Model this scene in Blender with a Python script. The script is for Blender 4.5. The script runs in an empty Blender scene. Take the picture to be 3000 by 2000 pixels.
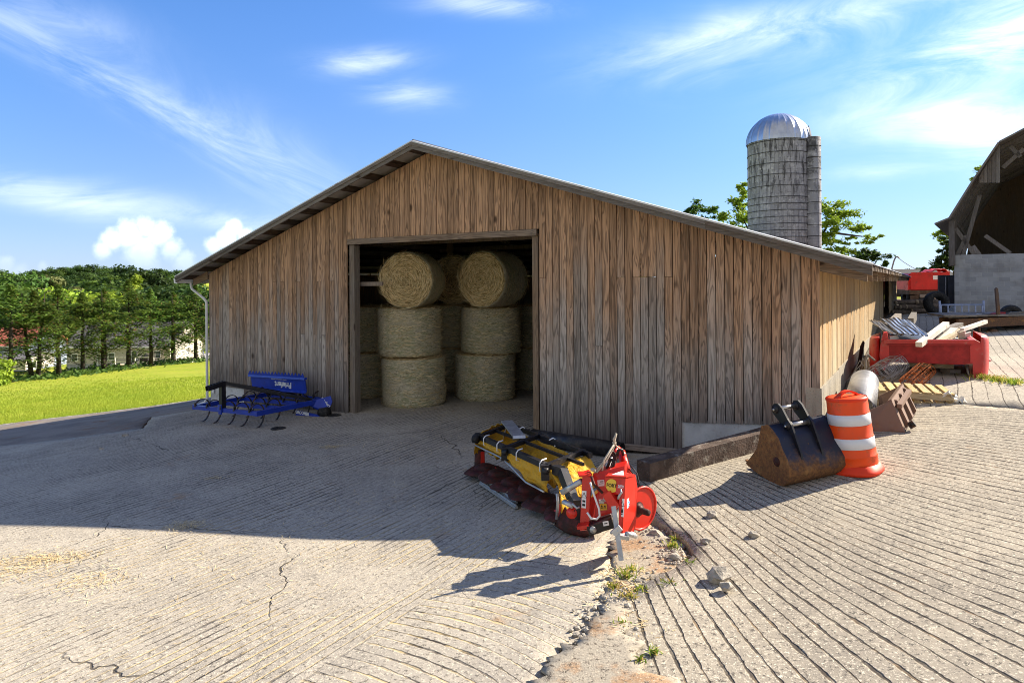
import bpy, math, random
import numpy as np
from mathutils import Vector, Matrix, noise, geometry
R = random.Random(7)
scene = bpy.context.scene
col = scene.collection
V = Vector
# photograph geometry: focal 1954 px on a 3000 px frame, eye 2.95 m above the barn floor, looking along +Y
F, CX, CY, TH, CH = 1954.0, 1500.0, 829.0, 0.0062, 2.95

def ray(px, py):
    u, v = px - CX, py - CY
    return (u - TH * v) / F, -(v + TH * u) / F

def at(px, py, Y):
    a, b = ray(px, py)
    return V((a * Y, Y, CH + b * Y))

# ---------------------------------------------------------------- terrain height (multiquadric through surveyed points)
CTRL = [(-3.67, 14.97, 0), (-8.0, 17.65, -.27), (2.73, 11.0, .08), (0.5, 12.8, .02), (0, 16.5, 0), (-4, 21, 0), (2, 20, 0), (-2, 28, 0), (8, 30, .5),
        (0, 9, .08), (1.0, 6.5, .24), (-.2, 7.5, .1), (-7.4, 9.6, -.25), (-4, 6, -.05), (-4, 3, .02), (0, 4, .2), (0, 0, .3), (-3.5, 11, -.05),
        (-12.65, 17.1, -.75), (-9.9, 21.2, -.77), (-12, 13, -.6), (-25, 35, -2.9), (-20, 25, -1.7), 
        (-18, 60, -4.6), (-13, 35, -2.2), (-11, 26, -1.15), (-100, 60, -9), (-90, 130, -9.5),
        (-30, 0, -1.5), (-10, -10, 0), (10, -10, .9),
        (4.05, 7.9, .56), (2.2, 8.8, .38), (1.7, 6.2, .28), (1.3, 5.2, .27), (4, 3.5, .55), (2, 3, .33), (7.3, 13.0, 1.0), (6, 11, .8), (4.7, 9.7, .66),
        (9, 8, .78), (11, 15, 1.06), (15, 28, 1.36), (30, 30, 1.5), (12, 22, 1.25), (22, 48, 1.35), (25, 60, 1.15), (60, 60, 1.5), (60, 20, 2.0),
        (20, 5, 1.1), (20, 90, .6), (5, 60, .0), (-10, 45, -2.6), (80, 120, 1.0)]
ROWP = [(33, 1119), (101, 1111), (172, 1104), (243, 1094), (306, 1085), (377, 1083), (442, 1073), (509, 1067), (574, 1060), (640, 1052)]
ROWY = [55 + 2.3 * k for k in range(10)]
for k in (0, 2, 4, 6, 8): CTRL.append(tuple(at(*ROWP[k], ROWY[k])))
CTRL += [tuple(at(*k)) for k in ((300, 1087, 87), (200, 1090, 84), (480, 1079, 90), (60, 1092, 98), (-80, 1120, 75), (560, 1046, 100), (2705, 889, 52), (2640, 880, 60), (2900, 902, 38), (150, 1165, 32), (450, 1115, 38))]
_c = np.array(CTRL, float)
_K = lambda d2: np.sqrt(d2 + 3.0 ** 2)
_D = ((_c[:, None, :2] - _c[None, :, :2]) ** 2).sum(-1)
_W = np.linalg.solve(_K(_D), _c[:, 2])

def HN(x, y):
    x = np.asarray(x, float); y = np.asarray(y, float)
    sh = x.shape
    p = np.stack([x.ravel(), y.ravel()], 1)
    out = np.empty(len(p))
    for i in range(0, len(p), 20000):
        q = p[i:i + 20000]
        out[i:i + 20000] = _K(((q[:, None, :] - _c[None, :, :2]) ** 2).sum(-1)) @ _W
    d = np.hypot(p[:, 0], p[:, 1])
    far = -9 + 1.5 * np.sin(p[:, 0] * .013) + 11.5 * np.clip((p[:, 0] + 20) / 60, 0, 1)
    w = np.clip((d - 105) / 60, 0, 1); w = w * w * (3 - 2 * w)
    out = out * (1 - w) + far * w
    # the wooded hill beyond the houses
    out += 14 * np.exp(-(((p[:, 0] + 235) / 95) ** 2 + ((p[:, 1] - 390) / 120) ** 2)) * w
    out += 8 * np.exp(-(((p[:, 0] + 165) / 60) ** 2 + ((p[:, 1] - 330) / 90) ** 2)) * w
    return out.reshape(sh)

def H(x, y):
    return float(HN(np.array([x]), np.array([y]))[0])

def ga(px, py, off=0.0):
    a, b = ray(px, py)
    ys = np.concatenate([np.linspace(1.2, 40, 800), np.linspace(40, 400, 1200)])
    d = CH + b * ys - HN(a * ys, ys) - off
    i = int(np.argmax(d < 0))
    if i == 0: i = len(ys) - 1
    t = d[i - 1] / (d[i - 1] - d[i]) if d[i] != d[i - 1] else 0
    Y = ys[i - 1] + t * (ys[i] - ys[i - 1])
    return V((a * Y, Y, H(a * Y, Y) + off))

# ---------------------------------------------------------------- mesh builder
class MB:
    def __init__(s):
        s.v = []; s.f = []; s.m = []; s.s = []; s.r = []; s.rnd = 0.5; s.mi = 0; s.smooth = False
    def add(s, vs, fs):
        n = len(s.v)
        s.v.extend(tuple(p) for p in vs)
        s.r.extend([s.rnd] * len(vs))
        for f in fs:
            s.f.append([i + n for i in f]); s.m.append(s.mi); s.s.append(s.smooth)
        return s
    def hexa(s, p):          # p: 4 bottom + 4 top corners, same order
        return s.add(p, [(3, 2, 1, 0), (4, 5, 6, 7), (0, 1, 5, 4), (1, 2, 6, 5), (2, 3, 7, 6), (3, 0, 4, 7)])
    def box(s, c, size, M=None):
        x, y, z = size[0] / 2, size[1] / 2, size[2] / 2
        q = [V(k) for k in ((-x, -y, -z), (x, -y, -z), (x, y, -z), (-x, y, -z), (-x, -y, z), (x, -y, z), (x, y, z), (-x, y, z))]
        if M is not None: q = [M @ k for k in q]
        return s.hexa([V(c) + k for k in q])
    def bar(s, a, b, w, h, up=(0, 0, 1)):      # rectangular bar from a to b, w across, h along up
        a, b = V(a), V(b); t = (b - a).normalized(); u = V(up)
        sd = t.cross(u)
        if sd.length < 1e-4: sd = t.cross(V((1, 0, 0)))
        sd.normalize(); u = sd.cross(t)
        q = [a - sd * w / 2 - u * h / 2, a + sd * w / 2 - u * h / 2, b + sd * w / 2 - u * h / 2, b - sd * w / 2 - u * h / 2]
        return s.hexa(q + [k + u * h for k in q])
    def tube(s, pts, r, n=8, caps=True, closed=False):
        pts = [V(p) for p in pts]; k = len(pts)
        rr = r if isinstance(r, (list, tuple)) else [r] * k
        vs = []; prev = None
        for i, p in enumerate(pts):
            a = pts[(i - 1) % k] if (closed or i > 0) else p
            b = pts[(i + 1) % k] if (closed or i < k - 1) else p
            t = (b - a)
            t = t.normalized() if t.length > 1e-9 else V((0, 0, 1))
            if prev is None:
                u = t.orthogonal().normalized()
            else:
                u = prev - t * prev.dot(t)
                u = u.normalized() if u.length > 1e-6 else t.orthogonal().normalized()
            prev = u; w = t.cross(u)
            for j in range(n):
                an = 2 * math.pi * j / n
                vs.append(p + (u * math.cos(an) + w * math.sin(an)) * rr[i])
        fs = []
        for i in range(k if closed else k - 1):
            o, q = i * n, ((i + 1) % k) * n
            for j in range(n):
                fs.append((o + j, o + (j + 1) % n, q + (j + 1) % n, q + j))
        if caps and not closed:
            fs.append(tuple(range(n - 1, -1, -1))); fs.append(tuple(range((k - 1) * n, k * n)))
        sm = s.smooth; s.smooth = n > 5
        s.add(vs, fs); s.smooth = sm
        return s
    def cyl(s, a, b, r, r2=None, n=20, caps=True):
        return s.tube([a, b], [r, r if r2 is None else r2], n, caps)
    def lathe(s, prof, c=(0, 0, 0), M=None, n=28):   # prof: (radius, z)
        vs = []; c = V(c)
        for r, z in prof:
            for j in range(n):
                a = 2 * math.pi * j / n
                p = V((r * math.cos(a), r * math.sin(a), z))
                vs.append(c + (M @ p if M is not None else p))
        fs = []
        for i in range(len(prof) - 1):
            for j in range(n):
                fs.append((i * n + j, i * n + (j + 1) % n, (i + 1) * n + (j + 1) % n, (i + 1) * n + j))
        sm = s.smooth; s.smooth = True
        s.add(vs, fs); s.smooth = sm
        return s
    def prism(s, poly, th):                     # 3-D planar polygon thickened by vector th
        poly = [V(p) for p in poly]; th = V(th); n = len(poly)
        return s.add(poly + [p + th for p in poly],
                     [tuple(range(n - 1, -1, -1)), tuple(range(n, 2 * n))] + [(i, (i + 1) % n, n + (i + 1) % n, n + i) for i in range(n)])
    def grid(s, fn, nu, nv, th=None):           # fn(u,v) -> point; th: thickness vector makes it a closed sheet
        vs = [V(fn(i / nu, j / nv)) for j in range(nv + 1) for i in range(nu + 1)]
        W = nu + 1
        fs = [(j * W + i, j * W + i + 1, (j + 1) * W + i + 1, (j + 1) * W + i) for j in range(nv) for i in range(nu)]
        if th is not None:
            th = V(th); n = len(vs)
            vs = vs + [p + th for p in vs]
            fs = fs + [tuple(n + k for k in reversed(f)) for f in fs]
            rim = [i for i in range(W)] + [j * W + nu for j in range(1, nv + 1)] + [nv * W + i for i in range(nu - 1, -1, -1)] + [j * W for j in range(nv - 1, 0, -1)]
            for a, b in zip(rim, rim[1:] + rim[:1]): fs.append((b, a, n + a, n + b))
        return s.add(vs, fs)
    def rock(s, c, r, seed=0, sub=2, amp=.35, sc=(1, 1, .7)):
        import bmesh
        bm = bmesh.new(); bmesh.ops.create_icosphere(bm, subdivisions=sub, radius=1)
        c = V(c)
        vs = []
        for q in bm.verts:
            k = 1 + amp * noise.noise(q.co * 1.7 + V((seed * 7.3, seed * 3.1, 0)))
            vs.append(c + V((q.co.x * sc[0], q.co.y * sc[1], q.co.z * sc[2])) * r * k)
        s.add(vs, [[q.index for q in f.verts] for f in bm.faces]); bm.free()
        return s
    def build(s, name, mats, parent=None, origin=None, label=None):
        off = V((0, 0, 0))
        if parent is not None:
            q = parent
            while q is not None: off += q.location; q = q.parent
        elif origin is not None: off = V(origin)
        me = bpy.data.meshes.new(name)
        me.from_pydata([(x - off.x, y - off.y, z - off.z) for x, y, z in s.v], [], s.f)
        mats = mats if isinstance(mats, (list, tuple)) else [mats]
        for m in mats: me.materials.append(m)
        me.polygons.foreach_set('material_index', s.m)
        me.polygons.foreach_set('use_smooth', s.s)
        a = me.attributes.new('rnd', 'FLOAT', 'POINT'); a.data.foreach_set('value', s.r)
        me.update()
        o = bpy.data.objects.new(name, me); col.objects.link(o)
        if parent is not None: o.parent = parent
        elif origin is not None: o.location = origin
        if label: o['label'] = label
        return o

def tag(o, label=None, cat=None, group=None, kind=None):
    if label: o['label'] = label
    if cat: o['category'] = cat
    if group: o['group'] = group
    if kind: o['kind'] = kind
    return o
def empty(name, loc, label, cat, group=None):
    o = bpy.data.objects.new(name, None); o.location = loc; o.empty_display_size = .2
    col.objects.link(o)
    return tag(o, label, cat, group)
def dup(root, loc, rotz=0, sc=1.0, label=None, group=None, rot=None):
    r = root.copy(); col.objects.link(r); r.location = loc
    r.rotation_euler = rot if rot else (0, 0, rotz)
    r.scale = (sc, sc, sc) if not isinstance(sc, (tuple, list)) else sc
    if label: r['label'] = label
    if group: r['group'] = group
    for ch in list(root.children):
        c = ch.copy(); col.objects.link(c); c.parent = r
        for g in list(ch.children):
            d = g.copy(); col.objects.link(d); d.parent = c
    return r
def textmesh(body, M, size, mat, name, parent, font_shear=0, extrude=.0015, align='CENTER', sx=1.0, bold=0.0):
    cu = bpy.data.curves.new('t', 'FONT'); cu.body = body; cu.size = size; cu.extrude = extrude; cu.shear = font_shear
    cu.align_x = align; cu.align_y = 'CENTER'; cu.resolution_u = 3; cu.offset = bold
    ob = bpy.data.objects.new('t', cu); col.objects.link(ob)
    dg = bpy.context.evaluated_depsgraph_get(); dg.update()
    me = bpy.data.meshes.new_from_object(ob.evaluated_get(dg)); bpy.data.objects.remove(ob)
    off = V((0, 0, 0)); q = parent
    while q is not None: off += q.location; q = q.parent
    me.transform(Matrix.Translation(-off) @ M @ Matrix.Diagonal((sx, 1, 1, 1)))
    me.materials.clear(); me.materials.append(mat)
    o = bpy.data.objects.new(name, me); col.objects.link(o); o.parent = parent
    return o
def frame(o, x, y):            # matrix with given x and y axes
    x = V(x).normalized(); y = V(y); y = (y - x * y.dot(x)).normalized(); z = x.cross(y)
    return Matrix(((x.x, y.x, z.x, o[0]), (x.y, y.y, z.y, o[1]), (x.z, y.z, z.z, o[2]), (0, 0, 0, 1)))

# ---------------------------------------------------------------- material helpers
class NT:
    def __init__(s, name):
        s.mat = bpy.data.materials.new(name); s.mat.use_nodes = True
        s.t = s.mat.node_tree; s.n = s.t.nodes; s.l = s.t.links
        s.b = s.n['Principled BSDF']
        s.b.inputs['Specular IOR Level'].default_value = .3
    def new(s, t, **k):
        o = s.n.new(t)
        for a, b in k.items(): setattr(o, a, b)
        return o
    def put(s, sock, val):
        if isinstance(val, bpy.types.NodeSocket): s.l.new(val, sock)
        elif val is not None:
            if isinstance(val, (tuple, list)) and sock.type == 'RGBA' and len(val) == 3: val = (*val, 1)
            sock.default_value = val
    def math(s, op, a, b=None, c=None, clamp=False):
        o = s.new('ShaderNodeMath', operation=op, use_clamp=clamp)
        s.put(o.inputs[0], a); s.put(o.inputs[1], b); s.put(o.inputs[2], c)
        return o.outputs[0]
    def vmath(s, op, a, b=None):
        o = s.new('ShaderNodeVectorMath', operation=op)
        s.put(o.inputs[0], a)
        if b is not None: s.put(o.inputs[3] if op == 'SCALE' else o.inputs[1], b)
        return o.outputs[1] if op in ('LENGTH', 'DOT_PRODUCT') else o.outputs[0]
    def mix(s, f, a, b, mode='MIX'):
        o = s.new('ShaderNodeMix', data_type='RGBA', blend_type=mode)
        s.put(o.inputs[0], f); s.put(o.inputs[6], a); s.put(o.inputs[7], b)
        return o.outputs[2]
    def ramp(s, f, lo, hi, a=0.0, b=1.0, smooth=True):
        o = s.new('ShaderNodeMapRange', interpolation_type='SMOOTHSTEP' if smooth else 'LINEAR')
        for i, x in enumerate((f, lo, hi, a, b)): s.put(o.inputs[i], x)
        return o.outputs[0]
    def noise(s, vec, scale, detail=3, rough=.55, dist=0, dim='3D'):
        o = s.new('ShaderNodeTexNoise', noise_dimensions=dim)
        s.put(o.inputs['Vector'], vec); s.put(o.inputs['Scale'], scale); s.put(o.inputs['Detail'], detail)
        s.put(o.inputs['Roughness'], rough); s.put(o.inputs['Distortion'], dist)
        return o.outputs[0]
    def vor(s, vec, scale, feat='F1', out=0, rnd=1.0):
        o = s.new('ShaderNodeTexVoronoi', feature=feat)
        s.put(o.inputs['Vector'], vec); s.put(o.inputs['Scale'], scale); s.put(o.inputs['Randomness'], rnd)
        return o.outputs[out]
    def attr(s, name, out='Fac'): return s.new('ShaderNodeAttribute', attribute_name=name).outputs[out]
    def pos(s): return s.new('ShaderNodeNewGeometry').outputs['Position']
    def obj(s): return s.new('ShaderNodeTexCoord').outputs['Object']
    def rnd(s): return s.new('ShaderNodeObjectInfo').outputs['Random']
    def sep(s, v):
        o = s.new('ShaderNodeSeparateXYZ'); s.put(o.inputs[0], v); return o.outputs
    def comb(s, x, y, z):
        o = s.new('ShaderNodeCombineXYZ')
        for i, k in enumerate((x, y, z)): s.put(o.inputs[i], k)
        return o.outputs[0]
    def mul(s, v, k): return s.vmath('MULTIPLY', v, k)
    def bump(s, h, dist=.01, strength=1.0):
        o = s.new('ShaderNodeBump'); s.put(o.inputs['Height'], h); s.put(o.inputs['Distance'], dist); s.put(o.inputs['Strength'], strength)
        s.l.new(o.outputs[0], s.b.inputs['Normal'])
    def out(s, base, rough=.8, metal=0.0, spec=None):
        s.put(s.b.inputs['Base Color'], base); s.put(s.b.inputs['Roughness'], rough); s.put(s.b.inputs['Metallic'], metal)
        if spec is not None: s.b.inputs['Specular IOR Level'].default_value = spec
        return s.mat

def plain(name, c, rough=.6, metal=0, var=.12, scale=6, dirt=None, dirt_amt=.5, bump=.0, bscale=60, spec=None):
    """painted or bare surface with mottling, optional dirt patches and fine bump"""
    t = NT(name); p = t.obj()
    n = t.noise(p, scale, 4)
    lo = tuple(max(0, k * (1 - var)) for k in c); hi = tuple(min(1, k * (1 + var)) for k in c)
    base = t.mix(t.ramp(n, .3, .7), lo, hi)
    rg = rough
    if dirt:
        m = t.ramp(t.noise(p, scale * 1.7, 6, .65), .62 - .3 * dirt_amt, .80 - .2 * dirt_amt)
        base = t.mix(m, base, dirt)
        rg = t.ramp(m, 0, 1, rough, .9)
    if bump: t.bump(t.noise(p, bscale, 4), bump)
    return t.out(base, rg, metal, spec)
EXPO=1.3; SKY_SAT=1.18; SKY_TINT=(.74,.87,1.10); SKY_STR=.085
VEIL_COL=(4.0,5.3,7.6); CIR_COL=(7.0,7.6,8.6); CU_COL=(8.6,8.8,9.2); FILL_COL=(2.8,2.7,2.6)
CU_LOW=(6.0,6.7,7.9)
HZ_DIM=.5
# ================================================================ camera, sun, sky
cam = bpy.data.cameras.new('camera'); cam_o = bpy.data.objects.new('camera', cam); col.objects.link(cam_o)
cam.sensor_width = 36; cam.lens = F / 3000 * 36; cam.shift_y = -(1000 - CY) / 3000
cam.clip_start = .1; cam.clip_end = 5000
cam_o.matrix_world = Matrix.Translation((0, 0, CH)) @ Matrix.Rotation(math.radians(90), 4, 'X') @ Matrix.Rotation(-TH, 4, 'Z')
scene.camera = cam_o
scene.cycles.filter_width = 1.0
SUN_EL, SUN_AZ = math.radians(33), math.radians(65.5)      # azimuth clockwise from +Y
sd = V((math.sin(SUN_AZ) * math.cos(SUN_EL), math.cos(SUN_AZ) * math.cos(SUN_EL), math.sin(SUN_EL)))
sun = bpy.data.lights.new('sun', 'SUN'); sun.energy = 4.8; sun.angle = math.radians(.5); sun.color = (1, .89, .72)
sun_o = bpy.data.objects.new('sun', sun); col.objects.link(sun_o)
sun_o.rotation_euler = sd.to_track_quat('Z', 'Y').to_euler()
vs_ = scene.view_settings; vs_.view_transform = 'Standard'; vs_.look = 'None'; vs_.exposure = EXPO; vs_.gamma = 1

A = math.radians
w = bpy.data.worlds.new('World'); scene.world = w; w.use_nodes = True
class WT(NT):
    def __init__(s): s.t = w.node_tree; s.n = s.t.nodes; s.l = s.t.links
t = WT(); bg = t.n['Background']
sky = t.new('ShaderNodeTexSky', sky_type='NISHITA'); sky.sun_disc = False; sky.sun_elevation = SUN_EL; sky.sun_rotation = SUN_AZ
sky.air_density = 1.0; sky.dust_density = .25; sky.ozone_density = 2.5; sky.altitude = 300
dirv = t.new('ShaderNodeTexCoord').outputs['Generated']
dx, dy, dz = t.sep(dirv)[:3]
dys = t.math('MAXIMUM', dy, .05)
u = t.math('DIVIDE', dx, dys); v = t.math('DIVIDE', dz, dys)
front = t.ramp(dy, .1, .3)
uv = t.comb(u, v, 0)
_fib = {}
def fibres(ang, stretch, sc):
    k = (round(ang, 2), stretch, sc)
    if k not in _fib:
        ca, sa = math.cos(ang), math.sin(ang)
        al = t.math('ADD', t.math('MULTIPLY', u, ca), t.math('MULTIPLY', v, sa))
        ac = t.math('SUBTRACT', t.math('MULTIPLY', v, ca), t.math('MULTIPLY', u, sa))
        _fib[k] = t.noise(t.comb(t.math('DIVIDE', al, stretch), ac, 2.0 + ang), sc, 7, .66, 1.1)
    return _fib[k]
warp = t.math('SUBTRACT', t.noise(t.comb(t.math('MULTIPLY', u, 1.1), v, 4.5), 5.5, 3), .5)
def streak(px, py, L, Wd, ang, amp, fang=None, stretch=3.2, soft=.26, sc=11.0):
    """a cirrus patch round a compass direction: soft ellipse broken up by fibrous noise"""
    a, b = ray(px, py)
    ca, sa = math.cos(ang), math.sin(ang)
    du = t.math('SUBTRACT', u, a); dv = t.math('SUBTRACT', v, b)
    al = t.math('ADD', t.math('MULTIPLY', du, ca / L), t.math('MULTIPLY', dv, sa / L))
    ac = t.math('MULTIPLY_ADD', warp, 1.5, t.math('ADD', t.math('MULTIPLY', dv, ca / Wd), t.math('MULTIPLY', du, -sa / Wd)))
    e = t.math('MULTIPLY_ADD', al, al, t.math('MULTIPLY', ac, ac))
    m = t.math('POWER', 2.718, t.math('MULTIPLY', e, -1.0))
    return t.math('MULTIPLY', t.math('MULTIPLY', m, t.ramp(fibres(A(fang if fang is not None else 5), stretch, sc), .5 - soft, .5 + soft)), amp)
CL = [(330, 250, .28, .024, A(-27), .40, -27), (760, 440, .24, .045, A(-30), .32, -27), (150, 60, .12, .03, A(-12), .26, -27), (1070, 180, .066, .018, A(2), .72), (1190, 278, .058, .018, A(-4), .50),
      (1420, 15, .08, .016, A(-3), .7), (2120, 130, .15, .04, A(8), .62, 12), (2480, 40, .20, .03, A(12), .55, 12), (2870, 200, .20, .075, A(16), .72, 12), (2760, 350, .15, .026, A(4), .5), (2900, 405, .13, .04, A(-6), .70),
      (2580, 505, .08, .012, A(2), .38), (180, 575, .20, .022, A(-7), .55), (760, 650, .2, .014, A(-3), .25), (2960, 70, .12, .05, A(30), .42, 12)]
cir = None
for c in CL:
    k = streak(*c)
    cir = k if cir is None else t.math('ADD', cir, k)
cir = t.math('MULTIPLY', t.math('MINIMUM', cir, .9), front)
# cumulus heads low in the west
def puff(lobes, seed):
    f = None
    for px, py, r in lobes:
        a, b = ray(px, py)
        r *= .84; d = t.vmath('LENGTH', t.vmath('SUBTRACT', uv, (a, b, 0)))
        k = t.math('SUBTRACT', 1, t.math('DIVIDE', d, r / F))
        f = k if f is None else t.math('SMOOTH_MAX', f, k, .12)
    n = t.math('SUBTRACT', t.noise(t.comb(u, v, seed), 30, 7, .62), .5)
    f = t.math('ADD', f, t.math('MULTIPLY', n, 1.35))
    return t.math('MULTIPLY', t.ramp(f, -.12, .70), .88)
cu = t.math('MAXIMUM', puff([(425, 665, 42), (380, 690, 62), (470, 690, 55), (330, 700, 50), (500, 730, 50), (420, 745, 75), (300, 735, 40), (540, 765, 45)], 3.0),
            puff([(685, 668, 34), (665, 705, 50), (720, 700, 38), (625, 720, 40), (680, 750, 60)], 5.0))
cu = t.math('MAXIMUM', cu, t.math('MULTIPLY', puff([(15, 775, 40), (125, 785, 26), (-60, 760, 80), (60, 800, 40)], 8.0), .6))
# cumulus fade into the bright haze below them
cu = t.math('MULTIPLY', t.math('MULTIPLY', cu, t.ramp(v, .02, .085, .25, 1)), front)
skc = t.new('ShaderNodeHueSaturation'); skc.inputs['Saturation'].default_value = SKY_SAT; skc.inputs['Value'].default_value = 1.0
t.put(skc.inputs['Color'], sky.outputs[0])
skt = t.mix(1.0, skc.outputs[0], SKY_TINT, 'MULTIPLY')
# high thin veil that whitens the air towards the horizon
veil = t.math('MULTIPLY', t.math('POWER', 2.718, t.math('MULTIPLY', t.math('MAXIMUM', v, 0), -7.0)), .42)
dim = t.ramp(v, -.05, .45, HZ_DIM, 1)
skt = t.mix(1.0, skt, t.comb(dim, dim, t.ramp(v, -.05, .45, HZ_DIM + .12, 1)), 'MULTIPLY')
cc = t.mix(veil, skt, VEIL_COL)
cc = t.mix(cir, cc, CIR_COL)
cush = t.ramp(t.math('ADD', t.math('MULTIPLY', t.noise(t.comb(u, v, 1.7), 30, 4), .6), t.math('MULTIPLY', v, 5.0)), .45, .85)
cc = t.mix(cu, cc, t.mix(cush, CU_LOW, CU_COL))
# unseen white cloud added behind the camera as neutral fill light
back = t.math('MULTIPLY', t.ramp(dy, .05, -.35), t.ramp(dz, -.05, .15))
bfill = t.math('MULTIPLY', back, t.ramp(t.noise(t.mul(dirv, (1, 1, 2.2)), 2.2, 3), .30, .62, .45, 1))
cc = t.mix(bfill, cc, FILL_COL)
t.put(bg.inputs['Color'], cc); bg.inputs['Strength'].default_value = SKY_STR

# ================================================================ materials of the setting
def concrete(name, kind,  spacing=.11, piv=(0, 0), gdark=(.05, .04, .032), gstraw=None, tone=(.44, .395, .325), tone2=(.32, .29, .245), width=.22, depth=.012, presence=(.25, .5), stain=.62, spk=1.0, crack=0.0, bow=None):
    t = NT(name); P = t.pos(); x, y, _ = t.sep(P)[:3]
    wob = t.math('MULTIPLY', t.math('SUBTRACT', t.noise(P, .7, 2), .5), .55)
    wob2 = t.math('MULTIPLY', t.math('SUBTRACT', t.noise(P, 16, 3), .5), .17)
    if kind == 'axis': g = t.math('DIVIDE', t.math('SUBTRACT', t.math('MULTIPLY', x, .8514), t.math('MULTIPLY', y, .5245)), spacing)
    elif kind == 'fan':
        g = t.math('DIVIDE', t.math('ARCTAN2', t.math('SUBTRACT', y, piv[1]), t.math('SUBTRACT', x, piv[0])), spacing)
    else:   # gently bowed lines
        a = math.radians(piv[0]); ca, sa = math.cos(a), math.sin(a)
        al = t.math('ADD', t.math('MULTIPLY', t.math('SUBTRACT', x, piv[1]), ca), t.math('MULTIPLY', t.math('SUBTRACT', y, piv[2]), sa))
        ac = t.math('SUBTRACT', t.math('MULTIPLY', t.math('SUBTRACT', y, piv[2]), ca), t.math('MULTIPLY', t.math('SUBTRACT', x, piv[1]), sa))
        g = t.math('DIVIDE', t.math('ADD', ac, t.math('MULTIPLY', t.math('MULTIPLY', al, al), .16)), spacing)
    g = t.math('ADD', t.math('ADD', g, wob), wob2)
    fr = t.math('FRACT', g); idn = t.math('FLOOR', g)
    wn = t.new('ShaderNodeTexWhiteNoise', noise_dimensions='1D'); t.put(wn.inputs['W'], idn)
    lr = wn.outputs[0]
    d = t.math('MULTIPLY', t.math('ABSOLUTE', t.math('SUBTRACT', fr, .5)), 2)
    wv = t.math('MULTIPLY', t.math('ADD', .55, t.math('MULTIPLY', lr, .8)), width)
    wv = t.math('MULTIPLY', wv, t.ramp(t.noise(P, 5, 3), .25, .75, .45, 1.5))
    pr = t.math('SUBTRACT', 1, t.ramp(t.math('DIVIDE', d, wv), .45, 1.15))
    if bow:     # the patch nearest the camera was raked the other way, in bowed lines
        a = math.radians(-36); ca, sa = math.cos(a), math.sin(a); X_ = t.math('SUBTRACT', x, -.2); Y_ = t.math('SUBTRACT', y, 5.6)
        al = t.math('ADD', t.math('MULTIPLY', X_, ca), t.math('MULTIPLY', Y_, sa)); ac = t.math('SUBTRACT', t.math('MULTIPLY', Y_, ca), t.math('MULTIPLY', X_, sa))
        g2_ = t.math('ADD', t.math('ADD', t.math('DIVIDE', t.math('MULTIPLY_ADD', t.math('MULTIPLY', al, al), .16, ac), .115), wob), wob2)
        d2 = t.math('MULTIPLY', t.math('ABSOLUTE', t.math('SUBTRACT', t.math('FRACT', g2_), .5)), 2)
        pr2 = t.math('MULTIPLY', t.math('SUBTRACT', 1, t.ramp(t.math('DIVIDE', d2, t.math('MULTIPLY', wv, .8)), .45, 1.15)), 1.1)
        mk = None
        for (ax_, ay_, bx_, by_) in bow:
            L_ = math.hypot(bx_ - ax_, by_ - ay_); nx_, ny_ = (by_ - ay_) / L_, -(bx_ - ax_) / L_
            q_ = t.math('ADD', t.math('MULTIPLY', t.math('SUBTRACT', x, ax_), nx_), t.math('MULTIPLY', t.math('SUBTRACT', y, ay_), ny_))
            mk = q_ if mk is None else t.math('MINIMUM', mk, q_)
        mk = t.ramp(t.math('ADD', mk, t.math('MULTIPLY', t.math('SUBTRACT', t.noise(P, 3, 3), .5), .35)), -.03, .10)
        pr = t.math('ADD', t.math('MULTIPLY', pr, t.math('SUBTRACT', 1, mk)), t.math('MULTIPLY', pr2, mk))
    pres = t.math('MULTIPLY', t.ramp(t.noise(P, .7, 4), presence[0], presence[1], .12, 1), t.ramp(t.noise(P, 6, 2), .25, .5, .5, 1))
    pr = t.math('MULTIPLY', pr, pres)
    big = t.noise(P, .55, 5, .6); med = t.noise(P, 4.5, 5, .65)
    base = t.mix(t.ramp(t.math('ADD', t.math('MULTIPLY', big, .6), t.math('MULTIPLY', med, .4)), .36, .64), tone, tone2)
    # exposed aggregate
    f1 = t.noise(P, 24, 4, .8); f2 = t.noise(P, 44, 3, .8)
    base = t.mix(t.math('MULTIPLY', t.ramp(f1, .54, .62), .80 * spk), base, (.09, .08, .068))
    base = t.mix(t.math('MULTIPLY', t.ramp(f2, .55, .63), .80 * spk), base, (.68, .61, .48))
    # clay and straw stains
    st = t.ramp(t.math('ADD', t.math('MULTIPLY', t.noise(P, .9, 5, .6), .8), t.math('MULTIPLY', t.noise(P, 11, 3), .2)), stain, stain + .14)
    base = t.mix(t.math('MULTIPLY', st, .75), base, (.36, .20, .085))
    # cracks
    wp = t.vmath('ADD', P, t.mul(t.comb(t.noise(P, 2.0, 3, .5), t.noise(t.vmath('ADD', P, (9, 4, 0)), 2.0, 3, .5), 0), (.55, .55, 0)))
    ck = t.vor(t.comb(t.sep(wp)[0], t.sep(wp)[1], 0), .30, 'DISTANCE_TO_EDGE')
    ckm = t.math('MULTIPLY', t.math('SUBTRACT', 1, t.ramp(ck, .0008, .0028)), t.math('MULTIPLY', t.ramp(t.noise(P, .4, 2), .46, .56), crack))
    base = t.mix(t.math('MULTIPLY', ckm, .85), base, (.06, .05, .04))
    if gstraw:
        gc = t.mix(t.ramp(t.math('ADD', y, t.math('MULTIPLY', t.noise(P, 1.2, 3), 2.0)), 8.2, 10.4), gstraw, gdark)  # straw fill turns dark where the barn's shade falls, shade painted into the colour
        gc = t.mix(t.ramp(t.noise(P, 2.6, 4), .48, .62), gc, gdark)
    else:
        gc = t.mix(t.ramp(t.noise(P, 3.1, 4), .52, .72), gdark, (.22, .15, .085))
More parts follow.
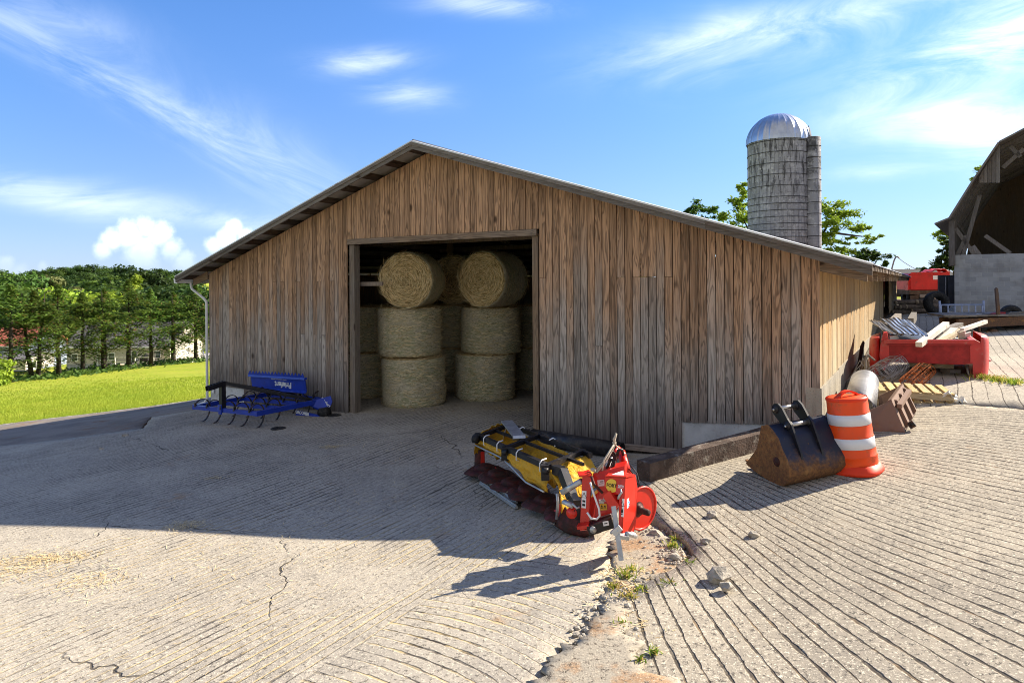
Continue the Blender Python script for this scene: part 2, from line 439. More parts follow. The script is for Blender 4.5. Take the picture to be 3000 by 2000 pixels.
    base = t.mix(t.math('MULTIPLY', pr, .88), base, gc)  # dark groove dirt also stands in for the shadow the grooves would cast
    h = t.math('SUBTRACT', t.math('MULTIPLY', t.math('ADD', f1, t.math('MULTIPLY', f2, .5)), .55), t.math('MULTIPLY', pr, depth / .012))
    h = t.math('SUBTRACT', h, t.math('MULTIPLY', ckm, .8))
    t.bump(h, .012)
    return t.out(base, .92, 0, .15)

M = {}
_q = lambda px, py: tuple(ga(px, py))[:2]
BOW = [(_q(1000, 1930), _q(1420, 1662)), (_q(1400, 1668), _q(1900, 1600))]
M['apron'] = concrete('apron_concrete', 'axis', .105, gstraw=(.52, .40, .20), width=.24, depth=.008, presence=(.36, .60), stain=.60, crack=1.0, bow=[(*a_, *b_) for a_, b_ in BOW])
M['fan'] = concrete('driveway_concrete', 'fan', .0185, (1.05, 12.6), width=.19, depth=.016, presence=(.12, .36), stain=.66, tone=(.40, .352, .275), tone2=(.28, .248, .20), spk=1.15)
M['yard'] = concrete('yard_concrete', 'axis', .20, width=.075, depth=.012, presence=(.2, .5), stain=.7)

def dirt_ground():
    t = NT('ground'); P = t.pos()
    gm = t.attr('rnd')
    n1 = t.noise(P, .35, 5); n2 = t.noise(P, 3.2, 5, .7); n3 = t.noise(P, 26, 4, .7)
    gr = t.mix(t.ramp(n1, .35, .65), (.26, .34, .028), (.34, .38, .040))
    gr = t.mix(t.ramp(n2, .45, .75), gr, (.42, .40, .07))
    gr = t.mix(t.ramp(n3, .5, .8), gr, (.16, .23, .022))
    # mown swaths running along the slope
    x, y, _ = t.sep(P)[:3]
    sw = t.math('SINE', t.math('ADD', t.math('MULTIPLY', t.math('ADD', t.math('MULTIPLY', x, -.72), t.math('MULTIPLY', y, .69)), 2.4), t.math('MULTIPLY', n1, 6)))
    gr = t.mix(t.math('MULTIPLY', t.ramp(sw, .72, 1), .4), gr, (.36, .30, .08))
    di = t.mix(t.ramp(n2, .35, .7), (.36, .215, .12), (.30, .235, .165))
    di = t.mix(t.ramp(t.noise(P, 60, 3, .7), .52, .7), di, (.13, .10, .075))
    di = t.mix(t.ramp(t.noise(P, 95, 2, .7), .6, .7), di, (.55, .47, .36))
    gmn = t.ramp(t.math('ADD', gm, t.math('MULTIPLY', t.math('SUBTRACT', n2, .5), .35)), .42, .58)
    t.bump(t.math('ADD', t.noise(P, 40, 4, .7), n3), .03)
    return t.out(t.mix(gmn, di, gr), .95, 0, .1)
M['ground'] = dirt_ground()

def gravel():
    t = NT('gravel'); P = t.pos()
    c = t.vor(P, 24, 'F1', 1); d = t.vor(P, 24, 'F1', 0)
    v = t.sep(c)[0]
    base = t.mix(v, (.42, .39, .35), (.66, .62, .56))
    base = t.mix(t.ramp(t.noise(P, 1.6, 4), .55, .72), base, (.32, .25, .17))
    base = t.mix(t.ramp(d, .35, .75), base, (.10, .09, .08))
    t.bump(t.math('MULTIPLY', d, -1), .02)
    return t.out(base, .95, 0, .15)
M['gravel'] = gravel()
def oldyard():
    t = NT('packed_yard'); P = t.pos()
    n = t.noise(P, .8, 5, .6)
    base = t.mix(t.ramp(n, .38, .62), (.27, .235, .205), (.19, .165, .145))
    base = t.mix(t.ramp(t.noise(P, 1.7, 4), .55, .75), base, (.22, .13, .075))
    base = t.mix(t.ramp(t.noise(P, 55, 3, .7), .55, .7), base, (.09, .08, .07))
    base = t.mix(t.ramp(t.noise(P, 90, 2, .7), .62, .7), base, (.46, .43, .39))
    t.bump(t.noise(P, 40, 5, .7), .012)
    return t.out(base, .95, 0, .12)
M['packed'] = oldyard()
def claydirt():
    t = NT('clay_dirt'); P = t.pos()
    n = t.noise(P, 2.6, 5, .65)
    base = t.mix(t.ramp(n, .36, .50), (.40, .26, .155), (.39, .345, .275))
    base = t.mix(t.ramp(t.noise(P, 24, 4, .8), .54, .63), base, (.12, .10, .08))
    base = t.mix(t.ramp(t.noise(P, 58, 3, .75), .56, .68), base, (.60, .53, .41))
    t.bump(t.noise(P, 34, 5, .8), .012)
    return t.out(base, .95, 0, .1)
M['dirt'] = claydirt()

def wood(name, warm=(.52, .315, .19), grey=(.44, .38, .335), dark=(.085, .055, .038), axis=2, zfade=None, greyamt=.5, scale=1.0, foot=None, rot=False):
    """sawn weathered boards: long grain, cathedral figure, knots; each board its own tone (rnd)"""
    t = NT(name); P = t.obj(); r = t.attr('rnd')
    sp = t.sep(P)
    if rot: sp = (t.math('SUBTRACT', t.math('MULTIPLY', sp[0], .8514), t.math('MULTIPLY', sp[1], .5245)), t.math('ADD', t.math('MULTIPLY', sp[0], .5245), t.math('MULTIPLY', sp[1], .8514)), sp[2])
    order = {2: (0, 1, 2), 0: (1, 2, 0), 1: (0, 2, 1)}[axis]
    a, b, c = sp[order[0]], sp[order[1]], sp[order[2]]
    ab = t.math('ADD', a, t.math('MULTIPLY', b, .83))
    off = t.math('MULTIPLY', r, 53.0)
    q = t.comb(t.math('ADD', t.math('MULTIPLY', ab, 17 * scale), off), t.math('MULTIPLY', c, .50 * scale), off)
    fig = t.noise(q, 1.0, 3, .5, .9)
    rings = t.math('FRACT', t.math('MULTIPLY', fig, 9.0))
    rings = t.math('MULTIPLY', t.ramp(rings, .0, .55), t.math('SUBTRACT', 1, t.ramp(rings, .8, 1)))
    fine = t.noise(t.comb(t.math('ADD', t.math('MULTIPLY', ab, 160 * scale), off), t.math('MULTIPLY', c, 2.2 * scale), off), 1.0, 3, .6)
    pat = t.noise(t.comb(t.math('ADD', t.math('MULTIPLY', ab, 3.0), off), t.math('MULTIPLY', c, .8), off), 1.0, 3)
    ga_ = t.math('ADD', t.math('MULTIPLY', t.math('SUBTRACT', pat, .5), .75), t.math('SUBTRACT', t.math('MULTIPLY', t.math('FRACT', t.math('MULTIPLY', r, 7.31)), .50), .25))
    if zfade:
        gz = t.ramp(t.sep(t.pos())[2], zfade[0], zfade[1], .42, -.42)
        ga_ = t.math('ADD', ga_, gz)
    gm = t.ramp(t.math('ADD', ga_, greyamt), .15, .85)
    base = t.mix(gm, warm, grey)
    base = t.mix(t.math('MULTIPLY', t.math('SUBTRACT', 1, rings), .66), base, t.mix(gm, dark, (.13, .115, .10)))
    base = t.mix(t.math('MULTIPLY', t.ramp(fine, .52, .72), .6), base, dark)
    base = t.mix(t.math('MULTIPLY', t.ramp(fine, .28, .42, 1, 0), .35), base, (.52, .44, .35))
    # knots
    kq = t.comb(t.math('ADD', t.math('MULTIPLY', ab, 7.0), off), t.math('MULTIPLY', c, 2.0), off)
    kn = t.vor(kq, .55, 'F1', 0)
    base = t.mix(t.ramp(kn, .05, .13, .9, 0), base, (.05, .03, .02))
    tone = t.ramp(t.math('FRACT', t.math('MULTIPLY', r, 3.77)), 0, 1, .74, 1.18, False)
    base = t.mix(1.0, base, t.comb(tone, tone, tone), 'MULTIPLY')
    if foot:   # splash-back stain that climbs unevenly from the wet foot of the wall
        zz = t.math('ADD', t.sep(t.pos())[2], t.math('MULTIPLY', t.math('SUBTRACT', pat, .5), 1.1))
        base = t.mix(t.math('MULTIPLY', t.ramp(zz, foot[0], foot[1], 1, 0), .72), base, (.055, .05, .052))
    t.bump(t.math('ADD', t.math('MULTIPLY', fine, .5), t.math('MULTIPLY', rings, .4)), .004)
    return t.out(base, .88, 0, .18)
M['siding'] = wood('siding_boards', zfade=(.8, 4.4), greyamt=.41, foot=(-.1, 1.5))
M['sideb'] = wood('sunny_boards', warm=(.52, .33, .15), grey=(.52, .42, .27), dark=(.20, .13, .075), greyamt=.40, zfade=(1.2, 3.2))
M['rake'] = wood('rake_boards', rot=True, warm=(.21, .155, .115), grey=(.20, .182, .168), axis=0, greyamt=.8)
M['beam'] = wood('beam_wood', rot=True, warm=(.36, .25, .165), grey=(.32, .28, .25), axis=0, greyamt=.5)
M['post'] = wood('post_wood', rot=True, warm=(.27, .18, .11), grey=(.23, .205, .18), greyamt=.5)
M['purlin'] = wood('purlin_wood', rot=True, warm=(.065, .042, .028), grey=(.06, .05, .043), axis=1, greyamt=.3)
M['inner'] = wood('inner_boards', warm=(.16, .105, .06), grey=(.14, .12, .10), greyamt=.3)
M['lumber'] = wood('fresh_lumber', warm=(.62, .50, .32), grey=(.56, .52, .46), dark=(.34, .25, .15), axis=0, greyamt=.35)
M['pallet'] = wood('pallet_wood', warm=(.60, .44, .20), grey=(.55, .46, .30), dark=(.30, .2, .09), axis=1, greyamt=.25)
M['oldwood'] = wood('old_wood', warm=(.24, .18, .13), grey=(.26, .24, .22), axis=0, greyamt=.7)
M['gambwood'] = wood('barn_grey_boards', warm=(.20, .16, .13), grey=(.22, .20, .19), axis=2, greyamt=.8)
M['white_lumber'] = plain('white_lumber', (.74, .70, .62), .7, var=.08, scale=4, dirt=(.45, .38, .28), dirt_amt=.3)

def tin(name, c=(.50, .50, .50), rough=.42, metal=.85, rust=.25):
    t = NT(name); P = t.obj()
    base = t.mix(t.ramp(t.noise(P, 3, 4), .3, .7), tuple(k * .82 for k in c), c)
    m = t.ramp(t.noise(P, 2.2, 6, .7), .78 - .25 * rust, .92 - .2 * rust)
    base = t.mix(m, base, (.22, .10, .045))
    return t.out(base, t.ramp(m, 0, 1, rough, .9), t.ramp(m, 0, 1, metal, 0))
M['tin'] = tin('roof_tin', rust=.2)
M['tin_under'] = plain('tin_underside', (.46, .43, .385), .7, .1, .2, 3)

def foundation():
    t = NT('foundation_concrete'); P = t.pos()
    n = t.noise(P, 1.6, 5, .6)
    base = t.mix(t.ramp(n, .35, .65), (.40, .36, .29), (.31, .285, .24))
    st = t.noise(t.mul(P, (2.5, 2.5, .35)), 2.2, 4, .6)
    base = t.mix(t.math('MULTIPLY', t.ramp(st, .52, .72), .6), base, (.17, .14, .11))
    base = t.mix(t.ramp(t.noise(P, 40, 3, .7), .6, .72), base, (.16, .14, .12))
    t.bump(t.noise(P, 30, 5, .65), .01)
    return t.out(base, .92, 0, .15)
M['found'] = foundation()
M['foundl'] = plain('pale_poured_concrete', (.56, .555, .55), .9, 0, .12, 3, (.36, .34, .31), .35, .006, 30, .15)
M['curb'] = plain('curb_grime', (.115, .085, .07), .95, 0, .35, 5, (.30, .27, .23), .35, .012, 40, .12)
M['white'] = plain('white_enamel', (.78, .78, .78), .4, 0, .05, 3, (.5, .47, .42), .15)

# ================================================================ ground sheets
def grid_axis(lim, near, step, grow):
    a = [0.0]; s = step
    while a[-1] < lim:
        if a[-1] > near: s *= grow
        a.append(a[-1] + s)
    return a
ax = grid_axis(1600, 32, .8, 1.16)
xs = np.array(sorted(set([-k for k in ax] + ax))); ys = np.array(sorted(set([-k for k in ax if k < 500] + ax)))
GX, GY = np.meshgrid(xs, ys)
GZ = HN(GX, GY)
# grass begins beyond the gravel edge on the left, and away from the yard on the right
def grass_mask(x, y):
    e = (x - (-12.9)) * (21.9 - 17.5) - (y - 17.5) * (-9.8 + 12.9)      # left of the line gravel edge
    d = -e / math.hypot(21.9 - 17.5, -9.8 + 12.9)
    m = np.clip(.5 + d * .5, 0, 1)
    r = np.hypot(x - 15, y - 25)
    m2 = np.clip((r - 46) / 8, 0, 1)
    return np.maximum(m, m2)
ln_a = ga(0, 1246); ln_b = ga(600, 1168)
def grass_mask(x, y):
    nx, ny = -(ln_b.y - ln_a.y), (ln_b.x - ln_a.x)
    L = math.hypot(nx, ny)
    d = ((x - ln_a.x) * nx + (y - ln_a.y) * ny) / L
    if nx > 0: pass
    m = np.clip(.5 + d * 1.6, 0, 1)
    m2 = np.clip((np.hypot(x - 14, y - 22) - 50) / 8, 0, 1)
    return np.maximum(np.where(y > 2, m, 0), m2)
GM = grass_mask(GX, GY)
b = MB(); b.smooth = True
b.v = [tuple(p) for p in np.stack([GX.ravel(), GY.ravel(), GZ.ravel()], 1)]
b.r = GM.ravel().tolist()
nx_ = len(xs)
b.f = [[j * nx_ + i, j * nx_ + i + 1, (j + 1) * nx_ + i + 1, (j + 1) * nx_ + i] for j in range(len(ys) - 1) for i in range(nx_ - 1)]
b.m = [0] * len(b.f); b.s = [True] * len(b.f)
g_o = b.build('ground', M['ground']); tag(g_o, 'grassy field and bare dirt reaching to the wooded hill', 'ground', kind='structure')

def polysheet(name, poly, mat, off, step=.25, skirt=.12, jag=0.0, jn=.12, seed=1, label=None, cat=None):
    """a sheet of ground cut to a plan outline, following the terrain, with a real edge"""
    rr = random.Random(seed)
    out = []
    for i, p in enumerate(poly):
        q = poly[(i + 1) % len(poly)]
        L = math.hypot(q[0] - p[0], q[1] - p[1]); n = max(1, int(L / jn))
        if L > 30: n = max(1, int(L / 1.5))
        nr = V((-(q[1] - p[1]), q[0] - p[0], 0)) / max(L, 1e-6)
        for k in range(n):
            f = k / n
            j = rr.uniform(-1, 1) * jag * (0 if k == 0 else 1)
            out.append((p[0] + (q[0] - p[0]) * f + nr.x * j, p[1] + (q[1] - p[1]) * f + nr.y * j))
    n = len(out)
    x0, x1 = min(p[0] for p in out), max(p[0] for p in out); y0, y1 = min(p[1] for p in out), max(p[1] for p in out)
    pts = []
    gx = np.arange(x0, x1, step); gy = np.arange(y0, y1, step)
    A2 = np.array(out)
    X, Y = np.meshgrid(gx, gy); X = X.ravel() + .013; Y = Y.ravel() + .017
    ins = np.zeros(len(X), bool); md = np.full(len(X), 1e9)
    for i in range(n):
        ax_, ay_ = A2[i]; bx_, by_ = A2[(i + 1) % n]
        c = ((ay_ > Y) != (by_ > Y))
        with np.errstate(divide='ignore', invalid='ignore'):
            ins ^= c & (X < (bx_ - ax_) * (Y - ay_) / (by_ - ay_ + 1e-12) + ax_)
        tt = np.clip(((X - ax_) * (bx_ - ax_) + (Y - ay_) * (by_ - ay_)) / ((bx_ - ax_) ** 2 + (by_ - ay_) ** 2 + 1e-9), 0, 1)
        md = np.minimum(md, np.hypot(X - ax_ - tt * (bx_ - ax_), Y - ay_ - tt * (by_ - ay_)))
    k = ins & (md > step * .35)
    allp = [V((p[0], p[1])) for p in out] + [V((a, c)) for a, c in zip(X[k], Y[k])]
    vo, eo, fo, *_ = geometry.delaunay_2d_cdt(allp, [(i, (i + 1) % n) for i in range(n)], [], 1, 1e-5)
    vx = np.array([p[0] for p in vo]); vy = np.array([p[1] for p in vo]); vz = HN(vx, vy) + (off(vx, vy) if callable(off) else off)
    m = MB(); m.smooth = True
    m.v = list(zip(vx.tolist(), vy.tolist(), vz.tolist())); m.r = [.5] * len(m.v)
    m.f = [list(f) for f in fo]
    # faces up
    for f in m.f:
        a, c, d = (m.v[i] for i in f[:3])
        if (c[0] - a[0]) * (d[1] - a[1]) - (c[1] - a[1]) * (d[0] - a[0]) < 0: f.reverse()
    cnt = {}
    for f in m.f:
        for a, c in zip(f, f[1:] + f[:1]): cnt[(a, c)] = 1
    rim = [(a, c) for a, c in cnt if (c, a) not in cnt]
    m.m = [0] * len(m.f); m.s = [True] * len(m.f)
    low = {}
    for a, c in rim:
        for i in (a, c):
            if i not in low:
                low[i] = len(m.v); p = m.v[i]; m.v.append((p[0], p[1], p[2] - skirt)); m.r.append(.5)
        m.f.append([c, a, low[a], low[c]]); m.m.append(0); m.s.append(False)
    o = m.build(name, mat); tag(o, label, cat or 'ground', kind='structure')
    return o

P0 = V((-8.02, 17.65, 0)); DX = V((.8514, -.5245, 0)); AX = V((.5245, .8514, 0)); UP = V((0, 0, 1))
def BP(s, t, z): return P0 + DX * s + AX * t + UP * z
WID = 14.78; RIDGE = 5.65; EAVE = 3.26; SL = (RIDGE - EAVE) / (WID / 2); LEN = 34.4
def ztop(s): return RIDGE - SL * abs(s - WID / 2)
xy = lambda p: (p[0], p[1])
g2 = lambda px, py: xy(ga(px, py))
# edges read from the photograph and carried to the terrain
E_curb_lo = g2(1885, 1424); E_curb_hi = g2(2245, 1318)
dw = [E_curb_lo, g2(2050, 1376), E_curb_hi, xy(BP(WID + .03, 0.0, 0)), xy(BP(WID + .03, .55, 0)), g2(2800, 1206), g2(3060, 1228), (13.5, 9.4), (16, 2.5), (6, 1.6), (2.3, 2.6), g2(1795, 1985), g2(1772, 1900), g2(1786, 1850), g2(1800, 1798),
      g2(1868, 1762), g2(1890, 1738), g2(1962, 1706), g2(2034, 1652), g2(2000, 1608), g2(1952, 1568), g2(1908, 1538), g2(1880, 1500), g2(1860, 1450)]
polysheet('driveway_slab', dw, M['fan'], lambda X, Y: .070 + .040 * np.clip(np.maximum((X - 2.0) / 1.2, (Y - 5.35) / .7), 0, 1), .2, .16, .030, .10, 3, 'deeply grooved concrete driveway slab on the right with a broken edge', 'driveway')
yd = [xy(BP(WID + .03, .56, 0)), g2(2800, 1204), g2(3060, 1226), (13.5, 9.5), (22, 10), (34, 30), (30, 60), (18, 50), (22, 38), xy(BP(WID + .03, 18.6, 0)), xy(BP(WID + .03, 8, 0))]
polysheet('yard_slab', yd, M['yard'], .105, .5, .2, .012, .3, 4, 'scored concrete yard slab running along the sunny side of the barn', 'yard')
apron = [xy(BP(.9, -.02, 0)), xy(BP(.1, -1.6, 0)), g2(420, 1262), g2(170, 1296), g2(-100, 1325), (-9.8, 10.0), (-7, 3.0), (-2, 2.6), (-.66, 3.4), (.5, 3.2), g2(1560, 2060), g2(1640, 1930), g2(1730, 1880), g2(1776, 1810), g2(1790, 1760), g2(1800, 1700), g2(1774, 1634),
         g2(1792, 1600), g2(1840, 1560), g2(1868, 1520), g2(1850, 1450), E_curb_lo, g2(1950, 1380), xy(BP(12.4, -.10, 0)), xy(BP(12.4, .0, 0)), xy(BP(10.6, .5, 0)), xy(BP(10.6, LEN - .3, 0)), xy(BP(.3, LEN - .3, 0)), xy(BP(.3, .4, 0))]
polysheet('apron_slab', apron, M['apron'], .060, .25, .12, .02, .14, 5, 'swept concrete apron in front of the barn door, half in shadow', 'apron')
wedge = [g2(1905, 1555), g2(1945, 1575), g2(1995, 1612), g2(2030, 1650), g2(1960, 1700), g2(1888, 1732), g2(1866, 1762), g2(1836, 1800), g2(1838, 1850), g2(1850, 1900), g2(1885, 1985), (2.75, 2.5), (.9, 3.2), g2(1560, 2050), g2(1600, 1960), g2(1700, 1900), g2(1760, 1820), g2(1775, 1760), g2(1800, 1700), g2(1775, 1640), g2(1800, 1600), g2(1850, 1570), g2(1880, 1540)]
polysheet('dirt_patch', wedge, M['dirt'], lambda X, Y: .068 + .020 * np.clip((5.75 - Y) / .5, 0, 1), .10, .016, .07, .05, 12, 'bare clay and crumbled concrete between the two slabs', 'dirt')
ea = ln_a; eb = ln_b
pk = [xy(BP(.95, -.05, 0)), xy(BP(.05, -1.62, 0)), g2(416, 1265), g2(166, 1299), g2(-100, 1328), (-12, 11), (-16, 13), (ea.x + .3, ea.y - .5), (eb.x + .75, eb.y - .1), (-9.2, 24), xy(BP(-.1, 3.0, 0)), xy(BP(-.1, .0, 0))]
polysheet('packed_yard', pk, M['packed'], .05, .3, .1, .04, .2, 8, 'packed dark gravel yard beside the barn corner', 'yard')
gv = [(ea.x - 5.0, ea.y - 6.0), (ea.x - 3.6, ea.y - 6.8), (ea.x + .75, ea.y - .55), (eb.x + .8, eb.y - .15), (eb.x + 12.2, eb.y + 20), (eb.x + 11.0, eb.y + 20.6), (eb.x, eb.y), (ea.x, ea.y)]
polysheet('gravel_strip', gv, M['gravel'], .032, .25, .08, .10, .15, 9, 'pale gravel strip between the yard and the grass', 'gravel')
# ================================================================ the timber barn
M['flash'] = plain('roof_edge_metal', (.62, .62, .62), .45, .3, .1, 2, (.3, .22, .16), .2)
M['joint'] = plain('joint_shade', (.02, .016, .013), .9)
barn = empty('timber_barn', BP(0, 0, 0), 'weathered board barn with low gable roof and a wide open door full of hay', 'barn')
BW = .141
S_D0, S_D1, Z_HEAD = 5.11, 9.97, 3.955
def board(m, s0, s1, z0a, z0b, z1a, z1b, t0, th=.022):
    m.rnd = R.random()
    m.hexa([BP(s0, t0, z0a), BP(s1, t0, z0b), BP(s1, t0 + th, z0b), BP(s0, t0 + th, z0a), BP(s0, t0, z1a), BP(s1, t0, z1b), BP(s1, t0 + th, z1b), BP(s0, t0 + th, z1a)])
def front_bottom(s):
    if s < 1.46: return .31
    if s < S_D1: return -.0
    if s < 12.66: return .02
    return .64 + (s - 12.66) * .075
m = MB()
n = int(WID / BW)
for i in range(n + 1):
    s0, s1 = i * BW + .0065, min(WID, (i + 1) * BW - .0065)
    if s1 - s0 < .03: continue
    sm_ = (s0 + s1) / 2
    zb = Z_HEAD if S_D0 < sm_ < S_D1 else front_bottom(sm_)
    if zb < .3: zb = H(*xy(BP(sm_, -.05, 0))) + .05
    a, c = ztop(s0), ztop(s1)
    jt = []
    if zb < 1 and R.random() < (.42 if sm_ > 1.6 else .1) and 2.6 < sm_ < 12.6:
        jt = [R.choice([1.84, 3.04, 3.04]) if sm_ > 9.9 else R.choice([1.78, 3.02])]
    tj = R.uniform(-.003, .004)
    zs = [zb] + jt
    for k, z in enumerate(zs):
        if k + 1 < len(zs): board(m, s0, s1, z, z, zs[k + 1] - .006, zs[k + 1] - .006, tj)
        else: board(m, s0, s1, z, z, a - .004, c - .004, tj + (.002 if k else 0))
m.build('front_wall', M['siding'], barn)
# added dark strips paint the shade of the open joints, keeping daylight slits thin
m = MB()
for i in range(0, n + 1):
    s = i * BW; zb = max(Z_HEAD if S_D0 - .05 < s < S_D1 + .05 else front_bottom(s), .1)
    if i % 9 == 4 and not (S_D0 - .2 < s < S_D1 + .2): continue
    m.rnd = R.random(); zt = ztop(s) - .06
    m.hexa([BP(s - .02, .03, zb), BP(s + .02, .03, zb), BP(s + .02, .038, zb), BP(s - .02, .038, zb), BP(s - .02, .03, zt), BP(s + .02, .03, zt), BP(s + .02, .038, zt), BP(s - .02, .038, zt)])
m.build('gap_shade', M['joint'], barn, label='dark strips behind the joints of the front boards')
# sunny side wall
T_END = 18.6
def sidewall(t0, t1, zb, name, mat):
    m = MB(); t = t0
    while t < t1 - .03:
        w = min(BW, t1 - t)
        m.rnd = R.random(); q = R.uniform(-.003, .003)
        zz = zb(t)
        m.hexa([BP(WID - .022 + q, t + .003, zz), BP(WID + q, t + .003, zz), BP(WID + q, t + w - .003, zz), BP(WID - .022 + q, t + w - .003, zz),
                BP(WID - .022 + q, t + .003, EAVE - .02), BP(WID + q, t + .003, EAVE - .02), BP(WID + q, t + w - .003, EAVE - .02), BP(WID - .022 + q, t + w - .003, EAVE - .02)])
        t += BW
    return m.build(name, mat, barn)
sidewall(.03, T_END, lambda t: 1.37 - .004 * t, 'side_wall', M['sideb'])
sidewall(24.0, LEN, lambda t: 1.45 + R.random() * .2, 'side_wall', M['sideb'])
m = MB()
m.hexa([BP(WID - .2, 0.06, 1.2), BP(WID - .035, 0.06, 1.2), BP(WID - .035, T_END, 1.2), BP(WID - .2, T_END, 1.2), BP(WID - .2, .06, EAVE - .1), BP(WID - .035, .06, EAVE - .1), BP(WID - .035, T_END, EAVE - .1), BP(WID - .2, T_END, EAVE - .1)])
m.build('wall_stud', M['inner'], barn)
# left, rear walls
m = MB()
for t in np.arange(0.03, LEN, .3):
    m.rnd = R.random(); m.box((BP(.011, t + .148, 1.45)), (.001, .001, .001))
    m.hexa([BP(0, t, -.3), BP(.022, t, -.3), BP(.022, t + .295, -.3), BP(0, t + .295, -.3), BP(0, t, EAVE - .02), BP(.022, t, EAVE - .02), BP(.022, t + .295, EAVE - .02), BP(0, t + .295, EAVE - .02)])
m.build('side_wall', M['siding'], barn)
m = MB()
for s in np.arange(.03, WID - .3, .3):
    m.rnd = R.random(); board(m, s, s + .295, 0, 0, ztop(s) - .01, ztop(s + .295) - .01, LEN - .03)
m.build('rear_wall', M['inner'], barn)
# foundations
m = MB()
segs = [(.0, 2.5, 1.36, 1.35), (2.52, 5.0, 1.38, 1.37), (5.02, 8.6, 1.35, 1.34), (8.62, 12.2, 1.36, 1.34), (12.22, T_END, 1.33, 1.31)]
for t0, t1, za, zb in segs:
    q = .012 if t0 > 2 else .02
    m.hexa([BP(WID - .2, t0 + .001, .1), BP(WID + q + .02, t0, .1), BP(WID + q + .02, t1, .3), BP(WID - .2, t1, .3), BP(WID - .2, t0 + .001, za), BP(WID + q, t0, za), BP(WID + q, t1, zb), BP(WID - .2, t1, zb)])
m.build('foundation', M['found'], barn)
m = MB()
m.hexa([BP(12.67, .028, -.2), BP(WID - .0, .028, -.2), BP(WID - .0, .2, -.2), BP(12.67, .2, -.2), BP(12.67, .028, .66), BP(WID - .0, .028, .86), BP(WID - .0, .2, .86), BP(12.67, .2, .66)])
m.build('foundation', M['foundl'], barn); m = MB()
m.hexa([BP(.01, .028, -.6), BP(2.0, .028, -.6), BP(2.0, .2, -.6), BP(.01, .2, -.6), BP(.01, .028, .34), BP(2.0, .028, .34), BP(2.0, .2, .34), BP(.01, .2, .34)])
m.build('foundation', M['foundl'], barn)
m = MB()
m.bar(BP(9.97, -.05, H(*xy(BP(9.97, -.05, 0))) + .07), BP(12.85, -.05, H(*xy(BP(12.8, -.05, 0))) + .05), .07, .09)
m.build('sill_board', M['beam'], barn)
# door frame
for s, w in ((S_D0 + .075, .15), (S_D1 - .06, .12)):
    m = MB(); m.rnd = R.random()
    m.hexa([BP(s - w / 2, .03, -.02), BP(s + w / 2, .03, -.02), BP(s + w / 2, .2, -.02), BP(s - w / 2, .2, -.02), BP(s - w / 2, .03, Z_HEAD - .13), BP(s + w / 2, .03, Z_HEAD - .13), BP(s + w / 2, .2, Z_HEAD - .13), BP(s - w / 2, .2, Z_HEAD - .13)])
    m.build('door_post', M['post'], barn)
m = MB(); m.rnd = .31
m.hexa([BP(S_D0 - .01, -.03, Z_HEAD - .125), BP(S_D1 + .0, -.03, Z_HEAD - .125), BP(S_D1 + .0, .02, Z_HEAD - .125), BP(S_D0 - .01, .02, Z_HEAD - .125), BP(S_D0 - .01, -.03, Z_HEAD - .005), BP(S_D1, -.03, Z_HEAD - .005), BP(S_D1, .02, Z_HEAD - .005), BP(S_D0 - .01, .02, Z_HEAD - .005)])
m.build('door_header', M['beam'], barn)
# rails on the inside of the wall, roof truss
m = MB(); m.bar(BP(S_D0 - 2, .3, 2.95), BP(S_D0 + .75, .3, 2.95), .04, .09); m.build('wall_rail', M['post'], barn)
for t in (2.6, 6.2, 9.8):
    m = MB()
    m.bar(BP(2.9, t, 4.02), BP(WID - 2.9, t, 4.02), .05, .12)
    for s in (9.4, 7.39, 5.4):
        for ds in (-.75, 0, .75): m.bar(BP(s, t + .03, 4.1), BP(s + ds, t + .03, ztop(s + ds) - .1), .04, .09)
    m.build('roof_truss', M['post'], barn)
for s in (4.2, 10.9):
    for t in (5.0, 10, 15, 20, 25, 30):
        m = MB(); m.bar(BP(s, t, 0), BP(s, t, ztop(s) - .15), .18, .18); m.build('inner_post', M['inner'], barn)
# roof
OH, OF = .72, .455
roofm = MB()
TH_ = .024
ZR = 5.80
def zroof(s): return ZR - SL * abs(s - WID / 2)
for sgn in (0, 1):
    e = -OH if sgn == 0 else WID + OH
    mid = WID / 2
    N = 44
    def f(u_, v_, e=e, mid=mid):
        s = mid + (e - mid) * u_
        rib = .012 * (max(0, math.cos(v_ * (LEN + OF + .3) / .23 * 2 * math.pi)) ** 6)
        return BP(s, -OF + v_ * (LEN + OF + .3), zroof(s) + rib)
    roofm.mi = 0
    nv = 900
    vs = [f(i / 2, j / nv) for j in range(nv + 1) for i in range(3)]
    fs = []
    for j in range(nv):
        for i in range(2):
            q = (j * 3 + i, j * 3 + i + 1, (j + 1) * 3 + i + 1, (j + 1) * 3 + i)
            fs.append(q if sgn else q[::-1])
    roofm.add(vs, fs)
    roofm.mi = 1
    vs2 = [BP(s, t, zroof(s) - .006) for t in (-OF, LEN + .3) for s in (mid, e)]
    roofm.add(vs2, [(0, 1, 3, 2)])
roofm.mi = 0
roofm.tube([BP(WID / 2, -OF - .01, ZR + .012), BP(WID / 2, LEN + .3, ZR + .012)], .035, 8)
roof = roofm.build('roof', [M['tin'], M['tin_under']], barn)
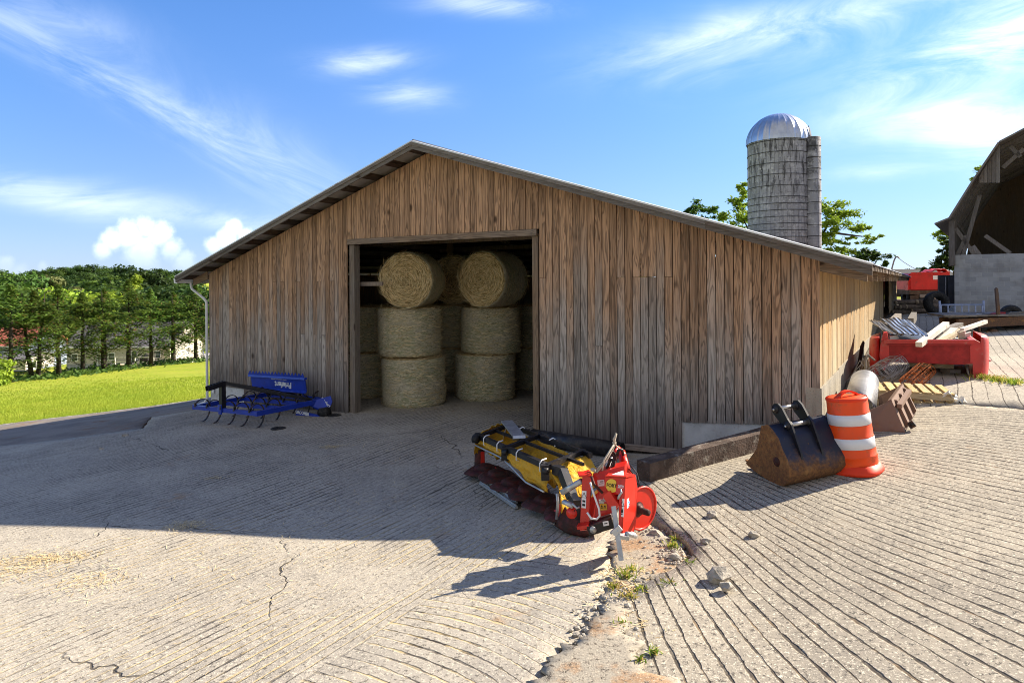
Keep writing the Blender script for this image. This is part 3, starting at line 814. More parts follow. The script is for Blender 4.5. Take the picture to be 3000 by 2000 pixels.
# rake boards on the front edge, two laps each side, jointed
for sgn in (0, 1):
    e = -OH if sgn == 0 else WID + OH
    mid = WID / 2
    cuts = [0, .30, .62, 1.0] if sgn == 0 else [0, .38, .72, 1.0]
    for k in range(3):
        m = MB(); m.rnd = R.random()
        s0 = mid + (e - mid) * cuts[k]; s1 = mid + (e - mid) * cuts[k + 1]
        tq = -OF - .035 - (.003 if k % 2 else 0)
        dz0, dz1 = .155, .012
        m.hexa([BP(s0, tq, zroof(s0) - dz0), BP(s1, tq, zroof(s1) - dz0), BP(s1, tq + .033, zroof(s1) - dz0), BP(s0, tq + .033, zroof(s0) - dz0),
                BP(s0, tq, zroof(s0) - dz1), BP(s1, tq, zroof(s1) - dz1), BP(s1, tq + .033, zroof(s1) - dz1), BP(s0, tq + .033, zroof(s0) - dz1)])
        m.rnd = R.random()
        m.hexa([BP(s0, tq - .02, zroof(s0) - .075), BP(s1, tq - .02, zroof(s1) - .075), BP(s1, tq - .003, zroof(s1) - .075), BP(s0, tq - .003, zroof(s0) - .075),
                BP(s0, tq - .02, zroof(s0) - dz1), BP(s1, tq - .02, zroof(s1) - dz1), BP(s1, tq - .003, zroof(s1) - dz1), BP(s0, tq - .003, zroof(s0) - dz1)])
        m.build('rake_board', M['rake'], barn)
for sgn in (0, 1):
    e = -OH if sgn == 0 else WID + OH
    s0, s1 = WID / 2, e; tq = -OF - .062
    m = MB(); m.hexa([BP(s0, tq, zroof(s0) - .014), BP(s1, tq, zroof(s1) - .014), BP(s1, tq + .004, zroof(s1) - .014), BP(s0, tq + .004, zroof(s0) - .014), BP(s0, tq, zroof(s0) + .012), BP(s1, tq, zroof(s1) + .012), BP(s1, tq + .08, zroof(s1) + .022), BP(s0, tq + .08, zroof(s0) + .022)])
    m.build('roof_flashing', M['flash'], barn)
# purlins run the length of the roof and show under the front overhang
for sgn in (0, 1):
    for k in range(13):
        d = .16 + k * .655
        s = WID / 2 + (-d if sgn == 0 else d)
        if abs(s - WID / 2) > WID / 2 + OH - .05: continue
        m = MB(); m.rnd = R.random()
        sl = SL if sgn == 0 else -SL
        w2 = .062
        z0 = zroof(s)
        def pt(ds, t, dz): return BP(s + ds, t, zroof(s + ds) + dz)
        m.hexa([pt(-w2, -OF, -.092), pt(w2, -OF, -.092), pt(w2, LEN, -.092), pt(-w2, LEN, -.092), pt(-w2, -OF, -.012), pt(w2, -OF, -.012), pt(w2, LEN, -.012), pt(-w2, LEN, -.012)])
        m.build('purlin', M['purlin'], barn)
# rafter tails under the two eaves
for sgn in (0, 1):
    for k in range(29):
        t = -.04 + k * 1.22 if k else .0 - .045
        s0, s1 = (WID + .01, WID + OH - .09) if sgn else (-.01, -OH + .09)
        def q(s, dz, dt): return BP(s, t + dt, zroof(s) + dz)
        m = MB(); m.rnd = R.random()
        m.hexa([q(s0, -.31, 0), q(s1, -.27, 0), q(s1, -.27, .042), q(s0, -.31, .042), q(s0, -.10, 0), q(s1, -.10, 0), q(s1, -.10, .042), q(s0, -.10, .042)])
        m.build('rafter', M['beam'], barn)
# eave ends of the sheathing along the sunny eave
t = -OF + .01
while t < LEN:
    m = MB(); m.rnd = R.random()
    w_ = R.uniform(.12, .2)
    m.hexa([BP(WID + OH - .1, t, zroof(WID + OH) - .075), BP(WID + OH - .012, t, zroof(WID + OH) - .085), BP(WID + OH - .012, t + w_, zroof(WID + OH) - .085), BP(WID + OH - .1, t + w_, zroof(WID + OH) - .075),
            BP(WID + OH - .1, t, zroof(WID + OH) + .018), BP(WID + OH - .012, t, zroof(WID + OH) - .008), BP(WID + OH - .012, t + w_, zroof(WID + OH) - .008), BP(WID + OH - .1, t + w_, zroof(WID + OH) + .018)])
    m.build('eave_block', M['beam'], barn)
    t += w_ + R.uniform(.3, .8)
# gutter and downspout at the far left corner
gz = zroof(-OH) - .06
m = MB()
m.prism([BP(-OH - .02, -OF + .02, gz), BP(-OH - .15, -OF + .02, gz), BP(-OH - .13, -OF + .02, gz - .10), BP(-OH - .02, -OF + .02, gz - .12)], AX * (LEN))
m.prism([BP(-OH - .01, -OF + .018, gz + .01), BP(-OH - .16, -OF + .018, gz + .01), BP(-OH - .14, -OF + .018, gz - .11), BP(-OH - .01, -OF + .018, gz - .13)], AX * -.004)
gut = m.build('gutter', M['white'], barn)
m = MB(); m.smooth = True
zg = H(*xy(BP(-.06, -.1, 0)))
m.tube([BP(-OH + .02, -.06, gz - .08), BP(-OH + .02, -.06, gz - .17), BP(-OH + .06, -.06, gz - .27), BP(-.12, -.06, gz - .53), BP(-.035, -.05, gz - .62), BP(-.03, -.05, gz - .75), BP(-.03, -.05, zg + .25), BP(-.06, -.1, zg + .14), BP(-.20, -.30, zg + .05)], .034, 10)
m.build('downspout', M['white'], barn)
m = MB(); m.box(BP(.16, -.012, .19), (.08, .02, .16), Matrix.Rotation(math.atan2(-.5245, .8514), 3, 'Z')); m.build('outlet_box', M['white'], barn)
# roof closes the far gable end
# ================================================================ hay bales
def hay_side():
    t = NT('hay_wrap'); P = t.obj(); r = t.rnd()
    x, y, z, = t.sep(P)[:3]
    an = t.math('ARCTAN2', y, x)
    cyl = t.comb(t.math('MULTIPLY', an, .75), t.math('ADD', z, t.math('MULTIPLY', r, 9)), t.math('MULTIPLY', r, 5))
    n1 = t.noise(t.mul(cyl, (5, 26, 1)), 1.0, 5, .7, 1.6)
    n2 = t.noise(t.mul(cyl, (18, 38, 1)), 1.0, 4, .7, 2.0)
    band = t.noise(t.mul(cyl, (.15, 9, 1)), 1.0, 2)
    big = t.noise(cyl, 1.7, 3)
    base = t.mix(t.ramp(big, .36, .62), (.62, .53, .36), (.47, .45, .26))
    base = t.mix(t.ramp(n1, .48, .60), base, (.84, .74, .52))
    base = t.mix(t.ramp(n2, .53, .62), base, (.16, .13, .065))
    base = t.mix(t.math('MULTIPLY', t.ramp(band, .5, .66), .35), base, (.56, .50, .38))
    t.bump(t.math('ADD', n1, n2), .03)
    return t.out(base, .95, 0, .1)
def hay_end():
    t = NT('hay_end'); P = t.obj(); x, y, z = t.sep(P)[:3]
    r = t.math('SQRT', t.math('ADD', t.math('MULTIPLY', x, x), t.math('MULTIPLY', y, y)))
    an = t.math('ARCTAN2', y, x)
    rs = t.math('ADD', r, t.math('MULTIPLY', an, .011))
    wob = t.math('MULTIPLY', t.math('SUBTRACT', t.noise(P, 5, 3), .5), .07)
    rs = t.math('ADD', rs, wob)
    q = t.comb(t.math('MULTIPLY', t.math('COSINE', an), 2.2), t.math('MULTIPLY', t.math('SINE', an), 2.2), t.math('MULTIPLY', rs, 34))
    n1 = t.noise(q, 1.0, 3, .6, .6)
    q2 = t.comb(t.math('MULTIPLY', t.math('COSINE', an), 6), t.math('MULTIPLY', t.math('SINE', an), 6), t.math('MULTIPLY', rs, 62))
    n2 = t.noise(q2, 1.0, 3, .6, .5)
    base = t.mix(t.ramp(n1, .36, .62), (.34, .22, .085), (.82, .61, .30))
    base = t.mix(t.ramp(n2, .52, .68), base, (.92, .74, .42))
    base = t.mix(t.ramp(n2, .34, .44, 1, 0), base, (.13, .085, .035))
    t.bump(t.math('ADD', n1, n2), .04)
    return t.out(base, .95, 0, .1)
M['hay'] = hay_side(); M['hayend'] = hay_end()
def straw_mat(name, c1, c2):
    t = NT(name); r = t.attr('rnd')
    return t.out(t.mix(r, c1, c2), .8, 0, .2)
M['straw'] = straw_mat('loose_straw', (.40, .28, .12), (.88, .72, .42))
def make_bale(seed):
    rr = random.Random(seed)
    rad, ln = .755, 1.17
    m = MB(); m.smooth = True
    prof = [(.02, 0), (.25, .004), (.5, .0), (rad - .10, .006), (rad - .03, .03), (rad, .09)] + [(rad, .09 + k * .11) for k in range(1, 9)] + [(rad, ln - .09), (rad - .03, ln - .03), (rad - .1, ln - .006), (.5, ln), (.25, ln - .004), (.02, ln)]
    N = 56
    vs = []
    for i, (r_, z) in enumerate(prof):
        for j in range(N):
            a = 2 * math.pi * j / N
            k = 1 + .022 * noise.noise(V((math.cos(a) * 2, math.sin(a) * 2, z * 3 + seed * 5))) + .010 * noise.noise(V((math.cos(a) * 7, math.sin(a) * 7, z * 12 + seed)))
            vs.append(V((r_ * k * math.cos(a), r_ * k * math.sin(a), z)))
    for i in range(len(prof) - 1):
        m.mi = 1 if (i < 4 or i >= len(prof) - 5) else 0
        if i == 0: m.add(vs, [])
        for j in range(N):
            m.f.append([i * N + j, i * N + (j + 1) % N, (i + 1) * N + (j + 1) % N, (i + 1) * N + j]); m.m.append(m.mi); m.s.append(True)
    o = m.build('hay_bale', [M['hay'], M['hayend']], origin=(0, 0, 0))
    w_ = MB()
    for k in range(1500):
        w_.rnd = rr.random()
        if rr.random() < .55:
            a = rr.uniform(0, 6.283); z = rr.uniform(0, ln)
            p = V((math.cos(a) * rad, math.sin(a) * rad, z)); tg = V((-math.sin(a), math.cos(a), rr.gauss(0, .35))); nr = V((math.cos(a), math.sin(a), 0))
        else:
            a = rr.uniform(0, 6.283); r_ = rad * math.sqrt(rr.random()) * .97; top = rr.random() < .5
            p = V((math.cos(a) * r_, math.sin(a) * r_, ln if top else 0)); tg = V((-math.sin(a), math.cos(a), 0)) + V((rr.gauss(0, .3), rr.gauss(0, .3), 0)); nr = V((0, 0, 1 if top else -1))
        tg.normalize(); L = rr.uniform(.06, .24); sd_ = tg.cross(nr) * rr.uniform(.003, .007)
        e = p + tg * L + nr * rr.uniform(-.004, .045) * (1 if rr.random() < .8 else 1.8)
        p = p + nr * .006
        mid_ = (p + e) / 2 + nr * .012
        w_.add([p - sd_, p + sd_, mid_ + sd_, mid_ - sd_, e], [(0, 1, 2, 3), (3, 2, 4)])
    ww = w_.build('loose_straw', M['straw'], o); ww['kind'] = 'stuff'
    return o
protos = [make_bale(3), make_bale(11)]
def stand_bale(px, Yc, level, label, proto=0, rot=0.0, used=[0, 0], X=None, tilt=(0, 0)):
    x = (px - CX) / F * Yc if X is None else X
    zf = H(x, Yc) + .04
    loc = (x, Yc, zf + level * 1.168)
    if used[proto] == 0:
        o = protos[proto]; used[proto] = 1
        o.location = loc; o.rotation_euler = (tilt[0], tilt[1], rot); o['label'] = label; o['category'] = 'hay bale'; o['group'] = 'round hay bales stacked in the barn'
        return o
    return dup(protos[proto], loc, 0, 1.0, label, 'round hay bales stacked in the barn', (tilt[0], tilt[1], rot))
def lay_bale(X, Y, zb, ang, label, proto=1, spin=0.0, sc=(1, .93, 1)):
    # lying on its side, round end towards the door; ang = heading of the bale axis from +Y towards +X
    o = stand_bale(0, Y, 0, label, proto, 0, X=X)
    Rm = Matrix.Rotation(-ang, 4, 'Z') @ Matrix.Rotation(-math.pi / 2, 4, 'X') @ Matrix.Rotation(spin, 4, 'Z')
    o.rotation_euler = Rm.to_euler(); o.scale = (sc[0], sc[0], 1)
    o.location = (X, Y, zb + .755 * sc[0])
    return o
stand_bale(1211, 16.06, 0, 'greenish standing hay bale at the bottom of the front left stack', 0, .3, tilt=(.01, -.012))
stand_bale(1199, 16.1, 1, 'standing hay bale in the middle of the front left stack, under a lying bale', 0, 1.9, tilt=(0, .012))
stand_bale(1420, 16.95, 0, 'standing hay bale at the foot of the front right stack, frayed hay at base', 0, 4.0)
stand_bale(1436, 17.0, 1, 'standing hay bale in the middle of the front right stack', 0, 2.9, tilt=(0, -.01))
lay_bale(-2.44, 15.2, 2.37, A(9), 'round hay bale lying on top of the front left stack, spiral end outward', 1, .4, (.87, .87))
lay_bale(-.74, 15.75, 2.37, A(30), 'round hay bale lying on top of the front right stack, turned to the left', 1, 2.2, (.89, .89))
stand_bale(1058, 17.5, 0, 'dim standing hay bale on the floor behind the left door post', 0, .9)
stand_bale(1060, 17.55, 1, 'dim standing hay bale one up behind the left door post', 0, 2.2)
stand_bale(1318, 18.6, 0, 'dim standing hay bale on the floor in the gap between the two front stacks', 0, 5)
stand_bale(1318, 18.65, 1, 'dim standing hay bale one up in the gap between the two front stacks', 0, 3.3)
lay_bale(-1.62, 18.0, 2.37, A(20), 'reddish lying hay bale glimpsed between the two top bales', 1, 1.1, (.9, .9))
stand_bale(1572, 18.9, 0, 'dark standing hay bale on the floor by the right door edge', 0, 1.2)
stand_bale(1572, 18.95, 1, 'dark standing hay bale one up by the right door edge', 0, 4.4)
# ================================================================ paints and metals of the machinery
M['blue'] = plain('blue_enamel', (.012, .045, .40), .33, 0, .12, 5, (.06, .055, .07), .12, 0, spec=.45)
M['black'] = plain('black_enamel', (.012, .012, .016), .42, 0, .3, 5, (.06, .05, .045), .3, spec=.4)
M['spring'] = plain('spring_steel', (.028, .024, .024), .45, .3, .3, 9, (.20, .10, .062), .45)
M['decal'] = plain('white_decal', (.80, .80, .82), .5, 0, .03)
M['decalk'] = plain('black_decal', (.015, .015, .015), .5, 0, .03)
M['decaly'] = plain('yellow_decal', (.80, .52, .06), .5, 0, .05)
M['decalb'] = plain('blue_decal', (.15, .45, .70), .5, 0, .05)
M['red'] = plain('red_enamel', (.62, .022, .012), .30, 0, .10, 4, (.22, .03, .02), .12, spec=.5)
M['redf'] = plain('orange_red_enamel', (.70, .028, .012), .35, 0, .08, 4, (.35, .05, .03), .1, spec=.5)
M['redd'] = plain('worn_red_steel', (.085, .018, .014), .55, .1, .5, 7, (.045, .026, .022), .8, .004, 40)
M['galv'] = plain('galvanised_steel', (.50, .51, .52), .45, .75, .16, 9, (.32, .27, .2), .15)
M['steel'] = plain('bright_pin', (.62, .60, .57), .32, .9, .12, 12, (.22, .14, .08), .25)
M['rubber'] = plain('black_rubber', (.018, .017, .017), .75, 0, .3, 9, (.09, .08, .07), .35)
M['rope'] = plain('pale_rope', (.46, .41, .33), .9, 0, .2, 30)
M['hose'] = plain('hydraulic_hose', (.02, .018, .018), .5)
def tarp():
    t = NT('yellow_tarp'); P = t.obj()
    base = t.mix(t.ramp(t.noise(P, 3, 5, .6), .35, .68), (.66, .36, .018), (.56, .30, .016))
    base = t.mix(t.math('MULTIPLY', t.ramp(t.noise(P, 7, 5, .7), .60, .74), .6), base, (.26, .12, .02))
    t.bump(t.noise(P, 9, 4, .55, 1.2), .035)
    return t.out(base, .62, 0, .3)
M['tarp'] = tarp()
def rusty(name, paint, rust=(.23, .105, .035), rust2=(.115, .055, .025), z0=.5, z1=.9, amt=.0, rough=.45):
    t = NT(name); P = t.pos(); z = t.sep(P)[2]
    n = t.noise(P, 9, 6, .7); n2 = t.noise(P, 28, 4, .7)
    f = t.ramp(t.math('ADD', z, t.math('MULTIPLY', t.math('SUBTRACT', n, .5), .55)), z0, z1, 1, 0)
    sc = t.ramp(t.noise(t.mul(P, (30, 30, 3)), 1.0, 4, .6), .64, .74)
    f = t.math('MAXIMUM', f, t.math('MULTIPLY', sc, .55), clamp=True)
    f = t.math('MAXIMUM', f, amt)
    rc = t.mix(t.ramp(n2, .35, .65), rust, rust2)
    rc = t.mix(t.ramp(t.noise(P, 5, 4), .55, .7), rc, (.30, .15, .05))
    t.bump(t.math('MULTIPLY', n2, f), .006)
    return t.out(t.mix(f, paint, rc), t.ramp(f, 0, 1, rough, .9), 0, .4)

# ================================================================ the blue arena harrow
hb = at(571, 1208, 14.75)
HX, HY, HZ = hb.x, hb.y, hb.z
har = empty('arena_harrow', (HX, HY, H(HX, HY) + .062), 'blue arena harrow with curved spring tines and a tipped-up toothed blade beside the barn', 'harrow')
def hp(u, v_, z): return V((HX, HY, 0)) + DX * u + AX * v_ + UP * (zf0 + z + u * .028)
zf0 = H(HX, HY) + .062
FZ = .36
m = MB()
for v_ in (0, .62, 1.22, 1.86): m.bar(hp(0, v_, FZ), hp(2.12, v_, FZ), .075, .085)
fr_ = m.build('frame', M['blue'], har)
m = MB()
for u_ in (0, 2.12): m.bar(hp(u_, -.037, FZ + .002), hp(u_, 1.9, FZ + .002), .07, .10)
m.build('side_rail', M['blue'], har)
for v_, us in ((0, (.10, .52, 1.0, 1.45, 1.95)), (.62, (.25, .72, 1.2, 1.7)), (1.22, (.1, .55, 1.0, 1.5, 1.95)), (1.86, (.3, .8, 1.3, 1.75))):
    for u_ in us:
        m = MB()
        P_ = [hp(u_, v_ - .03, FZ + .05), hp(u_, v_ - .06, FZ + .10)]
        for k in range(16):
            a = math.radians(165 - k * 17)
            P_.append(hp(u_, v_ + .11 + .19 * math.cos(a), FZ - .03 + (.20 if a > 0 else .30) * math.sin(a)))
        for a_, b_ in zip(P_, P_[1:]):
            m.bar(a_ - (b_ - a_) * .06, b_ + (b_ - a_) * .06, .038, .013, up=AX)
        m.build('tine', M['spring'], har)
# mast and braces
m = MB()
m.bar(hp(.98, .0, FZ - .05), hp(.98, .0, .97), .10, .10, up=AX)
mast = m.build('mast', M['black'], har)
m = MB()
for du in (-.045, .045):
    m.bar(hp(.98 + du, .04, .93), hp(.98 + du, -.36, .86), .016, .10)
m.build('hitch_plate', M['black'], mast)
m = MB(); m.bar(hp(.95, .0, FZ + .045), hp(.95, -.05, FZ + .05), .14, .13); m.box(hp(.98, -.055, FZ + .02), (.1, .02, .2), Matrix.Rotation(math.atan2(-.5245, .8514), 3, 'Z')); m.build('mast_socket', M['blue'], mast)
for u1, v1, z1 in ((1.05, 1.86, FZ + .06), (1.98, 1.55, FZ + .04), (.55, 1.8, FZ + .05)):
    m = MB(); m.bar(hp(1.0, .05, .93), hp(u1, v1, z1), .055, .065); m.build('brace', M['black'], har)
# tipped-up levelling blade
def bp(u_, z, d=0.0): return hp(u_, 1.50 + d - (z - .6) * .15, z)
m = MB()
bz0, bz1 = .58, .86
m.hexa([bp(-.02, bz0), bp(1.86, bz0), bp(1.86, bz0, .02), bp(-.02, bz0, .02), bp(-.02, bz1), bp(1.86, bz1), bp(1.86, bz1, .02), bp(-.02, bz1, .02)])
m.hexa([bp(-.06, bz0 - .035, -.06), bp(1.90, bz0 - .035, -.06), bp(1.86, bz0, .02), bp(-.02, bz0, .02), bp(-.06, bz0 - .02, -.075), bp(1.90, bz0 - .02, -.075), bp(1.86, bz0 + .02, 0), bp(-.02, bz0 + .02, 0)])
m.hexa([bp(-.06, bz1, -.055), bp(1.90, bz1, -.055), bp(1.90, bz1, .03), bp(-.06, bz1, .03), bp(-.06, bz1 + .045, -.035), bp(1.90, bz1 + .045, -.035), bp(1.90, bz1 + .045, .03), bp(-.06, bz1 + .045, .03)])
blade = m.build('levelling_blade', M['blue'], har)
m = MB()
n_ = 17
for k in range(n_):
    u0 = -.06 + k * 1.94 / n_; u1 = u0 + 1.94 / n_
    m.prism([bp(u0, bz1 + .045, -.03), bp(u1, bz1 + .045, -.03), bp(u1, bz1 + .075, -.03), bp((u0 + u1) / 2 + .02, bz1 + .15, -.03), bp(u0, bz1 + .07, -.03)], AX * .008)
m.build('toothed_edge', M['blue'], blade)
for u_ in (.46, 1.74):
    m = MB()
    m.prism([bp(u_, bz0 - .02, .03), bp(u_, .50, .02), bp(u_, FZ + .05, .30), bp(u_, FZ + .05, .05), bp(u_, FZ + .30, -.12), bp(u_, bz0 - .02, -.04)], DX * (.014 if u_ > 1 else .05))
    m.build('blade_arm', M['black'] if u_ < 1 else M['blue'], blade)
m = MB(); m.prism([hp(1.98, 1.35, FZ + .0), hp(2.36, 1.75, FZ + .12), hp(2.45, 1.72, FZ + .0), hp(2.44, 1.6, FZ - .22), hp(2.2, 1.5, FZ - .16)], AX * .012)
sp_ = m.build('end_plate', M['blue'], har)
m = MB(); m.prism([hp(1.72, 1.32, FZ - .17), hp(2.30, 1.38, FZ - .24), hp(2.42, 1.4, FZ - .30), hp(2.3, 1.38, FZ - .34), hp(1.72, 1.32, FZ - .29)], AX * .03); skid = m.build('skid', M['blue'], har)
m = MB(); m.cyl(hp(2.42, 1.42, FZ - .22), hp(2.42, 1.62, FZ - .22), .12, n=18); m.build('roller_end', M['rubber'], har)
nb = -AX
yb_ = (bp(1, bz1) - bp(1, bz0)).normalized()
textmesh('Priefert', frame(bp(1.12, (bz0 + bz1) / 2 - .01, -.004), -DX, -yb_), .19, M['decal'], 'lettering', blade, .18, .001, sx=.98, bold=.006)
textmesh('RODEO & RANCH EQUIPMENT', frame(bp(.98, bz1 - .03, -.004), -DX, -yb_), .038, M['decal'], 'lettering', blade, 0, .001)
textmesh('Priefert', frame(hp(2.33, 1.64, FZ - .01) - AX * .004, (DX * .86 - UP * .52), (UP * .86 + DX * .52)), .105, M['decal'], 'lettering', sp_, .15, .001, bold=.003)
m = MB(); ax_ = (hp(2.30, 1.38, FZ - .27) - hp(1.72, 1.32, FZ - .21)).normalized()
c0 = hp(1.93, 1.33, FZ - .225) - AX * .006
textmesh('GROOMER', frame(c0, ax_, UP), .095, M['decal'], 'lettering', skid, 0, .001, sx=.85, bold=.004)
for px, py, r_ in ((816, 1257, .155), (980, 1219, .15)):
    p = ga(px, py, .045); m = MB()
    m.lathe([(.02, .0), (r_, 0), (r_, .022), (r_ * .8, .035), (r_ * .5, .028), (.035, .028), (.03, .01)], p)
    o = m.build('rubber_disc', M['rubber'], origin=p)
    tag(o, 'round black rubber disc on the concrete, %s' % ('under the rear of the blue harrow' if px < 900 else 'right of the blue harrow by the barn wall'), 'disc', 'black rubber discs near the harrow')

# ================================================================ the red and yellow disc mower
mo = ga(1715, 1560, .062)
mow = empty('disc_mower', mo, 'red and yellow disc mower parked on its stand, yellow skirt raised on a black frame', 'mower')
fA, fB, fC, fD = at(1402, 1277, 9.75), at(1609, 1368, 7.48), at(1713, 1327, 8.0), at(1489, 1243, 10.2)
def fq(a, b_): return (fA * (1 - a) + fB * a) * (1 - b_) + (fD * (1 - a) + fC * a) * b_
m = MB(); m.bar(fA, fB, .06, .066); fram = m.build('skirt_frame', M['black'], mow)
m = MB(); m.bar(fq(.1, 1), fq(1.06, 1), .05, .06); m.build('rear_rail', M['black'], fram)
m = MB(); m.bar(fq(.0, .5) + UP * .004, fq(1.14, .55) + UP * .004, .035, .035); m.build('middle_rail', M['black'], fram)
for a in (.035, .47, .985):
    m = MB(); m.bar(fq(a, -.03) + UP * .012, fq(a, 1.03) + UP * .012, .05, .055)
    m.build('cross_rail', M['black'], fram)
for a in (.0, .03):
    m = MB(); q = fq(a, -.05 - a * 4); m.cyl(q - DX * .02, q + DX * .05 + UP * .0, .06, n=14); m.build('end_knob', M['rubber'], fram)
for a in (.47, .985):
    m = MB(); q = fq(a, -.07); m.box(q - UP * .05, (.09, .09, .17)); m.cyl(q + V((-.03, -.05, -.02)), q + V((.03, -.07, -.02)), .035, n=12); m.build('bracket', M['black'], fram)
def loop(c, d, name='strap_loop'):
    m = MB(); s_ = (fB - fA).normalized()
    m.tube([c + d * .05 - UP * .10, c - d * .055 - UP * .06, c - d * .055 + UP * .03, c - d * .02 + UP * .055, c + d * .06 + UP * .05], .008, 6)
    m.build(name, M['decal'], fram)
dd = (fD - fA).normalized()
for a in (.14, .36, .64, .93): loop(fq(a, .0), dd)
for a in (.25, .66): loop(fq(a, .93), -dd)
# skirts: cloth hung from the frame
rr = random.Random(5)
def cl(a, b_, z, k=.03): return noise.noise(V((a * 5, b_ * 5, z * 4))) * k
side = (fB - fA).normalized().cross(UP)
m = MB(); m.smooth = True
def front(u_, v_):
    top = fq(u_ * 1.0, .03)
    dep = (.10 + .15 * max(0, min(1, (u_ - .40) / .35)) ** 1.5) * v_
    return top - UP * (dep + .02) - dd * (.02 + .05 * math.sin(v_ * 2.2) * (1 - u_ * .3)) + dd * cl(u_ * 2, v_, 1, .05) + dd * (.18 * v_ * (.25 - u_ * .25))
m.grid(front, 40, 12, th=dd * .006)
m.build('front_skirt', M['tarp'], fram)
m = MB(); m.smooth = True
def backs(u_, v_):
    top = fq(.02 + u_ * 1.0, .97)
    return top - UP * (.30 * v_ + .03) - dd * (.06 + .10 * v_) + dd * cl(u_ * 2, v_, 3, .05)
m.grid(backs, 40, 10, th=dd * .006)
m.build('rear_skirt', M['tarp'], fram)
m = MB(); m.smooth = True
def endr(u_, v_):
    p0 = fB * (1 - u_) + fC * u_
    out = (fB - fA).normalized()
    L = .22 + .10 * (1 - u_)
    return p0 - UP * (.03 + L * 1.3 * v_ ** 1.2) + out * (.16 + .14 * math.sin(v_ * 1.4) + .10 * u_ * (1 - v_)) * min(1, v_ * 3) + UP * cl(u_ * 1.5, v_, 6, .05) * (1 if v_ > .05 else 0)
m.grid(endr, 20, 14, th=-UP * .006)
m.build('end_skirt', M['tarp'], fram, label='orange-yellow cloth end skirt in the sun')
m = MB(); m.smooth = True
def endl(u_, v_):
    p0 = fA * (1 - u_) + fD * u_; out = (fA - fB).normalized()
    return p0 + out * (.05 + .16 * math.sin(v_ * 1.7)) * (1 if v_ > 0 else 0) - UP * (.0 + .30 * v_) + UP * (.07 * math.sin(u_ * 3.0) * (1 - v_)) + UP * cl(u_ * 2, v_, 8, .05)
m.grid(endl, 16, 10, th=-UP * .006)
m.build('end_skirt', M['tarp'], fram)
m = MB(); m.smooth = True
def bed_(u_, v_):
    return fq(.02 + u_ * .97, .05 + v_ * .88) - UP * (.13 + .14 * math.sin(v_ * 3.1) + .05 * math.sin(u_ * 9)) + UP * cl(u_ * 3, v_ * 2, 11, .10)
m.grid(bed_, 46, 18, th=-UP * .006)
m.build('sagging_cloth', M['tarp'], fram)
m = MB(); m.tube([fq(u_, -.02) - UP * ((.115 + .15 * max(0, min(1, (u_ - .40) / .35)) ** 1.5)) - dd * .05 for u_ in [k / 14 * .98 for k in range(15)]], .012, 6); m.build('hem_cable', M['galv'], fram)
m = MB(); s0, s1 = fq(.04, .86), fq(.40, .50)
m.bar(s0 + UP * .09, s1 + UP * .055, .17, .022); m.bar(s1 + UP * .055, s1 + UP * .02 + (s1 - s0).normalized() * .03, .17, .05); m.build('guard_plate', M['galv'], fram)
m = MB(); m.smooth = False
k1, k2, k3 = at(1625, 1374, 7.45), at(1648, 1380, 7.35), at(1676, 1455, 7.05)
m.bar(k1, k2, .09, .10); m.bar(k2, k3, .10, .09, up=dd); m.bar(k3, at(1690, 1478, 6.9), .10, .08, up=dd); am = m.build('skirt_arm', M['black'], mow)
m = MB(); q = at(1655, 1427, 7.24); m.bar(at(1649, 1411, 7.26), at(1658, 1440, 7.24), .045, .004, up=-dd); m.build('warning_label', M['decaly'], am)
# cutterbar with its discs
c0, c1 = ga(1407, 1389, .062), ga(1684, 1540, .062)
ct = (c1 - c0); cl_ = ct.length; cd = ct.normalized(); cs = cd.cross(UP).normalized()
m = MB(); m.prism([c0 + cs * .11 + UP * .03, c0 - cs * .11 + UP * .03, c1 - cs * .11 + UP * .03, c1 + cs * .11 + UP * .03], UP * .05)
bar_ = m.build('cutter_bar', M['redd'], mow)
for k in range(6):
    p = c0 + cd * (.20 + k * (cl_ - .35) / 5) + UP * (.075 + (.015 if k % 2 else 0))
    m = MB(); m.smooth = True
    Rm = Matrix.Rotation(.7 * k + .3, 3, 'Z')
    N = 28; vs = []
    prof = [(.03, .115), (.10, .11), (.135, .085), (.15, .05), (.20, .062), (.27, .012), (.275, .0)]
    for r_, z in prof:
        for j in range(N):
            a = 2 * math.pi * j / N
            e = 1.0 if r_ < .13 else 1 + .16 * math.cos(2 * a)
            vs.append(p + Rm @ V((r_ * e * math.cos(a), r_ * (2 - e if r_ > .13 else 1) * math.sin(a), z)))
    fs = [(i * N + j, i * N + (j + 1) % N, (i + 1) * N + (j + 1) % N, (i + 1) * N + j)[::-1] for i in range(len(prof) - 1) for j in range(N)] + [tuple(range(N))]
    m.add(vs, fs)
    dsk = m.build('cutting_disc', M['redd'], mow)
    for sg in (-1, 1):
        m = MB(); a_ = Rm @ V((sg * .205, .03, .0)); t_ = Rm @ V((sg * .3, sg * .16, 0)).normalized()
        m.bar(p + a_, p + a_ + t_ * .12 - UP * .01, .045, .006); m.build('blade', M['steel'], dsk)
    m = MB(); q_ = p + Rm @ V((.125, -.04, .045)); m.rock(q_, .042, k, 2, .2, (1, .8, .8)); m.build('disc_lug', M['red'], dsk)
tp = c0 + UP * .05 - cd * .02
m = MB(); m.lathe([(.155, .0), (.15, .03), (.085, .07), (.08, .12), (.075, .30), (.07, .33), (.045, .33), (.045, .27)], tp, n=20)
tur = m.build('end_turret', M['redd'], mow)
m = MB(); m.prism([tp + V((.02, -.082, .08)), tp + V((.075, -.05, .08)), tp + V((.07, -.05, .30)), tp + V((.02, -.078, .31))], V((.004, -.004, 0))); m.build('turret_panel', M['redf'], tur)
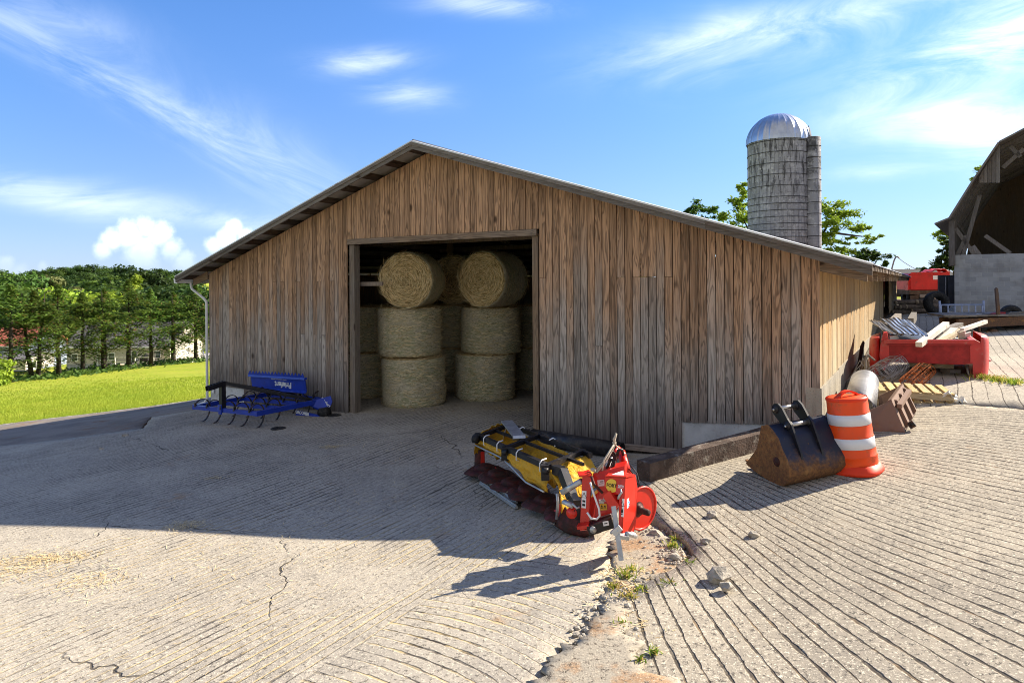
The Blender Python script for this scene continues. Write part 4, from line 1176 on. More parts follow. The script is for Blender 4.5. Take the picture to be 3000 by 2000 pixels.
m = MB(); m.rock(c0 + cd * .02 + UP * .04, .21, 3, 3, .25, (1.1, .8, .25)); m.build('outer_shoe', M['redd'], mow)
# inner shoe: a curved red pan under the headstock
S0 = ga(1640, 1548, .062)
m = MB(); m.smooth = True
pA = [at(1626, 1540, 7.25), at(1660, 1562, 7.1), at(1710, 1574, 6.98), at(1760, 1560, 6.95), at(1790, 1535, 7.0)]
pB = [at(1650, 1476, 7.3), at(1668, 1505, 7.15), at(1712, 1520, 7.05), at(1760, 1515, 7.05), at(1790, 1500, 7.1)]
def shoe(u_, v_):
    i = min(3, int(u_ * 4)); f = u_ * 4 - i
    a_ = pA[i] * (1 - f) + pA[i + 1] * f; b_ = pB[i] * (1 - f) + pB[i + 1] * f
    return a_ * (1 - v_) + b_ * v_ - V((0, .05, 0)) * math.sin(v_ * 3.1)
m.grid(shoe, 24, 8, th=V((0, .03, .01)))
m.prism([p + UP * .0 for p in pA] + [p + V((-.02, .45, -.02)) for p in reversed(pA)], UP * .02)
m.build('inner_shoe', M['redd'], mow)
m = MB(); m.prism([at(1640, 1545, 7.22), at(1628, 1530, 7.26), at(1636, 1476, 7.28), at(1651, 1475, 7.26), at(1648, 1510, 7.2)], V((.02, .03, 0))); m.build('shoe_fin', M['red'], mow)
m = MB(); m.tube([at(1631, 1520, 7.2), at(1634, 1470, 7.2), at(1632, 1445, 7.2)], .016, 8); m.build('guard_rod', M['galv'], mow)
def hat(px, py, Y): return at(px, py, Y - .42)
# headstock
def plate(pts, th, mat, name, parent=mow, label=None):
    m = MB(); m.prism(pts, th); return m.build(name, mat, parent, label=label)
bk = V((.10, .32, 0))
lc = plate([hat(1699, 1545, 6.98), hat(1724, 1540, 6.95), hat(1731, 1400, 7.0), hat(1722, 1388, 7.02), hat(1706, 1392, 7.04)], V((.03, .16, 0)), M['red'], 'left_upright')
m = MB(); m.bar(hat(1693, 1541, 6.93), hat(1726, 1537, 6.9), .10, .03); m.cyl(hat(1700, 1548, 6.95), hat(1718, 1546, 6.93), .02, n=10); m.build('hitch_pin', M['red'], lc)
m = MB(); m.box(hat(1712, 1388, 7.07), (.12, .14, .02)); m.build('top_plate', M['red'], lc)
mp = plate([hat(1730, 1520, 7.08), hat(1800, 1500, 7.02), hat(1830, 1470, 7.0), hat(1830, 1364, 7.12), hat(1738, 1386, 7.12), hat(1736, 1400, 7.12), hat(1752, 1442, 7.1), hat(1728, 1460, 7.08)], V((.06, .20, 0)), M['red'], 'main_plate')
rc = plate([hat(1812, 1545, 6.72), hat(1812, 1572, 6.70), hat(1822, 1574, 6.70), hat(1834, 1400, 6.76), hat(1773, 1397, 6.86), hat(1770, 1425, 6.86), hat(1792, 1448, 6.82), hat(1814, 1448, 6.76)], V((.05, .14, 0)), M['red'], 'right_upright')
m = MB(); m.hexa([hat(1823, 1576, 6.69), hat(1855, 1564, 6.86), hat(1855, 1562, 6.98), hat(1825, 1572, 6.80), hat(1833, 1402, 6.755), hat(1863, 1396, 6.90), hat(1861, 1394, 7.02), hat(1832, 1400, 6.86)]); m.hexa([hat(1863, 1396, 6.902), hat(1868, 1432, 6.92), hat(1862, 1540, 6.88), hat(1855, 1562, 6.862), hat(1862, 1395, 6.99), hat(1867, 1431, 7.0), hat(1861, 1540, 6.97), hat(1854, 1561, 6.96)]); rs = m.build('side_plate', M['redf'], rc)
m = MB(); m.prism([hat(1773, 1396, 6.85), hat(1834, 1398, 6.75), hat(1862, 1393, 6.93), hat(1828, 1386, 7.05), hat(1796, 1390, 7.05)], UP * .012); m.build('top_plate', M['redf'], rc)
m = MB(); m.prism([hat(1792, 1394, 6.9), hat(1828, 1396, 6.84), hat(1826, 1382, 7.0), hat(1808, 1388, 6.98)], UP * .016); m.build('manual_pouch', M['decal'], rc, label='white papers tucked behind the red plate')
m = MB(); m.bar(hat(1806, 1566, 6.66), hat(1838, 1572, 6.68), .10, .035); m.cyl(hat(1836, 1562, 6.66), hat(1862, 1570, 6.78), .022, n=10); m.rock(hat(1850, 1565, 6.74), .04, 3, 1); m.build('hitch_pin', M['galv'], rc)
m = MB(); m.bar(hat(1786, 1470, 6.84), hat(1806, 1455, 6.8), .10, .16); m.build('stand_socket', M['red'], rc)
m = MB(); m.bar(hat(1797, 1482, 6.62), hat(1820, 1641, 6.47), .042, .04, up=(0, 1, 0)); st = m.build('stand_leg', M['galv'], mow)
m = MB(); m.cyl(hat(1790, 1560, 6.56), hat(1812, 1556, 6.5), .014, n=8); m.bar(hat(1801, 1546, 6.53), hat(1813, 1560, 6.52), .09, .05, up=(0, 1, 0)); m.build('leg_clamp', M['galv'], st)
# round red guard
gc = hat(1880, 1488, 7.02); gm_ = frame(gc, (AX * .93 + DX * .36), UP).to_3x3()
m = MB(); N = 40
gpts = []
for j in range(N):
    a = 2 * math.pi * j / N
    gpts.append(gc + gm_ @ V((.205 * math.cos(a), .205 * math.sin(a), 0)))
m.prism(gpts, gm_ @ V((0, 0, -.012)))
gd = m.build('round_guard', M['redf'], mow)
m = MB(); m.tube(gpts, .012, 8, closed=True); m.build('guard_rim', M['redf'], gd)
m = MB(); m.lathe([(.075, 0.0), (.05, .002), (.05, .03), (.032, .035), (.03, .13), (.0, .13)], gc + gm_ @ V((-.05, .0, .004)), gm_, 18); m.build('shaft', M['redd'], gd)
# rear tube, yoke, spring, hoses
m = MB(); m.smooth = True; m.cyl(hat(1819, 1322, 7.45), hat(1841, 1398, 7.30), .045, n=18); tb = m.build('lift_tube', M['redf'], mow)
m = MB(); m.prism([hat(1806, 1330, 7.32), hat(1826, 1330, 7.3), hat(1833, 1327, 7.34), hat(1812, 1308, 7.36), hat(1806, 1312, 7.36)], V((.01, .05, 0))); m.cyl(hat(1810, 1312, 7.3), hat(1796, 1328, 7.25), .014, n=8); m.build('top_yoke', M['red'], tb)
m = MB(); m.prism([hat(1778, 1375, 7.3), hat(1800, 1366, 7.25), hat(1808, 1332, 7.25), hat(1790, 1322, 7.3), hat(1774, 1336, 7.35)], V((.03, .08, 0))); m.build('lift_arm', M['redd'], mow)
for pts in ([(1800, 1330, 7.2), (1792, 1318, 7.2), (1784, 1330, 7.2), (1786, 1352, 7.2), (1778, 1372, 7.2)], [(1808, 1335, 7.18), (1812, 1318, 7.18), (1822, 1316, 7.2), (1826, 1332, 7.25)], [(1790, 1345, 7.2), (1800, 1352, 7.18), (1796, 1366, 7.2), (1785, 1376, 7.2)]):
    m = MB(); m.tube([hat(*p) for p in pts], .016, 8); m.build('hose', M['hose'], mow)
m = MB()
ca, cb = hat(1780, 1366, 7.22), hat(1788, 1338, 7.22)
m.tube([ca + (cb - ca) * (k / 60) + V((math.cos(k * .9) * .022, math.sin(k * .9) * .022, 0)) for k in range(61)], .006, 6); m.build('coil_spring', M['galv'], mow)
for pts in ([(1742, 1384, 7.0), (1770, 1350, 7.05), (1794, 1312, 7.1), (1800, 1300, 7.1), (1804, 1272, 7.1)], [(1748, 1384, 7.0), (1776, 1350, 7.05), (1797, 1312, 7.08), (1800, 1292, 7.1), (1806, 1270, 7.1)], [(1765, 1378, 7.0), (1770, 1346, 7.02), (1798, 1302, 7.08)], [(1800, 1298, 7.1), (1806, 1306, 7.12), (1814, 1312, 7.2)]):
    m = MB(); m.tube([hat(*p) for p in pts], .0085, 6); m.build('rope', M['rope'], mow)
m = MB(); m.tube([hat(1800, 1296, 7.1), hat(1799, 1286, 7.1), hat(1803, 1278, 7.1), hat(1805, 1269, 7.1)], [.014, .016, .012, .010], 7); m.rock(hat(1800, 1297, 7.1), .022, 5, 1); m.build('rope_knot', M['rope'], mow)
m = MB(); m.rock(hat(1738, 1376, 7.0), .03, 2, 1); m.build('rope_knot', M['rope'], mow)
m = MB(); m.smooth = True; m.cyl(hat(1647, 1442, 7.2), hat(1704, 1408, 7.05), .03, n=14); m.build('hydraulic_strut', M['galv'], mow)
m = MB(); m.smooth = True; m.bar(hat(1650, 1468, 7.1), hat(1680, 1482, 7.02), .05, .035); m.tube([hat(1676, 1474, 7.0), hat(1690, 1488, 6.98), hat(1698, 1484, 6.98)], .012, 6); m.build('lock_link', M['galv'], mow)
m = MB(); m.cyl(hat(1674, 1502, 7.05), hat(1690, 1498, 7.2), .055, n=20); m.build('pulley', M['redf'], mow)
m = MB(); m.bar(hat(1682, 1502, 7.1), hat(1702, 1500, 7.1), .12, .10); m.build('gear_housing', M['black'], mow)
m = MB(); m.bar(hat(1722, 1548, 6.92), hat(1795, 1526, 6.90), .14, .085); bc = m.build('belt_cover', M['black'], mow)
m = MB(); p_ = hat(1737, 1550, 6.84); m.cyl(p_, p_ + V((.0, -.02, 0)), .032, n=16); m.build('hub_cap', M['galv'], bc)
# hooks and cables in front
m = MB(); m.tube([hat(1729, 1412, 6.9), hat(1740, 1448, 6.86), hat(1755, 1490, 6.84), hat(1757, 1510, 6.84), hat(1748, 1520, 6.84), hat(1732, 1518, 6.84), hat(1720, 1500, 6.86)], .010, 8); m.build('hook_rod', M['decal'], mow)
m = MB(); m.tube([hat(1755, 1440, 6.88), hat(1745, 1480, 6.86), hat(1739, 1515, 6.84)], .005, 6); m.build('cord', M['redf'], mow)
m = MB(); m.tube([hat(1733, 1395, 6.95), hat(1740, 1418, 6.9), hat(1766, 1444, 6.85)], .014, 8); m.build('hose', M['redd'], mow)
m = MB(); m.tube([hat(1818, 1432, 6.73), hat(1821, 1442, 6.72), hat(1814, 1452, 6.73), hat(1811, 1460, 6.74)], [.008, .010, .012, .012], 8); m.build('clip', M['galv'], mow)
m = MB(); m.tube([hat(1846, 1362, 7.3), hat(1866, 1385, 7.3), hat(1874, 1420, 7.25), hat(1870, 1450, 7.2)], .006, 6); m.tube([hat(1842, 1372, 7.3), hat(1862, 1396, 7.25), hat(1872, 1430, 7.2)], .006, 6); m.build('control_cable', M['hose'], mow)
for p_ in ((1762, 1468), (1775, 1462), (1790, 1458)):
    m = MB(); m.box(hat(p_[0], p_[1], 6.92), (.05, .03, .03)); m.build('valve_fitting', M['galv'], mow)
# decals: on planes that face the viewer's side of each plate
def pf(pts, px, py):          # frame on the plate plane through its first, second and last points
    o = V(pts[0]); n_ = (V(pts[1]) - o).cross(V(pts[-1]) - o).normalized()
    if n_.y > 0: n_ = -n_
    a_, b_ = ray(px, py); d_ = V((a_, 1, b_)); e_ = V((0, 0, CH))
    tt = (o - e_).dot(n_) / d_.dot(n_)
    P_ = e_ + d_ * tt + n_ * .0025
    up = (UP - n_ * UP.dot(n_)).normalized()
    return P_, up.cross(n_).normalized(), up, n_
rp = [hat(1812, 1545, 6.72), hat(1834, 1400, 6.76), hat(1773, 1397, 6.86)]
P_, xr, yr, nr = pf(rp, 1793, 1422)
m = MB(); Rm = frame(P_, xr, yr).to_3x3(); rad_ = .062; cut = .042
pl = [P_ + Rm @ V((min(cut, rad_ * math.cos(a)), rad_ * math.sin(a), 0)) for a in [2 * math.pi * k / 40 for k in range(40)]]
m.prism(pl, nr * .001); m.build('badge', M['decaly'], rc)
textmesh('FORT', frame(P_ + nr * .002 - xr * .003, xr, yr), .046, M['decalk'], 'badge_lettering', rc, 0, .0006, sx=.90, bold=.0015)
P2, *_r = pf(rp, 1818, 1425)
textmesh('2070', frame(P2 + nr * .0006, xr, yr), .040, M['decal'], 'model_number', rc, .25, .0006, sx=.70, bold=.001)
def label(pts, px, py, w_, h_, mat, name, parent, rot=0.0, extra=None):
    P_, x_, y_, n_ = pf(pts, px, py)
    if rot: x_, y_ = x_ * math.cos(rot) + y_ * math.sin(rot), y_ * math.cos(rot) - x_ * math.sin(rot)
    m = MB(); m.prism([P_ - x_ * w_ / 2 - y_ * h_ / 2, P_ + x_ * w_ / 2 - y_ * h_ / 2, P_ + x_ * w_ / 2 + y_ * h_ / 2, P_ - x_ * w_ / 2 + y_ * h_ / 2], n_ * .001)
    o = m.build(name, mat, parent)
    if extra:
        m = MB()
        for kind, cx, cy, s1, s2 in extra:
            c_ = P_ + x_ * cx * w_ + y_ * cy * h_ + n_ * .0012
            if kind == 'tri':
                T = [c_ + y_ * s1 * .6, c_ - y_ * s1 * .5 - x_ * s1 * .55, c_ - y_ * s1 * .5 + x_ * s1 * .55]
                for a_, b_ in zip(T, T[1:] + T[:1]): m.bar(a_, b_, .0045, .001, up=n_)
                m.bar(c_ - y_ * s1 * .12, c_ + y_ * s1 * .28, .006, .001, up=n_); m.bar(c_ - y_ * s1 * .33, c_ - y_ * s1 * .23, .006, .001, up=n_)
            else:
                m.bar(c_ - x_ * s1 / 2, c_ + x_ * s1 / 2, s2, .001, up=n_)
        m.build('label_print', extra_mat[0], o)
    return o
extra_mat = [M['decalk']]
label(rp, 1821, 1486, .052, .165, M['decal'], 'warning_label', rc, 0, [('tri', 0, .24, .05, 0), ('bar', 0, -.06, .035, .008), ('bar', 0, -.2, .035, .03), ('bar', 0, -.36, .03, .008)])
lp = [hat(1699, 1545, 6.98), hat(1724, 1540, 6.95), hat(1706, 1392, 7.04)]
label(lp, 1711, 1462, .046, .165, M['decal'], 'warning_label', lc, 0, [('tri', 0, .24, .045, 0), ('bar', 0, -.10, .03, .02), ('bar', 0, -.32, .03, .022)])
sp2 = [hat(1823, 1576, 6.69), hat(1855, 1564, 6.86), hat(1833, 1402, 6.755)]
extra_mat[0] = M['decalb']
label(sp2, 1841, 1472, .07, .09, M['decal'], 'white_sticker', rs, 0, [('bar', 0, .1, .03, .015), ('bar', .1, -.05, .02, .012), ('bar', 0, -.3, .045, .008)])
extra_mat[0] = M['decalk']
mpp = [hat(1730, 1520, 7.08), hat(1800, 1500, 7.02), hat(1738, 1386, 7.12)]
label(mpp, 1761, 1414, .07, .06, M['decal'], 'maker_plate', mp, .15, [('bar', .1, .22, .035, .008), ('bar', 0, -.1, .045, .005)])
label(mpp, 1768, 1484, .07, .062, M['decaly'], 'warning_label', mp, .15, [('tri', -.22, .05, .025, 0), ('bar', .22, .12, .014, .014), ('bar', .22, -.12, .014, .010)])
bcp = [hat(1722, 1554, 6.84), hat(1795, 1532, 6.82), hat(1722, 1540, 6.84)]
label(bcp, 1775, 1532, .055, .045, M['decal'], 'maker_plate', bc, .2, [('bar', 0, 0, .03, .01)])
# two short channels lying in front of the cutterbar
for a_, b_, dz in (((1408, 1420), (1513, 1493), .03), ((1420, 1418), (1512, 1484), .05)):
    pa, pb = ga(*a_, .062), ga(*b_, .062); m = MB()
    m.bar(pa + UP * dz, pb + UP * dz, .045, .03); m.bar(pa + UP * (dz + .02), pb + UP * (dz + .02), .012, .03)
    o = m.build('steel_channel', M['galv'], origin=pa); tag(o, 'narrow grey steel channel on the ground before the mower discs, %s' % ('nearer the camera' if dz < .04 else 'next to the discs'), 'channel', 'steel channels by the mower')
m = MB(); p = ga(1374, 1375, .062); m.box(p + UP * .03, (.05, .03, .06)); o = m.build('metal_chip', M['galv'], origin=p); tag(o, 'small grey metal chip left of the mower end turret', 'metal chip')
# ================================================================ curb, pipes, buckets, traffic drum, pallets
cpts = [ga(1905, 1415, .10), ga(1960, 1400, .10), ga(2060, 1370, .10), ga(2160, 1342, .10), ga(2250, 1316, .10), ga(2330, 1290, .10)]
m = MB(); rr = random.Random(2)
back_ = V((-.13, .20, 0))
for a_, b_ in zip(cpts, cpts[1:]):
    N = 6
    for k in range(N):
        p, q = a_ + (b_ - a_) * (k / N), a_ + (b_ - a_) * ((k + 1) / N)
        h0, h1 = .24, .24
        m.hexa([p - UP * .25, q - UP * .25, q + back_ - UP * .25, p + back_ - UP * .25, p + UP * h0 + V((0, .02, 0)), q + UP * h1 + V((0, .02, 0)), q + back_ + UP * h1, p + back_ + UP * h0])
cb_ = m.build('concrete_curb', M['curb'], origin=cpts[0]); tag(cb_, 'long dirty concrete curb with dark face, sloping along the edge of the driveway slab', 'curb')
pit = [xy(BP(9.9, -.12, 0)), xy(BP(12.8, -.12, 0)), xy(BP(12.8, .02, 0)), xy(BP(WID - .1, .02, 0)), xy(cpts[5]), xy(cpts[3] + back_), xy(cpts[1] + back_), g2(1880, 1402), g2(1870, 1360)]
polysheet('packed_ground', pit, M['curb'], .05, .2, .1, .02, .2, 31, 'dark oily ground between the curb and the barn wall', 'ground')
pa, pb = at(1560, 1303, 12.0), at(1822, 1308, 11.0)
pa.z = H(pa.x, pa.y) + .19; pb.z = H(pb.x, pb.y) + .17
m = MB(); m.smooth = True
pd = (pb - pa).normalized()
N = 28; u_ = pd.orthogonal().normalized(); w_ = pd.cross(u_)
ring = lambda c, r_: [c + (u_ * math.cos(2 * math.pi * j / N) + w_ * math.sin(2 * math.pi * j / N)) * r_ for j in range(N)]
vs = ring(pa, .135) + ring(pb, .135) + ring(pb, .122) + ring(pa, .122)
m.add(vs, [(i * N + j, i * N + (j + 1) % N, ((i + 1) % 4) * N + (j + 1) % N, ((i + 1) % 4) * N + j) for i in range(4) for j in range(N)])
M['pipeblk'] = plain('black_plastic_pipe', (.016, .016, .022), .38, 0, .3, 3, (.10, .085, .07), .35, spec=.4)
o = m.build('black_pipe', M['pipeblk'], origin=pa); tag(o, 'black plastic pipe lying along the barn wall behind the mower', 'pipe')

# ---- excavator bucket
O = ga(2296, 1424, .115)
Wd = V((.946, .32, .075)); Qd = V((-.32, .946, 0))
def eb_(w_, q, z): return O + Wd * w_ + Qd * q + UP * z
exb = empty('digger_bucket', O, 'dark excavator bucket with rusty end plate, tipped on its back beside the orange drum', 'digger bucket')
BWID = .84
prof = [(.36, .62), (.27, .65), (.18, .60), (.09, .525), (.03, .42), (-.05, .32), (-.10, .22), (-.105, .14), (-.07, .06), (0, .0), (.10, -.012), (.25, .0), (.45, .04), (.60, .075)]
sm_p = []
for i in range(len(prof) - 1):
    for k in range(3):
        f = k / 3; sm_p.append((prof[i][0] * (1 - f) + prof[i + 1][0] * f, prof[i][1] * (1 - f) + prof[i + 1][1] * f))
sm_p.append(prof[-1])
M['bkt'] = rusty('bucket_paint', (.014, .016, .034), z0=.72, z1=1.0)
M['bktrust'] = rusty('bucket_rust', (.05, .03, .022), (.24, .11, .035), (.13, .06, .025), 3, 4)
m = MB(); m.smooth = True
def inward(q, z): d_ = math.hypot(.25 - q, .33 - z); return (q + (.25 - q) / d_ * .022, z + (.33 - z) / d_ * .022)
vs = []
for (q, z) in sm_p: vs += [eb_(.012, q, z), eb_(BWID - .012, q, z)]
n1 = len(vs)
for (q, z) in sm_p:
    a_, b_ = inward(q, z); vs += [eb_(.012, a_, b_), eb_(BWID - .012, a_, b_)]
L = len(sm_p)
fs = [(2 * i, 2 * i + 1, 2 * i + 3, 2 * i + 2) for i in range(L - 1)] + [(n1 + 2 * i, n1 + 2 * i + 2, n1 + 2 * i + 3, n1 + 2 * i + 1) for i in range(L - 1)]
fs += [(0, n1, n1 + 1, 1), (2 * L - 2, 2 * L - 1, n1 + 2 * L - 1, n1 + 2 * L - 2)]
m.add(vs, fs); m.build('shell', M['bkt'], exb)
outl = prof[:] + [(.645, .10), (.56, .19), (.49, .27), (.44, .33), (.41, .42), (.385, .52)]
for w0 in (-.012, BWID - .012):
    m = MB(); m.prism([eb_(w0, q * 1.02, z * 1.01 + .002) for q, z in outl], Wd * .024); pl_ = m.build('end_plate', M['bktrust'] if w0 < 0 else M['bkt'], exb)
    if w0 < 0:
        m = MB(); c_ = eb_(w0 - .004, .10, .26); m.cyl(c_, c_ + Wd * .01, .055, n=20); m.build('wear_spot', M['redd'], pl_, label='dark round wear mark on the rusty plate')
for w0 in (.06, .25, .44, .63, .80):
    m = MB(); m.hexa([eb_(w0 - .035, .58, .06), eb_(w0 + .035, .58, .06), eb_(w0 + .035, .58, .11), eb_(w0 - .035, .58, .11), eb_(w0 - .015, .74, .10), eb_(w0 + .015, .74, .10), eb_(w0 + .015, .74, .12), eb_(w0 - .015, .74, .12)]); m.build('bucket_tooth', M['bktrust'], exb)
ear = [(-.085, .20), (-.05, .36), (.0, .46), (.05, .56), (.10, .66), (.17, .72), (.26, .83), (.33, .875), (.40, .86), (.43, .80), (.40, .73), (.33, .68), (.26, .62), (.1, .50), (.0, .34)]
for w0 in (.20, .50):
    m = MB(); m.prism([eb_(w0, q, z) for q, z in ear], Wd * .026); e_ = m.build('ear', M['black'], exb)
    for q, z in ((.365, .80), (.165, .64)):
        m = MB(); m.cyl(eb_(w0 - .02, q, z), eb_(w0 + .046, q, z), .048, n=18); m.build('pin_boss', M['black'], e_)
for q, z in ((.365, .80), (.165, .64)):
    m = MB(); m.cyl(eb_(.215, q, z), eb_(.51, q, z), .027, n=16); m.build('pin', M['steel'], exb)
    m = MB(); m.cyl(eb_(.16, q, z - .005), eb_(.185, q, z - .005), .016, n=8); m.build('pin_bolt', M['steel'], exb)

# ---- traffic drum
D0 = ga(2506, 1394, .115) + V((.12, .24, .0))
tl = Matrix.Rotation(A(-5.5), 3, 'Y') @ Matrix.Rotation(A(-2.0), 3, 'X')
drum = empty('traffic_drum', D0, 'orange and white banded traffic drum leaning against the barn corner', 'traffic drum')
M['orange'] = plain('safety_orange', (.88, .085, .010), .42, 0, .05, 3, (.50, .13, .05), .32, spec=.35)
M['drumbase'] = plain('drum_base_plastic', (.82, .05, .012), .48, 0, .08, 4, (.3, .08, .05), .2)
def band():
    t = NT('reflective_sheet'); P = t.obj()
    x, y, z = t.sep(P)[:3]
    an = t.math('MULTIPLY', t.math('ARCTAN2', y, x), 26)
    hx = t.vor(t.comb(an, t.math('MULTIPLY', z, 110), 0), 1.0, 'DISTANCE_TO_EDGE', 0, .15)
    base = t.mix(t.ramp(hx, .0, .12), (.60, .61, .65), (.74, .75, .79))
    return t.out(base, .28, 0, .6)
M['band'] = band()
tl = tl @ Matrix.Diagonal((1, 1, .95))
def lt(m, prof): m.lathe(prof, D0, tl, 40)
m = MB(); lt(m, [(.262, .10), (.262, .205), (.268, .21), (.255, .225), (.252, .31)]); lt(m, [(.246, .44), (.249, .452), (.242, .46), (.239, .585), (.236, .60)]); lt(m, [(.232, .735), (.236, .745), (.230, .755), (.227, .90), (.222, .925), (.20, .94), (.0, .942)])
lt(m, [(.27, .02), (.268, .10), (.262, .105)])
m.build('drum_body', M['orange'], drum)
for z0, z1, r0, r1 in ((.31, .445, .2535, .250), (.60, .738, .239, .236)):
    m = MB(); lt(m, [(r0 - .006, z0), (r0 + .001, z0 + .004), (r1 + .001, z1 - .004), (r1 - .006, z1)]); m.build('reflective_band', M['band'], drum)
m = MB(); N = 40; base = []
def bpt(j, k, z): a = 2 * math.pi * j / N; r_ = k * (1 + .05 * math.cos(4 * a)); return D0 + tl @ V((r_ * math.cos(a), r_ * math.sin(a), z))
for k, z in ((.26, .11), (.280, .10), (.305, .05), (.318, .035), (.318, .0), (.25, .0)): base += [bpt(j, k, z) for j in range(N)]
m.smooth = True; m.add(base, [(i * N + j, i * N + (j + 1) % N, (i + 1) * N + (j + 1) % N, (i + 1) * N + j)[::-1] for i in range(5) for j in range(N)])
m.build('drum_base', M['drumbase'], drum)
m = MB(); hp_ = []
for k in range(13):
    a = math.pi * k / 12; hp_.append(D0 + tl @ V((-.16 + .32 * k / 12, -.07 + .10 * k / 12, .935 + .075 * math.sin(a))))
for a_, b_ in zip(hp_, hp_[1:]): m.bar(a_ - (b_ - a_) * .08, b_ + (b_ - a_) * .08, .055, .02)
m.build('handle', M['drumbase'], drum)
m = MB(); lt(m, [(.228, .90), (.236, .905), (.236, .925), (.224, .938)]); m.build('lid_rim', M['drumbase'], drum)

# ---- galvanised culvert along the wall
ca, cb = V((5.08, 9.80, 0)), V((6.12, 11.6, 0))
ca.z = H(ca.x, ca.y) + .34; cb.z = H(cb.x, cb.y) + .38
def spiral():
    t = NT('spiral_galvanised'); P = t.obj(); x, y, z = t.sep(P)[:3]
    al = t.math('ADD', t.math('MULTIPLY', x, .51), t.math('MULTIPLY', y, .86))
    wv = t.math('SINE', t.math('MULTIPLY', t.math('ADD', al, t.math('MULTIPLY', z, .10)), 210))
    t.bump(wv, .014)
    base = t.mix(t.ramp(t.noise(P, 8, 4), .35, .7), (.58, .59, .61), (.46, .47, .50))
    return t.out(base, .38, .35, .5)
m = MB(); m.smooth = True; N = 40
pd = (cb - ca).normalized(); u_ = pd.orthogonal().normalized(); w_ = pd.cross(u_)
rings = [(ca, .225), (cb, .225), (cb, .212), (ca, .212)]
vs = []
for c_, r_ in rings: vs += [c_ + (u_ * math.cos(2 * math.pi * j / N) + w_ * math.sin(2 * math.pi * j / N)) * r_ for j in range(N)]
m.add(vs, [(i * N + j, i * N + (j + 1) % N, ((i + 1) % 4) * N + (j + 1) % N, ((i + 1) % 4) * N + j) for i in range(4) for j in range(N)])
o = m.build('culvert_pipe', spiral(), origin=ca); tag(o, 'shiny galvanised culvert pipe lying against the sunny wall behind the orange drum', 'pipe')
# ---- brown loader bucket
lb0 = ga(2652, 1266, .115)
ldr = empty('loader_bucket', lb0, 'faded brown loader bucket lying on its back beyond the orange drum', 'loader bucket')
M['brown'] = rusty('faded_brown_paint', (.21, .125, .085), (.26, .13, .06), (.15, .075, .04), .70, 1.0, 0, .7)
M['brownin'] = rusty('bucket_inside', (.06, .042, .035), (.12, .06, .03), (.07, .04, .03), .7, 1.1, .3)
wv = V((.72, .95, .075))
BR = lb0; BL = ga(2532, 1262, .115); T_ = at(2612, 1172, BR.y + .18); L_ = at(2538, 1206, BL.y + .12)
cen = (BR + BL + T_ + L_) / 4
for off in (0, 1):
    m = MB(); q = wv * off
    m.prism([BR + q, T_ + q, L_ + q, BL + q], wv.normalized() * (.02 if off == 0 else -.02)); m.build('end_plate', M['brown'], ldr)
m = MB(); m.prism([BR + wv * .02, BR + wv * .98, T_ + wv * .98, T_ + wv * .02], (BL - BR).normalized() * .018); bp_ = m.build('back_plate', M['brown'], ldr)
m = MB(); m.prism([BR + wv * .02, BR + wv * .98, BL + wv * .98, BL + wv * .02], UP * .016); m.build('floor_plate', M['brownin'], ldr)
m = MB(); m.prism([T_ + wv * .0, T_ + wv * 1.0, T_ + wv * 1.0 + (L_ - T_) * .16, T_ + wv * .0 + (L_ - T_) * .16], UP * .018); m.build('top_lip', M['brown'], ldr)
nrm = (T_ - BR).cross(wv).normalized()
if nrm.x < 0: nrm = -nrm
for f in (.14, .50, .86):
    m = MB(); w0 = wv * f
    m.prism([BR + w0 + (T_ - BR) * .04, T_ + w0 - (T_ - BR) * .06, T_ + w0 + nrm * .035 - (T_ - BR) * .1, BR + w0 + nrm * .05 + (T_ - BR) * .12], wv.normalized() * (.10 if f in (.50,) else .05)); m.build('rib', M['brown'], ldr)
m = MB(); m.bar(BR + wv * .05 + nrm * .05 + (T_ - BR) * .75, BR + wv * .95 + nrm * .05 + (T_ - BR) * .75, .06, .06); m.build('cross_bar', M['brown'], ldr)
m = MB(); m.bar(BR + wv * .10 + nrm * .05 + (T_ - BR) * .1, BR + wv * .10 + nrm * .13 + (T_ - BR) * .14, .05, .09); m.cyl(BR + wv * .07 + nrm * .10 + (T_ - BR) * .12, BR + wv * .14 + nrm * .10 + (T_ - BR) * .12, .025, n=12); m.build('hitch_lug', M['spring'], ldr)
# ---- two pallets
def pallet():
    root = empty('pallet', (0, 0, 0), 'x', 'pallet', 'stacked yellow wood pallets')
    for k in range(8):
        m = MB(); m.rnd = R.random(); x0 = k * .155; w_ = .095 if k not in (2, 5) else .11
        j = R.uniform(-.02, .02)
        m.hexa([V((x0, j, .115)), V((x0 + w_, j, .115)), V((x0 + w_ + R.uniform(-.01, .01), 1.02 + j, .115)), V((x0, 1.02 + j, .115)), V((x0, j, .135)), V((x0 + w_, j, .135)), V((x0 + w_, 1.02 + j, .135)), V((x0, 1.02 + j, .135))]); m.build('slat', M['pallet'], root)
    for y0 in (.02, .49, .96):
        m = MB(); m.rnd = R.random(); m.hexa([V((0, y0, .02)), V((1.19, y0, .02)), V((1.19, y0 + .045, .02)), V((0, y0 + .045, .02)), V((0, y0, .113)), V((1.19, y0, .113)), V((1.19, y0 + .045, .113)), V((0, y0 + .045, .113))]); m.build('stringer', M['lumber'], root)
    for x0 in (.0, .5, 1.08):
        m = MB(); m.rnd = R.random(); m.hexa([V((x0, 0, 0)), V((x0 + .1, 0, 0)), V((x0 + .1, 1.02, 0)), V((x0, 1.02, 0)), V((x0, 0, .018)), V((x0 + .1, 0, .018)), V((x0 + .1, 1.02, .018)), V((x0, 1.02, .018))]); m.build('bottom_board', M['pallet'], root)
    return root
